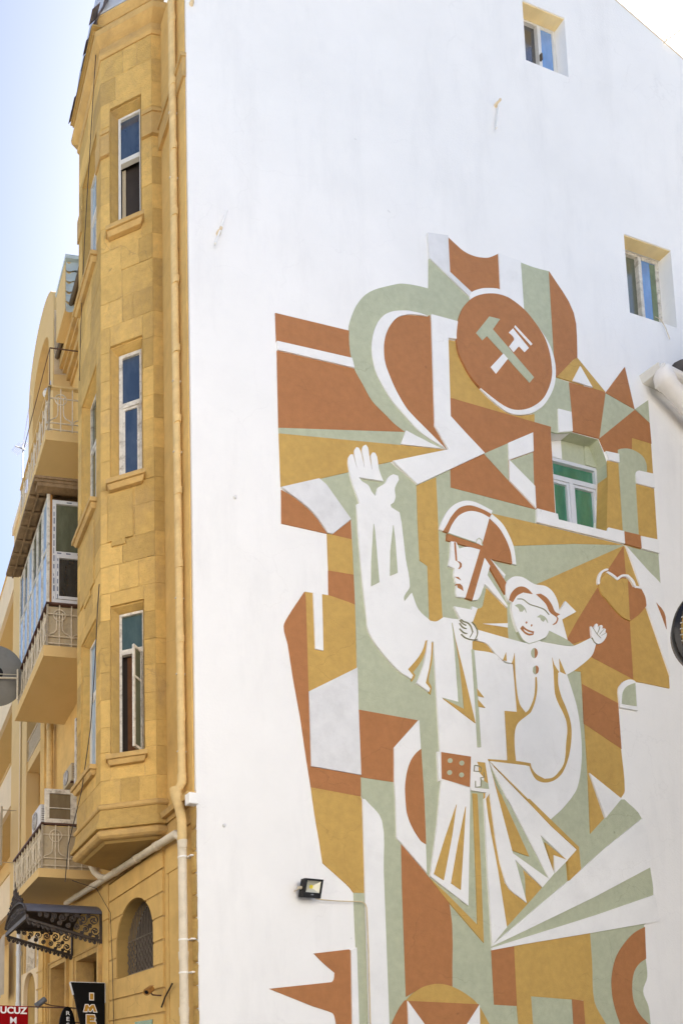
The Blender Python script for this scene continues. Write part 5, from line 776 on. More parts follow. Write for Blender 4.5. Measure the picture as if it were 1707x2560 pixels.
# slates and eave on the street side of the oriel
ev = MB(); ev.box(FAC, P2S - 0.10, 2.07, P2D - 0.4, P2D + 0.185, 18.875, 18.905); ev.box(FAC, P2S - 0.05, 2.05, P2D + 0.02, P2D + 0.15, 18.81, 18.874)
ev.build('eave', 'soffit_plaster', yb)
sl = MB()
slo = []
for r in range(3):
    for k in range(8):
        s0 = P2S - 0.22 + k * 0.15 + (0.08 if r % 2 else 0); d0 = P2D + 0.215 - r * 0.09; z0 = 18.915 + r * 0.13
        mb = MB(); j = random.uniform(-0.02, 0.02)
        mb.hexa([FAC.pt(s0, d0 + j, z0 + j), FAC.pt(s0 + 0.155, d0 + j, z0 + j), FAC.pt(s0 + 0.155, d0 - 0.12, z0 + 0.18), FAC.pt(s0, d0 - 0.12, z0 + 0.18),
                 FAC.pt(s0, d0 + j, z0 + 0.014 + j), FAC.pt(s0 + 0.155, d0 + j, z0 + 0.014 + j), FAC.pt(s0 + 0.155, d0 - 0.12, z0 + 0.194), FAC.pt(s0, d0 - 0.12, z0 + 0.194)])
        mb.build('slate', 'slate', yb)
rb = MB(); rb.hexa([FAC.pt(0.9, -3.0, 19.3), FAC.pt(2.0, -3.0, 19.3), FAC.pt(2.0, 0.85, 19.1), FAC.pt(P2S, 0.85, 19.1), FAC.pt(0.9, -3.0, 20.2), FAC.pt(1.9, -3.0, 20.2), FAC.pt(1.9, 0.4, 20.0), FAC.pt(P2S, 0.4, 20.0)])
rb.build('roof', 'zinc', yb)
# main cornice beyond the oriel, with gutter
mc = MB()
for (z0, z1, d) in ((17.30, 17.42, 0.05), (17.42, 17.60, 0.14), (17.60, 17.70, 0.22), (17.70, 18.0, 0.30)): mc.box(FAC, 2.6, 5.05, 0.0, d, z0, z1 - 0.001)
mc.build('cornice', 'yellow_trim', yb)
gt = MB(); gt.tube([FAC.pt(2.6, 0.36, 18.05), FAC.pt(5.08, 0.36, 17.98)], 0.055, 8)
gt.box(FAC, 2.6, 5.05, 0.0, 0.34, 18.001, 18.06); gt.build('gutter', 'gutter_dark', yb)
# arched attic gable further along
def arch_pts(c, z0, zs, r, n=14, rz=None):
    return [(c - r, z0)] + [(c - r * math.cos(math.pi * k / n), zs + (rz or r) * math.sin(math.pi * k / n)) for k in range(n + 1)] + [(c + r, z0)]
GD = 0.45
gb = holed(Frame(FAC.pt(0, GD, 0), FAC.u, FAC.n), arch_pts(6.02, 13.2, 19.35, 1.06), [arch_pts(6.0, 13.6, 18.75, 0.68, 12)], 0.0, -0.5); gb.build('gable', 'cream_plaster', yb)
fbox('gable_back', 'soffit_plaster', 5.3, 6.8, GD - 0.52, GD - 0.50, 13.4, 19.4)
for s_ in (5.75, 6.35):
    mb = MB(); mb.tube([FAC.pt(s_, GD - 0.35, 13.6), FAC.pt(s_, GD - 0.35, 17.6)], 0.07, 10); mb.box(FAC, s_ - 0.11, s_ + 0.11, GD - 0.46, GD - 0.24, 17.6, 17.75); mb.build('column', 'cream_light', yb, smooth=True)
gr = MB(); gr.box(FAC, 4.96, 5.02, GD - 0.5, GD - 0.02, 17.55, 19.2); gr.build('gable_side', 'cream_light', yb)
tl = MB(); tl.box(FAC, 4.0, 4.62, 0.30, 0.49, 17.9, 19.02); tp = tl.build('roof_gable', 'cream_plaster', yb)
for r in range(5):
    mb = MB(); z0 = 17.80 + r * 0.245
    n = 16; prof = [(k / n, 0.008 * math.sin(k / n * math.pi * 4)) for k in range(n + 1)]
    mb.loft([[FAC.pt(3.985 - p + off, -0.10 + t * 0.585, zz + 0.012 * math.sin(t * 12.5) * (1 if zz == z0 else 0.0)) for t, p in prof] for zz, off in ((z0, -0.012), (z0 + 0.25, 0.012))], False, False)
    mb.build('roof_tile', 'teal_tile', tp)
MB().box(FAC, 3.94, 4.62, -0.12, 0.51, 19.03, 19.12).build('ridge_cap', 'teal_tile', tp)

# ---------------------------------------------------------------- balconies
def scroll(c, r0, r1, a0, turns, e, g, n=22):
    return [c + e * (r0 + (r1 - r0) * k / n) * math.cos(a0 + turns * 2 * math.pi * k / n) + g * (r0 + (r1 - r0) * k / n) * math.sin(a0 + turns * 2 * math.pi * k / n) for k in range(n + 1)]
UP = Vector((0, 0, 1))
def railing(mb, fr, u0, u1, d, z0, z1, module=0.43, r=0.0125):
    H = z1 - z0
    n = max(1, round((u1 - u0) / module)); w = (u1 - u0) / n
    P = lambda u, z: fr.pt(u, d, z)
    for z in (z0 + 0.06, z0 + 0.20, z0 + H * 0.78): mb.tube([P(u0, z), P(u1, z)], r, 5)
    for u in (u0, u1): mb.box(fr, u - 0.016, u + 0.016, d - 0.016, d + 0.016, z0, z1)
    for k in range(n):
        a = u0 + k * w; m = a + w * 0.5
        mb.tube([P(m, z0), P(m, z1)], r, 5)
        if k: mb.tube([P(a, z0), P(a, z1)], r, 5)
        c = P(m, z0 + H * 0.76); rr = min(0.115, w * 0.27)
        mb.tube([c + fr.u * rr * math.cos(t * math.pi / 8) + UP * rr * math.sin(t * math.pi / 8) for t in range(16)], r * 0.9, 5, True)
        for sgn in (-1, 1):
            x = rr * 0.55
            mb.tube([P(m + sgn * x * 0.9, z0 + H * 0.74), P(m + sgn * x * 0.85, z0 + H * 0.5), P(m + sgn * x * 1.0, z0 + H * 0.40), P(m + sgn * (x + 0.04), z0 + H * 0.33), P(m + sgn * w * 0.40, z0 + H * 0.29), P(m + sgn * w * 0.5, z0 + H * 0.22)], r * 0.9, 5)
            mb.lathe(P(m + sgn * x * 0.9, z0 + H * 0.73), UP, [(0.002, 0), (0.022, 0.03), (0.017, 0.06), (0.002, 0.08)], 6)
    return mb
def balcony(s0, s1, d, zb, zt, rt, hand, sheet_back, label):
    sb = MB(); sb.box(FAC, s0, s1, -0.02, d, zb, zt); bl = sb.build('balcony', 'cream_plaster', yb); bl['label'] = label
    SD = Frame(FAC.pt(s0 + 0.03, 0, 0), FAC.n, -FAC.u); FR = Frame(FAC.pt(s0 + 0.03, 0, 0), FAC.u, FAC.n)
    railing(MB(), SD, 0.12, d - 0.08, 0.0, zt + 0.01, rt).build('side_railing', 'rail_iron', bl)
    railing(MB(), FR, 0.0, s1 - s0 - 0.06, d - 0.08, zt + 0.01, rt).build('front_railing', 'rail_iron', bl)
    hm = MB(); hm.box(FAC, s0 - 0.0, s0 + 0.06, 0.0, d - 0.05, rt, rt + 0.035); hm.box(FAC, s0, s1, d - 0.115, d - 0.045, rt, rt + 0.035); hm.build('handrail', hand, bl)
    if sheet_back:
        sh = MB(); sh.box(FAC, s0 + 0.06, s0 + 0.072, 0.1, d - 0.1, zt + 0.01, rt - 0.01); sh.box(FAC, s0 + 0.06, s1 - 0.05, d - 0.125, d - 0.113, zt + 0.01, rt - 0.01); sh.build('infill_sheet', 'rail_sheet', bl)
    return bl
bA = balcony(3.18, 5.36, 1.147, 13.826, 14.02, 14.97, 'pipe_paint', False, 'top balcony open to the sky')
bB = balcony(3.18, 5.38, 1.147, 9.36, 9.575, 10.42, 'rail_dark', True, 'glazed balcony in the middle')
bC = balcony(3.20, 5.36, 1.205, 5.072, 5.238, 6.08, 'rail_dark', True, 'lowest balcony with a timber frame')
fr_ = MB()
fr_.tube([FAC.pt(3.21, 1.06, 14.99), FAC.pt(3.21, 1.06, 15.85), FAC.pt(3.21, 0.1, 15.85)], 0.011, 5); fr_.tube([FAC.pt(3.21, 1.06, 15.85), FAC.pt(5.3, 1.06, 15.85)], 0.009, 5); fr_.build('clothes_frame', 'rail_dark', bA)
# the glazed storey of the middle balcony
tape = MB()
gs = MB()
S0 = 3.21
SD = Frame(FAC.pt(S0, 0, 0), FAC.n, -FAC.u)
bars(gs, SD, 0.18, 0.985, 10.47, 12.60, -0.06, 0.0, 0.075); gs.box(SD, 0.255, 0.91, -0.058, 0.002, 11.45, 11.53)
gw = gs.build('balcony_window', 'new_frame', yb); gw['label'] = 'new white side window of the glazed balcony, tape still on'
s2 = bars(MB(), SD, 0.262, 0.903, 10.552, 11.448, -0.03, 0.012, 0.055); s2.build('sash', 'new_frame', gw)
MB().box(SD, 0.255, 0.91, -0.035, -0.028, 11.53, 12.525).build('pane', 'glass_olive', gw)
MB().box(SD, 0.317, 0.848, -0.02, -0.014, 10.607, 11.393).build('pane', 'glass_dark', gw)
for k in range(13):
    z = 10.55 + k * 0.155
    for u in (0.205, 0.947): tape.box(SD, u - 0.008 + random.uniform(-0.01, 0.01), u + 0.012, 0.0005, 0.0025, z, z + random.choice((0.05, 0.09, 0.12)))
    if z < 11.4: 
        for u in (0.29, 0.876): tape.box(SD, u - 0.01, u + 0.008, 0.0125, 0.0145, z, z + random.choice((0.05, 0.09)))
for u in (0.4, 0.62, 0.8): tape.box(SD, u, u + 0.09, 0.0026, 0.0040, 11.48, 11.505)
for u in (0.35, 0.6): tape.box(SD, u, u + 0.1, 0.0005, 0.0025, 12.55, 12.57)
tape.build('frame_tape', 'frame_tape', gw)
fbox('corner_post', 'old_paint_wood', S0 - 0.01, S0 + 0.05, 1.035, 1.085, 10.456, 12.76)
fbox('corner_post', 'camera_brown', S0 + 0.0, S0 + 0.045, 0.988, 1.034, 10.456, 12.7)
fbox('head_beam', 'wood_soffit', 3.05, 3.2, 0.05, 1.33, 12.70, 12.78)
NP = 6
for k in range(NP):
    u0 = S0 + 0.055 + k * (2.10 / NP); u1 = u0 + 2.10 / NP - 0.03
    q = bars(MB(), FAC, u0, u1, 10.456, 12.72, 1.03, 1.075, 0.032); q.box(FAC, u0 + 0.032, u1 - 0.032, 1.032, 1.078, 11.62, 11.665)
    qo = q.build('balcony_window', 'old_paint_wood', yb)
    for z0, z1, g in ((10.488, 11.62, 'glass_pale'), (11.665, 12.688, 'glass_olive' if k % 3 else 'glass_pale')):
        MB().box(FAC, u0 + 0.032, u1 - 0.032, 1.05, 1.056, z0, z1).build('pane', g, qo)
fbox('end_wall', 'wood_soffit', 5.33, 5.36, 0.05, 1.03, 10.456, 12.75)
sofB = MB(); sofB.box(FAC, 3.02, 5.36, -0.02, 1.40, 12.83, 12.88); so = sofB.build('balcony_roof', 'wood_soffit', yb)
for k in range(7):
    u = 3.04 + k * 0.335
    fm = MB(); fm.box(FAC, u, u + 0.05, 0.0, 1.395, 12.775, 12.829); fm.build('rafter', 'wood_soffit', so)
    pn = MB(); pn.box(FAC, u + 0.075, u + 0.30, 1.10, 1.22, 12.80, 12.8285); pn.box(FAC, u + 0.075, u + 0.30, 1.265, 1.385, 12.80, 12.8285); pn.build('soffit_panel', 'wood_soffit', so)
MB().box(FAC, 3.03, 5.355, 1.225, 1.26, 12.77, 12.8289).build('batten', 'wood_soffit', so)
# things seen through the side window
pot = empty('cooking_pot', FAC.pt(3.5, 0.62, 10.5), 'steel cooking pot standing inside the glazed balcony', 'pot')
MB().lathe(FAC.pt(3.5, 0.62, 10.80), UP, [(0.16, 0.0), (0.17, 0.02), (0.17, 0.26), (0.155, 0.26), (0.15, 0.03)], 20).build('bowl', 'steel_pot', pot, True)
MB().lathe(FAC.pt(3.5, 0.62, 11.062), UP, [(0.175, 0.0), (0.17, 0.02), (0.05, 0.06), (0.02, 0.09)], 20).build('lid', 'steel_pot', pot, True)
tag(top(MB().box(FAC, 3.38, 3.72, 0.3, 0.92, 10.50, 10.80).build('storage_box', 'green_curtain')), 'green box under the cooking pot on the glazed balcony', 'box')
cl = MB(); cl.loft([[FAC.pt(3.40 + 0.02 * math.sin(t * 2.0), 0.32 + t * 0.055, z + 0.02 * math.cos(t * 1.3)) for t in range(11)] for z in (11.13, 11.28)], False, False)
tag(top(cl.build('cloth', 'red_cloth')), 'red patterned cloth hanging behind the side window', 'cloth')

# timber frame on the lowest balcony
tf = MB(); SDC = Frame(FAC.pt(3.23, 0, 0), FAC.n, -FAC.u)
bars(tf, SDC, 0.50, 1.08, 6.12, 6.78, -0.04, 0.0, 0.085); tf.box(SDC, 0.585, 0.995, -0.02, -0.006, 6.41, 6.425); tf.box(SDC, 0.42, 0.50, -0.05, 0.01, 6.12, 8.2)
tfo = tf.build('timber_frame', 'old_paint_wood', yb)
MB().box(SDC, 0.585, 0.995, -0.03, -0.026, 6.205, 6.695).build('pane', 'glass_brown', tfo)
q = bars(MB(), SDC, 0.10, 0.42, 6.12, 7.15, -0.30, -0.26, 0.04); qo = q.build('balcony_door', 'new_frame', yb); MB().box(SDC, 0.14, 0.38, -0.285, -0.278, 6.16, 7.11).build('pane', 'glass_pale', qo)
def ac_unit(loc_s, loc_d, z, w, hgt, dep, label, case='ac_white'):
    e = empty('air_conditioner', FAC.pt(loc_s, loc_d, z), label, 'air conditioner')
    MB().box(FAC, loc_s, loc_s + w, loc_d, loc_d + dep, z, z + hgt).build('casing', case, e, bevel=0.012)
    cc = FAC.pt(loc_s + w * 0.6, loc_d + dep + 0.004, z + hgt * 0.5)
    MB().disc(cc, FAC.n, hgt * 0.40, hgt * 0.40, 0.01, 24).build('fan_grille', 'ac_grille', e)
    g = MB()
    for k in range(6): g.tube([cc + FAC.n * 0.014 + (FAC.u * math.cos(t * math.pi / 8) + UP * math.sin(t * math.pi / 8)) * hgt * 0.066 * (k + 0.5) for t in range(16)], 0.004, 4, True)
    g.build('fan_guard', 'ac_white', e)
    g = MB()
    for k in range(7): g.box(FAC, loc_s - 0.004, loc_s, loc_d + 0.03, loc_d + dep - 0.03, z + hgt * (0.15 + 0.1 * k), z + hgt * (0.19 + 0.1 * k))
    g.build('louvre', 'ac_grille', e)
    g = MB(); g.box(FAC, loc_s + 0.03, loc_s + 0.07, loc_d - 0.3, loc_d + dep, z - 0.03, z - 0.002); g.box(FAC, loc_s + w - 0.07, loc_s + w - 0.03, loc_d - 0.3, loc_d + dep, z - 0.03, z - 0.002); g.build('bracket', 'rail_dark', e)
    return e
ac_unit(3.42, 0.99, 6.14, 0.55, 0.42, 0.13, 'white air conditioner on the handrail of the lowest balcony')
ac_unit(3.75, 0.16, 7.24, 0.50, 0.36, 0.24, 'old brownish air conditioner high above the lowest balcony by the bay window', 'rail_sheet')

# pilaster, loggia and parapet further along the front
fbox('pilaster', 'yellow_plaster', 6.36, 6.89, 0.0, 0.10, 0.0, 13.0)
fbox('pilaster', 'yellow_plaster', 6.45, 6.80, 0.10, 0.14, 0.0, 13.0)
fbox('pilaster', 'cream_plaster', 8.42, 8.92, -0.3, 0.06, 0.0, 16.0)
pb = MB(); pb.box(FAC, 6.90, 8.45, -2.0, 0.02, 9.74, 10.02); lb = pb.build('loggia_balcony', 'cream_plaster', yb)
mb = MB(); mb.box(FAC, 6.92, 8.43, -0.02, 0.0, 10.03, 10.62); mb.build('infill_sheet', 'rail_sheet', lb)
mb = MB()
for z in (10.05, 10.62): mb.tube([FAC.pt(6.90, 0.03, z), FAC.pt(8.45, 0.03, z)], 0.014, 5)
for k in range(16): mb.tube([FAC.pt(6.92 + k * 0.1, 0.025, 10.05), FAC.pt(6.92 + k * 0.1, 0.025, 10.62)], 0.006, 4)
mb.build('front_railing', 'rail_iron', lb)
pb = MB(); pb.box(FAC, 6.90, 8.45, -2.0, 0.02, 5.32, 5.45); pb.build('loggia_floor', 'cream_plaster', yb)

# ---------------------------------------------------------------- ground floor
ledge = MB()
ledge.box(FAC, 0.0, 0.80, 0.0, 0.06, 5.13, 5.20); ledge.box(FAC, 0.0, 0.80, 0.0, 0.13, 5.20, 5.29); ledge.box(FAC, 0.0, 0.80, 0.0, 0.03, 4.9, 5.13)
ledge.build('ledge', 'yellow_trim', yb)
fbox('frieze', 'yellow_trim', 0.84, 2.80, 0.0, 0.05, 4.86, 4.95)
fbox('pilaster', 'yellow_plaster', 0.30, 0.735, 0.0, 0.035, 4.40, 4.9); fbox('pilaster', 'yellow_plaster', 0.35, 0.70, 0.0, 0.02, 0.0, 4.399)
fbox('pilaster', 'yellow_plaster', 0.735, 0.838, -0.02, 0.012, 0.0, 4.86)
fbox('pilaster', 'yellow_plaster', 2.80, 3.06, 0.0, 0.05, 4.25, 4.95); fbox('pilaster', 'yellow_plaster', 2.83, 3.02, 0.0, 0.03, 0.0, 4.249)
JZ = [0.0, 0.6, 1.2, 1.75, 2.05, 2.405, 2.76, 3.11, 3.465, 3.81, 4.17, 4.515, 4.845]
AC, ARAD, ASP, ASILL = 1.80, 0.665, 3.66, 3.08
def arch_half(z):
    if z < ASILL: return None
    if z <= ASP: return ARAD
    t = z - ASP
    return math.sqrt(ARAD ** 2 - t ** 2) if t < ARAD else None
for k in range(len(JZ) - 1):
    z0, z1 = JZ[k] + 0.017, JZ[k + 1] - 0.017
    polys = []
    zz = [z0 + (z1 - z0) * i / 8 for i in range(9)]
    if z1 < ASILL or z0 > ASP + ARAD: polys = [[(0.84, z0), (2.76, z0), (2.76, z1), (0.84, z1)]]
    else:
        lo = max(z0, ASILL)
        if z0 < ASILL < z1: polys.append([(0.84, z0), (2.76, z0), (2.76, ASILL - 0.002), (0.84, ASILL - 0.002)]); zz = [ASILL + (z1 - ASILL) * i / 8 for i in range(9)]
        if ASP + ARAD < z1:
            ztop = ASP + ARAD
            zz = [lo + (ztop - lo) * (1 - (1 - i / 8) ** 2) for i in range(9)]
            cur = [(AC - (arch_half(min(z, ztop - 1e-4)) or 0), z) for z in zz]
            polys.append([(0.84, zz[0])] + cur[:-1] + [(AC, ztop)] + [(2 * AC - u, z) for u, z in reversed(cur[:-1])] + [(2.76, zz[0]), (2.76, z1), (0.84, z1)])
        else:
            cur = [(AC - arch_half(z), z) for z in zz]
            polys.append([(0.84, zz[0])] + cur + [(0.84, zz[-1])])
            polys.append([(2.76, zz[-1])] + [(2 * AC - u, z) for u, z in reversed(cur)] + [(2.76, zz[0])])
    for p in polys:
        MB().prism(FAC, p, -0.30, 0.045).build('stone_course', 'yellow_plaster', yb)
    if k < len(JZ) - 2 and not (JZ[k + 1] > ASILL and JZ[k + 1] < ASP + ARAD):
        fbox('joint_moulding', 'yellow_trim', 0.835, 2.765, -0.3, 0.022, JZ[k + 1] - 0.0155, JZ[k + 1] + 0.0155)
    elif k < len(JZ) - 2:
        hw = arch_half(JZ[k + 1])
        fbox('joint_moulding', 'yellow_trim', 0.835, AC - hw - 0.003, -0.3, 0.03, JZ[k + 1] - 0.0155, JZ[k + 1] + 0.0155); fbox('joint_moulding', 'yellow_trim', AC + hw + 0.003, 2.765, -0.3, 0.03, JZ[k + 1] - 0.0155, JZ[k + 1] + 0.0155)
fbox('wall_backing', 'yellow_plaster', 0.80, 2.80, -0.52, -0.48, 0.0, 3.0)
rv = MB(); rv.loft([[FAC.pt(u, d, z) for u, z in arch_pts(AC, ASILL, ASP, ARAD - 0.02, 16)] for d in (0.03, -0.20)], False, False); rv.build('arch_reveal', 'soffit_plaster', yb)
fbox('arch_sill', 'yellow_plaster', AC - ARAD, AC + ARAD, -0.3, 0.046, ASILL - 0.001, ASILL + 0.02)
vd = MB(); vd.prism(FAC, arch_pts(AC, ASILL, ASP, ARAD + 0.02, 16), -0.34, -0.32); vd.build('arched_window', 'dark_interior', yb)
gr = MB()
for k in range(24):
    u = AC - 0.62 + k * 0.0537; t = abs(u - AC); ztop = ASP + math.sqrt(max(0.0, ARAD ** 2 - t * t)) - 0.01
    gr.tube([FAC.pt(u, -0.16, ASILL + 0.02), FAC.pt(u, -0.16, ztop)], 0.007, 4)
for k in range(12):
    u = AC - 0.60 + k * 0.1074
    for r in range(4):
        z = ASILL + 0.10 + r * 0.14
        gr.tube([FAC.pt(u, -0.15, z), FAC.pt(u + 0.05, -0.15, z + 0.07), FAC.pt(u, -0.15, z + 0.14)], 0.006, 4); gr.tube([FAC.pt(u + 0.107, -0.15, z), FAC.pt(u + 0.057, -0.15, z + 0.07), FAC.pt(u + 0.107, -0.15, z + 0.14)], 0.006, 4)
for z in (ASILL + 0.10, ASILL + 0.66): gr.tube([FAC.pt(AC - 0.64, -0.155, z), FAC.pt(AC + 0.64, -0.155, z)], 0.009, 4)
gr.build('window_grille', 'grille_iron', yb)
# shop window below the arch
so_ = MB().box(FAC, 1.16, 1.75, 0.046, 0.052, 0.8, 2.33); so_.build('shop_window', 'glass_green', yb)
# rustic lumps of the corner
rnd = random.Random(5)
for k in range(15):
    z0 = 0.6 + k * 0.30
    if z0 > 4.85: break
    mb = MB(); mb.loft([[FAC.pt(0.0 + a, 0.0, z), FAC.pt(0.10, 0.0, z), FAC.pt(0.10 - d * 0.4, d * 0.7, z), FAC.pt(-0.035 + a, d * 0.7, z)] for z, d, a in ((z0 + 0.0, 0.012, 0.03), (z0 + 0.03, 0.04, rnd.uniform(0.0, 0.02)), (z0 + 0.15, 0.05, rnd.uniform(-0.012, 0.012)), (z0 + 0.255, 0.045, rnd.uniform(-0.012, 0.012)), (z0 + 0.285, 0.012, 0.03))]); mb.build('corner_stone', 'yellow_stone', yb)
# doorways
def doorway(s0, s1, zt, m_in, dep, label):
    mb = MB(); mb.box(FAC, s0 - 0.10, s0, -0.30, 0.05, 0.0, zt + 0.10); mb.box(FAC, s1, s1 + 0.10, -0.30, 0.05, 0.0, zt + 0.10); mb.box(FAC, s0, s1, -0.30, 0.05, zt, zt + 0.10)
    mb.box(FAC, s0 - 0.14, s0 - 0.10, 0.0, 0.075, 0.0, zt + 0.14); mb.box(FAC, s1 + 0.10, s1 + 0.14, 0.0, 0.075, 0.0, zt + 0.14); mb.box(FAC, s0 - 0.10, s1 + 0.10, 0.0, 0.075, zt + 0.10, zt + 0.14)
    d = mb.build('doorway', 'yellow_trim', yb); d['label'] = label
    MB().box(FAC, s0 + 0.002, s1 - 0.002, -dep, -dep + 0.04, 0.14, zt).build('door', m_in, d)
    return d
doorway(3.33, 4.42, 3.74, 'rust_panel', 0.55, 'doorway under the iron canopy')
doorway(5.12, 6.12, 3.86, 'rust_panel', 0.45, 'doorway beyond the iron canopy')
sgl = empty('window_sign', FAC.pt(3.2, -0.1, 3.2), 'greenish glass sign with yellow letters beside the doorway', 'sign')
MB().box(FAC, 3.22, 3.62, -0.16, -0.12, 2.2, 3.74).build('board', 'glass_olive', sgl)
for k in range(5): MB().box(FAC, 3.27 + k * 0.06, 3.31 + k * 0.06, -0.12, -0.112, 2.9 + 0.03 * (k % 2), 3.22).build('letter', 'letter_gold', sgl)
# carved panels, niche, far piers
def carved(s0, s1, z0, z1, par):
    rnd2 = random.Random(9); mb = MB(); mb.box(FAC, s0, s1, 0.0, 0.03, z0, z1); o = mb.build('carved_panel', 'stone_block_pale', par)
    mb = MB()
    for k in range(26):
        a = FAC.pt(rnd2.uniform(s0 + 0.05, s1 - 0.05), 0.035, rnd2.uniform(z0 + 0.05, z1 - 0.05))
        mb.tube(scroll(a, 0.01, 0.06, rnd2.uniform(0, 6), 1.1, FAC.u, UP, 9), 0.014, 4)
    mb.build('carving', 'stone_block_pale', o)['kind'] = 'stuff'
carved(6.98, 7.35, 4.05, 4.95, yb); carved(7.55, 8.35, 4.05, 4.95, yb)
nb = MB(); nb.prism(FAC, [(6.92, 0.0), (7.15, 0.0), (7.15, 3.5)] + [(7.7 - 0.55 * math.cos(math.pi * k / 10), 3.5 + 0.5 * math.sin(math.pi * k / 10)) for k in range(1, 10)] + [(8.25, 3.5), (8.25, 0.0), (8.48, 0.0), (8.48, 4.04), (6.92, 4.04)], 0.001, 0.12); nb.build('niche', 'cream_light', yb)
MB().prism(FAC, [(7.15, 0.0), (8.25, 0.0), (8.25, 3.5)] + [(7.7 + 0.55 * math.cos(math.pi * k / 10), 3.5 + 0.5 * math.sin(math.pi * k / 10)) for k in range(1, 10)] + [(7.15, 3.5)], 0.001, 0.01).build('niche_back', 'soffit_plaster', yb)
for k in range(9):
    z = 0.5 + k * 0.42
    fbox('joint_moulding', 'yellow_trim', 6.45, 6.95, 0.141, 0.155, z, z + 0.03)

# ================================================================== PIPES
dp = empty('drainpipe', FAC.pt(0.45, 0.12, 5.5), 'yellow painted drainpipe running down the house beside the bay', 'drainpipe')
MB().tube([FAC.pt(0.25, 0.09, 19.5), FAC.pt(0.235, 0.09, 12.0), FAC.pt(0.19, 0.09, 6.0), FAC.pt(0.19, 0.09, 5.56)], 0.052, 12).build('pipe', 'pipe_paint', dp, True)
z = 18.7
while z > 6.2:
    sx_ = 0.19 + 0.0047 * (z - 6); MB().tube([FAC.pt(sx_, 0.09, z), FAC.pt(sx_, 0.09, z + 0.10)], [0.055, 0.061], 12).build('collar', 'pipe_paint', dp, True)
    if int(z * 10) % 3 != 1: MB().box(FAC, sx_ - 0.01, sx_ + 0.01, 0.0, 0.155, z - 0.45, z - 0.43).build('bracket', 'rail_iron', dp)
    z -= 1.12
MB().tube([FAC.pt(0.19, 0.09, 5.62), FAC.pt(0.19, 0.09, 5.50), FAC.pt(0.22, 0.12, 5.42)], [0.062, 0.062, 0.056], 12).build('elbow', 'pipe_paint', dp, True)
MB().tube([FAC.pt(0.235, 0.15, 5.44), FAC.pt(0.24, 0.15, 5.36), FAC.pt(0.16, 0.14, 5.10), FAC.pt(0.13, 0.13, 4.92), FAC.pt(0.13, 0.13, 4.6)], [0.085, 0.075, 0.062, 0.060, 0.060], 12).build('elbow', 'pipe_paint', dp, True)
dw = empty('drainpipe', FAC.pt(0.45, 0.13, 0.2), 'cream lower drainpipe clamped to the ground floor by the corner', 'drainpipe')
MB().tube([FAC.pt(0.13, 0.13, 4.66), FAC.pt(0.11, 0.13, 0.2)], 0.056, 12).build('pipe', 'pipe_white', dw, True)
for z in (4.55, 3.04, 2.3, 1.0):
    MB().tube([FAC.pt(0.125, 0.13, z), FAC.pt(0.125, 0.13, z + 0.11)], [0.060, 0.066], 12).build('collar', 'pipe_white', dw, True)
for z in (4.42, 3.30, 2.86, 1.4):
    MB().box(FAC, 0.02, 0.15, 0.0, 0.075, z, z + 0.02).build('clamp', 'pvc_white', dw); MB().tube([FAC.pt(0.125, 0.13, z), FAC.pt(0.125, 0.13, z + 0.022)], 0.0605, 12).build('clamp', 'pvc_white', dw)
hp = empty('waste_pipe', FAC.pt(2.0, 0.17, 4.9), 'cream waste pipe sloping under the bay to the drainpipe', 'pipe')
MB().tube([FAC.pt(0.15, 0.13, 4.72), FAC.pt(0.26, 0.15, 4.80), FAC.pt(4.75, 0.15, 5.04)], 0.06, 12).build('pipe', 'pipe_white', hp, True)
for s_ in (0.75, 1.4, 2.2, 3.2, 4.1): MB().tube([FAC.pt(s_, 0.15, 4.80 + (s_ - 0.26) * 0.0535), FAC.pt(s_ + 0.09, 0.15, 4.805 + (s_ - 0.26) * 0.0535)], 0.069, 12).build('collar', 'pipe_white', hp, True)
MB().tube([FAC.pt(2.62, 0.15, 4.92), FAC.pt(2.75, 0.22, 4.98), FAC.pt(2.80, 0.30, 5.08), FAC.pt(2.80, 0.36, 5.2)], 0.055, 10).build('branch', 'pipe_white', hp, True)
d3 = empty('drainpipe', FAC.pt(6.05, 0.12, 6.0), 'yellow drainpipe behind the balconies', 'drainpipe')
MB().tube([FAC.pt(6.06, 0.12, 13.0), FAC.pt(6.06, 0.12, 5.2)], 0.075, 10).build('pipe', 'pipe_paint', d3, True)
for z in (11.6, 9.6, 7.2): MB().tube([FAC.pt(6.06, 0.12, z), FAC.pt(6.06, 0.12, z + 0.12)], 0.09, 10).build('collar', 'pipe_paint', d3, True)
d4 = empty('drainpipe', FAC.pt(8.6, 0.2, 1.0), 'grey drainpipe at the far left beside the carved panels', 'drainpipe')
MB().tube([FAC.pt(8.62, 0.16, 5.6), FAC.pt(8.62, 0.16, 0.2)], 0.07, 10).build('pipe', 'zinc', d4, True)
for z in (4.6, 3.2): MB().tube([FAC.pt(8.62, 0.16, z), FAC.pt(8.62, 0.16, z + 0.12)], 0.085, 10).build('collar', 'zinc', d4, True)
d5 = empty('gutter_spout', FAC.pt(5.1, 0.4, 17.6), 'bent gutter spout at the end of the dark eave', 'drainpipe')
MB().tube([FAC.pt(5.08, 0.36, 17.98), FAC.pt(5.14, 0.36, 17.75), FAC.pt(5.16, 0.42, 17.5), FAC.pt(5.16, 0.55, 17.3)], 0.06, 8).build('pipe', 'zinc', d5, True)
MB().tube([FAC.pt(5.16, 0.53, 17.33), FAC.pt(5.16, 0.57, 17.27)], 0.075, 8).build('collar', 'zinc', d5, True)

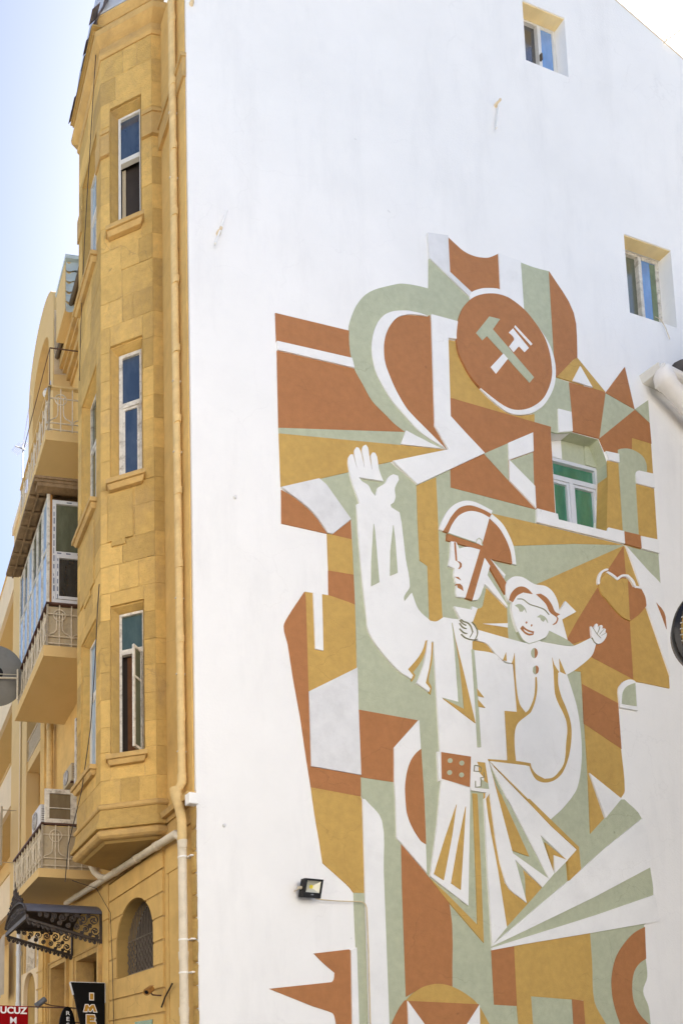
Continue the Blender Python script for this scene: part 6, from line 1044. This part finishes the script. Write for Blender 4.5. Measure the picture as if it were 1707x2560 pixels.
# ================================================================== CANOPY
cn = empty('door_canopy', FAC.pt(3.95, 0.0, 4.0), 'black wrought iron canopy with curled scrolls and a grey sheet roof', 'canopy')
S_N, S_F, DC = 3.20, 4.75, 1.39
def side_panel(s_, nm):
    PF = lambda d, z: FAC.pt(s_, d, z)
    mb = MB()
    mb.box(FAC, s_ - 0.02, s_ + 0.02, 0.0, 0.04, 3.87, 4.44); mb.tube([PF(0.02, 4.43), PF(DC, 4.42)], 0.016, 5); mb.tube([PF(0.02, 3.92), PF(DC, 4.27)], 0.032, 5)
    o = mb.build(nm, 'wrought_iron', cn)
    mb = MB()
    for k, (d, z, r, a) in enumerate(((0.16, 4.30, 0.105, 0.5), (0.37, 4.31, 0.10, 2.2), (0.57, 4.32, 0.09, 0.5), (0.75, 4.33, 0.08, 2.2), (0.91, 4.345, 0.065, 0.6), (1.05, 4.36, 0.055, 0.6), (1.17, 4.365, 0.045, 0.6), (0.13, 4.10, 0.085, 3.5), (0.31, 4.13, 0.07, 1.0), (0.48, 4.16, 0.06, 1.0), (0.64, 4.19, 0.05, 2.0), (0.10, 3.99, 0.04, 2.0), (0.26, 4.38, 0.045, 1.4), (0.47, 4.385, 0.04, 3.0), (0.66, 4.39, 0.035, 1.0), (0.80, 4.23, 0.045, 2.5), (0.94, 4.265, 0.035, 0.4), (0.22, 4.20, 0.04, 4.0), (0.40, 4.235, 0.035, 1.5), (0.22, 4.03, 0.035, 0.2), (0.38, 4.065, 0.035, 2.0))):
        mb = MB(); c_ = PF(d, z); mb.tube(scroll(c_, r, 0.012, a, 1.6, FAC.n, UP, 26), 0.012, 4)
        for t in range(4): mb.tube([c_, c_ + (FAC.n * math.cos(a + t * 1.57) + UP * math.sin(a + t * 1.57)) * r * 0.5], [0.006, 0.018], 4)
        mb.build('scroll', 'wrought_iron', o)
    for k in range(16):
        t = k / 15; d = 0.05 + t * (DC - 0.08); z = 3.90 + (4.27 - 3.92) * d / DC
        mb = MB(); mb.tube(scroll(PF(d, z), 0.055, 0.008, 3.14 + (k % 2) * 1.2, 1.4, FAC.n, UP, 16), 0.013, 4)
        mb.lathe(PF(d, z - 0.05), FAC.u, [(0.004, -0.014), (0.036, 0.0), (0.004, 0.014)], 6)
        mb.build('hanging_scroll', 'wrought_iron', o)
side_panel(S_N, 'side_bracket'); side_panel(S_F, 'side_bracket')
n = 14; CM = (S_N + S_F) / 2; HW = (S_F - S_N) / 2
arc = [(CM - HW * 1.04 * math.cos(math.pi * k / n), 4.42 + 0.30 * math.sin(math.pi * k / n) ** 1.25) for k in range(n + 1)]
MB().loft([[FAC.pt(s_, d, z) for s_, z in arc] for d in (0.0, DC + 0.06)], False, False).build('roof_sheet', 'awning_sheet', cn, True)
MB().loft([[FAC.pt(s_, d, z - 0.012) for s_, z in arc] for d in (0.0, DC + 0.06)], False, False).build('roof_lining', 'wrought_iron', cn, True)
mb = MB(); mb.tube([FAC.pt(s_, DC + 0.05, z) for s_, z in arc], 0.02, 5)
mb.box(FAC, S_N - 0.03, S_F + 0.03, DC, DC + 0.05, 4.27, 4.35); fp_ = mb.build('front_arch', 'wrought_iron', cn)
mb = MB()
for k in range(19):
    s_ = S_N + 0.06 + k * (S_F - S_N - 0.12) / 18; t = (s_ - CM) / HW; zt = 4.42 + 0.30 * math.sqrt(max(0, 1 - t * t))
    mb.tube([FAC.pt(s_, DC + 0.03, 4.35), FAC.pt(s_, DC + 0.03, zt)], 0.009, 4)
    mb.tube(scroll(FAC.pt(s_, DC + 0.035, (4.37 + zt) / 2), min(0.07, (zt - 4.33) * 0.4), 0.01, k, 1.5, FAC.u, UP, 16), 0.008, 4)
mb.build('front_scrolls', 'wrought_iron', fp_)
for k, (off, hh) in enumerate(((0.0, 0.50), (-0.12, 0.36), (0.12, 0.36), (-0.24, 0.24), (0.24, 0.24), (-0.38, 0.16), (0.38, 0.16), (-0.54, 0.10), (0.54, 0.10))):
    mb = MB(); zt = 4.42 + 0.30 * math.sqrt(1 - (off / HW) ** 2)
    mb.lathe(FAC.pt(CM + off, DC + 0.05, zt), UP, [(0.012, 0), (0.03, hh * 0.15), (0.012, hh * 0.3), (0.035, hh * 0.5), (0.01, hh * 0.7), (0.016, hh * 0.8), (0.002, hh)], 7); mb.build('finial', 'wrought_iron', cn)

# ================================================================== SIGNS
sg = empty('hanging_sign', FAC.pt(2.955, 0.35, 2.6), 'black tapering signboard with gold upright letters', 'sign')
SS = Frame(FAC.pt(2.955, 0, 0), FAC.n, -FAC.u)
cv = [(0.045, 3.105), (0.045, 1.6), (0.33, 1.6), (0.37, 1.9), (0.42, 2.15), (0.48, 2.36), (0.54, 2.60), (0.60, 2.86), (0.672, 3.10)]
MB().prism(SS, cv, -0.05, 0.0).build('board', 'sign_black', sg)
def outline_strip(fr, pts, w, d0, d1):
    mb = MB()
    for k in range(len(pts) - 1):
        (a, b_), (c_, d_) = pts[k], pts[k + 1]; l = math.hypot(c_ - a, d_ - b_); nx, ny = -(d_ - b_) / l * w, (c_ - a) / l * w
        mb.prism(fr, [(a, b_), (c_, d_), (c_ + nx, d_ + ny), (a + nx, b_ + ny)], d0, d1)
    return mb
outline_strip(SS, [(0.045, 2.75), (0.045, 3.105), (0.672, 3.10), (0.61, 2.88)], 0.012, -0.052, 0.004).build('edge_trim', 'zinc', sg)
def grow(p, w):      # polygon offset outward (mitred)
    n = len(p); area = sum(p[i][0] * p[(i + 1) % n][1] - p[(i + 1) % n][0] * p[i][1] for i in range(n)); sg_ = 1 if area > 0 else -1; out = []
    for i in range(n):
        a, b_, c_ = Vector(p[i - 1]), Vector(p[i]), Vector(p[(i + 1) % n])
        e1_ = (b_ - a).normalized(); e2_ = (c_ - b_).normalized()
        n1 = Vector((e1_.y, -e1_.x)) * sg_; n2 = Vector((e2_.y, -e2_.x)) * sg_
        m = (n1 + n2); m = m / max(0.35, m.length_squared / 2)
        out.append((b_.x + m.x * w, b_.y + m.y * w))
    return out
GLY = {'I': [(0.256, 2.800), (0.256, 2.912), (0.318, 2.912), (0.318, 2.800)],
       'M': [(0.428, 2.585), (0.398, 2.705), (0.352, 2.705), (0.331, 2.662), (0.287, 2.705), (0.243, 2.705), (0.198, 2.585), (0.247, 2.585), (0.262, 2.650), (0.302, 2.590), (0.330, 2.590), (0.350, 2.650), (0.372, 2.585)],
       'E': [(0.380, 2.38), (0.380, 2.525), (0.238, 2.525), (0.222, 2.478), (0.318, 2.478), (0.318, 2.462), (0.245, 2.462), (0.235, 2.425), (0.318, 2.425), (0.318, 2.405), (0.215, 2.405), (0.205, 2.36), (0.380, 2.36)]}
for ch in 'IME':
    MB().prism(SS, grow(GLY[ch], 0.0135), -0.001, 0.003).build('letter_outline', 'letter_white', sg)
    MB().prism(SS, GLY[ch], 0.0, 0.006).build('letter', 'letter_gold', sg)
MB().tube([SS.pt(0.0, -0.02, 2.97), SS.pt(0.06, -0.02, 2.97)], 0.012, 5).build('bracket', 'rail_dark', sg)
sg2 = empty('oval_sign', FAC.pt(3.5, 0.5, 2.4), 'black oval sign with white upright letters beside the tapering sign', 'sign')
S2 = Frame(FAC.pt(3.55, 0, 0), FAC.n, -FAC.u)
ov = [(0.52 + 0.165 * math.cos(t * math.pi / 16), 2.20 + 0.525 * math.sin(t * math.pi / 16)) for t in range(32)]
MB().prism(S2, ov, -0.05, 0.0).build('board', 'sign_black', sg2)
for ch, z in (('R', 2.565), ('E', 2.455), ('S', 2.345)):
    lettering('letter', ch, 'letter_white', sg2, S2.pt(0.515, 0.001, z), -S2.u, UP, 0.105, 0.004, 0.02, 1.25)
MB().tube([S2.pt(0.0, -0.02, 2.43), S2.pt(0.38, -0.02, 2.43)], 0.012, 5).build('bracket', 'rail_dark', sg2)
sg3 = empty('red_sign', FAC.pt(4.0, 1.5, 2.4), 'red projecting sign with white capital letters UCUZ', 'sign')
S3 = Frame(FAC.pt(3.555, 0, 0), FAC.n, -FAC.u)
MB().box(S3, 1.272, 1.86, -0.06, 0.0, 2.0, 2.705).build('board', 'sign_red', sg3)
lettering('letters', 'UCUZ', 'letter_white', sg3, S3.pt(1.552, 0.002, 2.562), -S3.u, UP, 0.172, 0.004, 0.035, 1.06)
lettering('letter', 'M', 'letter_white', sg3, S3.pt(1.552, 0.002, 2.375), -S3.u, UP, 0.172, 0.004, 0.012, 1.05)
MB().tube([S3.pt(0.02, -0.03, 2.70), S3.pt(1.275, -0.03, 2.70)], 0.013, 5).build('bracket', 'rail_dark', sg3)

# ================================================================== CAMERAS, LAMP, CABLES
def cctv(fr, base, mid, head, direction, m, label, L=0.24, r=0.055):
    e = empty('security_camera', head, label, 'camera')
    MB().tube([base, mid, head], 0.012, 6).build('bracket', 'rail_dark', e)
    MB().disc(base, fr.n, 0.035, 0.035, 0.012, 12).build('mount', 'rail_dark', e)
    ax = Vector(direction).normalized()
    MB().lathe(head - ax * L * 0.5, ax, [(0.02, 0.0), (r, 0.015), (r, L * 0.8), (r * 1.08, L * 0.82), (r * 1.08, L), (r * 0.8, L), (r * 0.7, L * 0.93)], 16).build('housing', m, e, True)
    MB().disc(head + ax * (L * 0.44), ax, r * 0.6, r * 0.6, 0.006, 12).build('lens', 'black_gloss', e)
    MB().box(Frame(head - ax * L * 0.5, ax, ax.cross(UP)), 0.0, L * 1.06, -r * 0.9, r * 0.9, r * 1.02, r * 1.1).build('sun_shield', m, e)
    return e
cctv(FAC, FAC.pt(0.90, 0.03, 2.655), FAC.pt(0.93, 0.16, 2.665), FAC.pt(0.95, 0.20, 2.73), FAC.n * 0.8 - FAC.u * 0.5 + UP * -0.45, 'camera_brown', 'brown bullet camera on the yellow wall near the corner', 0.17, 0.045)
cctv(FAC, FAC.pt(4.55, 0.05, 2.80), FAC.pt(4.60, 0.50, 2.84), FAC.pt(4.60, 0.72, 2.90), FAC.n * 0.6 + FAC.u * 0.1 + UP * -0.5, 'camera_grey', 'grey bullet camera above the red sign', 0.26, 0.06)
flm = empty('floodlight', WAL.pt(1.62, 0.08, 4.07), 'small square black floodlight on the white wall', 'lamp')
tilt = R(13)
FL = Frame(WAL.pt(1.62, 0.10, 4.07), WAL.u, WAL.n)
def tl_(u, d, z):  # tilted downward about the wall direction
    return FL.o + FL.u * u + FL.n * (d * math.cos(tilt) + z * math.sin(tilt) * 1.0) + UP * (z * math.cos(tilt) - d * math.sin(tilt))
class TF:
    u = WAL.u; n = WAL.n
    def pt(s, u, d, z): return tl_(u, d, z)
TFR = TF()
mb = bars(MB(), TFR, -0.135, 0.135, -0.125, 0.125, 0.0, 0.05, 0.026); mb.box(TFR, -0.109, 0.109, 0.0, 0.048, -0.099, -0.055); mb.box(TFR, -0.13, 0.13, -0.04, -0.001, -0.12, 0.12); mb.build('housing', 'black_gloss', flm)
rfm = MB(); rr_ = [(-0.108, -0.054), (0.108, -0.054), (0.108, 0.099), (-0.108, 0.099)]; c_ = [(-0.022, 0.005), (0.022, 0.005), (0.022, 0.04), (-0.022, 0.04)]
rfm.loft([[TFR.pt(u, 0.040, z) for u, z in rr_], [TFR.pt(u, 0.006, z) for u, z in c_]], True, False); rfm.build('reflector', 'lamp_reflector', flm)
MB().disc(TFR.pt(0, 0.007, 0.0225), tl_(0, 1, 0) - tl_(0, 0, 0), 0.026, 0.026, 0.006, 16).build('led', 'led_yellow', flm)
lettering('mark', 'LED', 'zinc', flm, TFR.pt(0.0, 0.0485, -0.088), WAL.u, tl_(0, 0, 1) - tl_(0, 0, 0), 0.022, 0.001)
mb = MB(); mb.tube([WAL.pt(1.46, 0.0, 4.05), WAL.pt(1.455, 0.09, 4.06), WAL.pt(1.50, 0.10, 4.07)], 0.008, 5); mb.disc(WAL.pt(1.435, 0.10, 4.07), WAL.u, 0.022, 0.022, 0.04, 10); mb.build('bracket', 'rail_iron', flm)
cbl = MB(); cbl.tube([WAL.pt(u, 0.052, z) for u, z in ((1.74, 3.955), (1.85, 3.947), (2.01, 3.946), (2.2, 3.952), (2.40, 3.963), (2.49, 3.962), (2.535, 3.935), (2.556, 3.88), (2.558, 3.6), (2.559, 3.27), (2.553, 2.8), (2.546, 2.29), (2.54, 1.6))], 0.0075, 6)
tag(top(cbl.build('lamp_cable', 'cable_cream')), 'thin cream cable running from the floodlight down the mural', 'cable')
def anchor(p0, p1, knob, label):
    e = empty('wall_anchor', WAL.pt(p0[0], 0.03, p0[1]), label, 'anchor')
    MB().tube([WAL.pt(p0[0], 0.035, p0[1]), WAL.pt(p1[0], 0.05, p1[1])], 0.016, 6).build('rod', 'white_relief', e)
    MB().lathe(WAL.pt(knob[0], 0.0, knob[1]), WAL.n, [(0.035, 0.0), (0.035, 0.02), (0.02, 0.05), (0.024, 0.07), (0.006, 0.08)], 10).build('knob', 'cream_light', e, True)
anchor((0.60, 14.12), (0.39, 13.50), (0.475, 13.76), 'white anchor rod near the left edge of the wall')
anchor((5.755, 17.82), (5.635, 17.22), (5.725, 17.76), 'white anchor rod below the roof window')
anchor((0.06, 17.9), (0.088, 17.49), (0.09, 17.5), 'white anchor rod at the top of the corner')
for (u, z, lb) in ((0.405, 4.865, 'small cream wall plug to the left of the floodlight'), (0.665, 9.652, 'small wall plug left of the raised hand')):
    tag(top(MB().lathe(WAL.pt(u, 0, z), WAL.n, [(0.026, 0), (0.022, 0.02), (0.004, 0.025)], 10).build('wall_plug', 'white_worn')), lb, 'plug')
wr = MB(); wr.tube([WAL.pt(8.87, 0.02, 14.70), WAL.pt(8.98, 0.03, 14.66), WAL.pt(9.08, 0.03, 14.52), WAL.pt(9.15, 0.03, 14.33)], 0.005, 5)
tag(top(wr.build('wire_end', 'rail_iron')), 'short wire hanging below the peeling window', 'wire')
bc = MB(); bc.tube([FRO.pt(0.02, 0.06, 18.9), FRO.pt(0.30, 0.05, 17.6), FRO.pt(0.62, 0.04, 16.0), FRO.pt(0.80, 0.04, 14.5), FRO.pt(0.86, 0.035, 13.6)], 0.007, 5)
tag(top(bc.build('black_cable', 'cable_black')), 'black cable hanging down the top of the bay', 'cable')
bc = MB(); bc.tube([FRO.pt(-0.02, 0.03, 9.05), FRO.pt(0.02, 0.04, 8.7), FRO.pt(0.09, 0.05, 7.9), FRO.pt(0.25, 0.06, 6.9), FRO.pt(0.52, 0.10, 6.0), FRO.pt(0.80, 0.22, 5.2), FRO.pt(0.86, 0.25, 4.6)], 0.008, 5)
tag(top(bc.build('black_cable', 'cable_black')), 'black cable looping down the lower bay to the lowest balcony', 'cable')
bc = MB(); bc.tube([FAC.pt(3.1, 0.6, 5.0), FAC.pt(2.7, 0.3, 4.75), FAC.pt(2.60, 0.09, 4.3), FAC.pt(2.55, 0.075, 3.4), FAC.pt(2.48, 0.075, 2.0)], 0.006, 5)
tag(top(bc.build('wall_wire', 'cable_black')), 'thin wire running down beside the arched window', 'wire')
bc = MB(); bc.tube([FAC.pt(0.85, 0.07, 2.48), FAC.pt(0.76, 0.06, 2.62), FAC.pt(0.60, 0.06, 2.75), FAC.pt(0.52, 0.08, 2.78)], 0.012, 5)
tag(top(bc.build('black_cable', 'cable_black')), 'short black cable between the brown camera and the drainpipe', 'cable')

# satellite dish and aerial
ds = empty('satellite_dish', FAC.pt(5.0, 1.6, 9.9), 'large grey satellite dish at the left edge, fixed to the glazed balcony', 'satellite dish')
DISHC = Vector((1.5959, 12.7031, 10.2398))
dax = Vector((-0.10, 0.98, 0.12)).normalized()
prof = [(0.0, -0.10)] + [(0.66 * k / 10, -0.10 + 0.10 * (k / 10) ** 2) for k in range(1, 11)] + [(0.662, 0.012)] + [(0.66 * k / 10, -0.085 + 0.10 * (k / 10) ** 2) for k in range(10, 0, -1)] + [(0.0, -0.085)]
MB().lathe(DISHC, dax, [(max(r, 0.002), t) for r, t in prof], 40).build('reflector', 'dish_grey', ds, True)
MB().tube([DISHC - dax * 0.14 - UP * 0.12, FAC.pt(5.00, 1.20, 10.12)], 0.020, 6).build('arm', 'rail_iron', ds)
MB().tube([DISHC - dax * 0.12 - UP * 0.02, FAC.pt(5.00, 1.20, 10.20)], 0.007, 5).build('arm', 'rail_iron', ds)
MB().tube([FAC.pt(5.00, 1.19, 9.62), FAC.pt(5.00, 1.19, 10.32)], 0.022, 6).build('mast', 'rail_iron', ds)
MB().disc(DISHC - dax * 0.125, dax, 0.13, 0.13, 0.03, 24).build('hub', 'black_gloss', ds)
an = empty('roof_aerial', Vector((2.8340, 16.8678, 20.3909)), 'thin rooftop aerial against the sky at the left', 'aerial')
A0 = Vector((2.8340, 16.8678, 20.3909))
MB().tube([A0 - UP * 1.9, A0 + UP * 0.12], 0.022, 6).build('mast', 'zinc', an)
ab = (FAC.n * 0.8 - FAC.u * 0.6 - UP * 0.5).normalized()
mb = MB(); mb.tube([A0 - ab * 0.12, A0 + ab * 0.42], 0.014, 5); mb.build('boom', 'camera_grey', an)
ac_ = ab.cross(UP).normalized()
for k in range(6):
    c_ = A0 + ab * (0.36 - k * 0.08); MB().tube([c_ - ac_ * (0.16 + 0.02 * k), c_ + ac_ * (0.16 + 0.02 * k)], 0.006, 4).build('element', 'zinc', an)
bc = MB(); bc.tube([FAC.pt(5.0, 0.95, 17.0), A0 + UP * 0.1], 0.008, 4); tag(top(bc.build('aerial_wire', 'rail_iron')), 'thin slanting wire from the aerial to the arched gable', 'wire')
ra = empty('roof_aerial', WAL.pt(9.7, -0.1, 20.5), 'small aerial stick on the sloping roof edge at the upper right', 'aerial')
MB().tube([WAL.pt(9.62, 0.03, 20.40), WAL.pt(9.97, 0.35, 20.55)], 0.012, 5).build('stick', 'pipe_white', ra)
MB().tube([WAL.pt(9.70, 0.05, 20.55), WAL.pt(9.70, -0.1, 20.35)], 0.012, 5).build('clip', 'pipe_white', ra)

# ================================================================== CREAM BUILDING AT THE LEFT
cb = empty('cream_building', FAC.pt(12.0, -1.0, 0), 'cream building with stacked solid balcony parapets at the far left', 'building')
MB().box(FAC, 9.30, 10.45, -4.0, 0.0, 0.0, 18.75).build('pier', 'cream_plaster', cb)
MB().box(FAC, 9.25, 10.5, -4.0, 0.06, 18.75, 19.0).build('pier_cap', 'cream_light', cb)
MB().box(FAC, 9.34, 9.41, 0.0, 0.012, 0.0, 18.74).build('corner_strip', 'cream_light', cb)
MB().box(FAC, 10.452, 22.0, -4.0, -1.1, 0.0, 19.8).build('wall', 'cream_plaster', cb)
for (z0, z1) in ((16.9, 18.1), (13.05, 14.35), (9.7, 11.0), (6.3, 7.5)):
    MB().box(FAC, 10.452, 22.0, -0.12, 0.0, z0, z1).build('parapet', 'cream_light', cb)
    MB().box(FAC, 10.452, 22.0, -1.1, -0.121, z0, z0 + 0.2).build('floor_slab', 'cream_plaster', cb)
    MB().box(FAC, 10.452, 22.0, -0.16, 0.04, z1, z1 + 0.05).build('coping', 'cream_plaster', cb)
mb = MB()
for k in range(26): mb.tube([FAC.pt(9.75 + k * 0.06, 0.45, 7.6), FAC.pt(9.75 + k * 0.06, 0.45, 9.2)], 0.006, 4)
for k in range(16): mb.tube([FAC.pt(9.75, 0.452, 7.6 + k * 0.105), FAC.pt(11.3, 0.452, 7.6 + k * 0.105)], 0.006, 4)
mb.box(FAC, 9.70, 9.76, 0.42, 0.47, 7.5, 9.3); mb.tube([FAC.pt(9.73, 0.0, 7.6), FAC.pt(9.73, 0.45, 7.6)], 0.015, 4); mb.tube([FAC.pt(9.73, 0.0, 9.2), FAC.pt(9.73, 0.45, 9.2)], 0.015, 4)
mb.build('window_grille', 'rail_sheet', cb)
bn = MB(); nn = 14
bn.loft([[FAC.pt(9.75 + 2.2 * t / nn, 0.30 + 0.05 * math.sin(t * 1.1) * (0.3 + (5.45 - z) * 0.4), z - 0.12 * t / nn) for t in range(nn + 1)] for z in (5.45, 5.0, 4.5, 4.0, 3.66)], False, False)
tag(top(bn.build('cloth_banner', 'banner_cloth', None, True)), 'grey brown cloth banner hanging at the lower left edge', 'banner')

# ================================================================== RIGHT EDGE: eave, pipe, clock
nbh = empty('neighbour_house', WAL.pt(12.0, 3.0, 0), 'stone house abutting the white wall at the right edge, only its tiled eave in view', 'building')
MB().box(WAL, 9.75, 22.0, 0.01, 6.0, 0.0, 13.2).build('wall', 'house_grey', nbh)
MB().hexa([WAL.pt(9.0, 0.02, 13.35), WAL.pt(10.6, 0.02, 13.35), WAL.pt(10.6, 6.3, 13.35), WAL.pt(9.3, 6.3, 13.35), WAL.pt(9.0, 0.02, 13.42), WAL.pt(10.6, 0.02, 13.42), WAL.pt(10.6, 6.3, 13.42), WAL.pt(9.3, 6.3, 13.42)]).build('eave_board', 'yellow_trim', nbh)
for k in range(16):
    d0 = 0.03 + k * 0.39
    mb = MB(); mb.tube([WAL.pt(8.86 + k * 0.018, d0 + 0.19, 13.47), WAL.pt(11.5, d0 + 0.19, 14.6)], 0.10, 8); mb.build('roof_tile', 'roof_tile', nbh)
gp = empty('downpipe', WAL.pt(8.95, 0.2, 13.3), 'thick white downpipe slanting away at the right edge of the mural', 'drainpipe')
MB().tube([WAL.pt(8.66, 0.20, 13.17), WAL.pt(9.02, 0.20, 12.91), WAL.pt(9.5, 0.20, 12.56)], 0.092, 16).build('pipe', 'pvc_white', gp, True)
MB().tube([WAL.pt(8.575, 0.20, 13.40), WAL.pt(8.575, 0.20, 13.31), WAL.pt(8.60, 0.20, 13.225), WAL.pt(8.69, 0.20, 13.15)], [0.085, 0.10, 0.105, 0.102], 16).build('elbow', 'pvc_white', gp, True)
MB().tube([WAL.pt(8.50, 0.22, 13.40), WAL.pt(9.4, 0.22, 13.24)], 0.055, 10).build('gutter', 'pvc_white', gp, True)
MB().tube([WAL.pt(8.60, 0.20, 13.225), WAL.pt(8.63, 0.20, 13.195)], 0.112, 16).build('collar', 'pvc_white', gp, True)
MB().hexa([WAL.pt(8.50, 0.0, 13.36), WAL.pt(9.2, 0.0, 13.24), WAL.pt(9.2, 0.22, 13.24), WAL.pt(8.50, 0.22, 13.36), WAL.pt(8.44, 0.0, 13.50), WAL.pt(9.2, 0.0, 13.33), WAL.pt(9.2, 0.22, 13.33), WAL.pt(8.46, 0.22, 13.48)]).build('fascia', 'white_frame', gp)
ck = empty('street_clock', Vector((8.9851, 6.4115, 6.6724)), 'round black street clock with gold inner ring, cut off at the right edge', 'clock')
CC = Vector((8.9851, 6.4115, 6.6724)); cax = Vector((0.0, -1.0, -0.05)).normalized(); CR = 0.56
MB().lathe(CC, cax, [(CR * 0.89, 0.03), (CR * 0.90, 0.06), (CR * 0.95, 0.07), (CR, 0.045), (CR * 0.995, 0.02), (CR * 0.80, -0.08), (CR * 0.5, -0.16), (0.05, -0.17)], 48).build('case', 'black_gloss', ck, True)
MB().lathe(CC, cax, [(CR * 0.855, 0.025), (CR * 0.86, 0.05), (CR * 0.885, 0.055), (CR * 0.89, 0.035)], 48).build('gold_ring', 'gold', ck, True)
MB().disc(CC - cax * 0.0, cax, CR * 0.86, CR * 0.86, 0.02, 48).build('dial', 'dial_cream', ck)
e1 = cax.cross(UP).normalized(); e2 = e1.cross(cax).normalized()
DF = Frame(CC, e1, cax)
for k in range(12):
    an_ = k * math.pi / 6; rad = e1 * math.sin(an_) + e2 * math.cos(an_); tg = rad.cross(cax)
    MB().hexa([CC + rad * CR * a_ + tg * w_ + cax * t_ for t_ in (0.0205, 0.026) for a_, w_ in ((0.66, -0.012), (0.66, 0.012), (0.80, 0.016), (0.80, -0.016))]).build('hour_mark', 'black_gloss', ck)
for an_, l_ in ((2.2, 0.45), (5.4, 0.62)):
    rad = e1 * math.sin(an_) + e2 * math.cos(an_); tg = rad.cross(cax)
    MB().hexa([CC + rad * CR * a_ + tg * w_ + cax * t_ for t_ in (0.028, 0.034) for a_, w_ in ((-0.1, -0.014), (-0.1, 0.014), (l_, 0.006), (l_, -0.006))]).build('clock_hand', 'black_gloss', ck)
mb = MB()
for k in range(48):
    an_ = k * math.pi / 24; rad = e1 * math.sin(an_) + e2 * math.cos(an_); mb.disc(CC + rad * CR * 0.93 + cax * 0.07, cax, 0.009, 0.005, 0.012, 7)
mb.build('bead_trim', 'chrome', ck)
MB().tube([CC - cax * 0.08 - e1 * CR * 0.98, CC - e1 * (CR + 1.6) - cax * 0.3], 0.05, 8).build('bracket', 'black_gloss', ck)

# kinds that repeat
for o in list(scene.objects):
    if o.parent is None and 'category' in o.keys():
        g = {'drainpipe': 'drainpipes and rain pipes on the houses', 'air conditioner': 'air conditioners on the lowest balcony', 'camera': 'bullet cameras over the street', 'anchor': 'anchor rods on the white wall', 'plug': 'plugs in the white wall', 'aerial': 'roof aerials', 'sign': 'projecting shop signs'}.get(o['category'])
        if g: o['group'] = g
        if o.name.startswith('black_cable'): o['group'] = 'black cables on the yellow house'
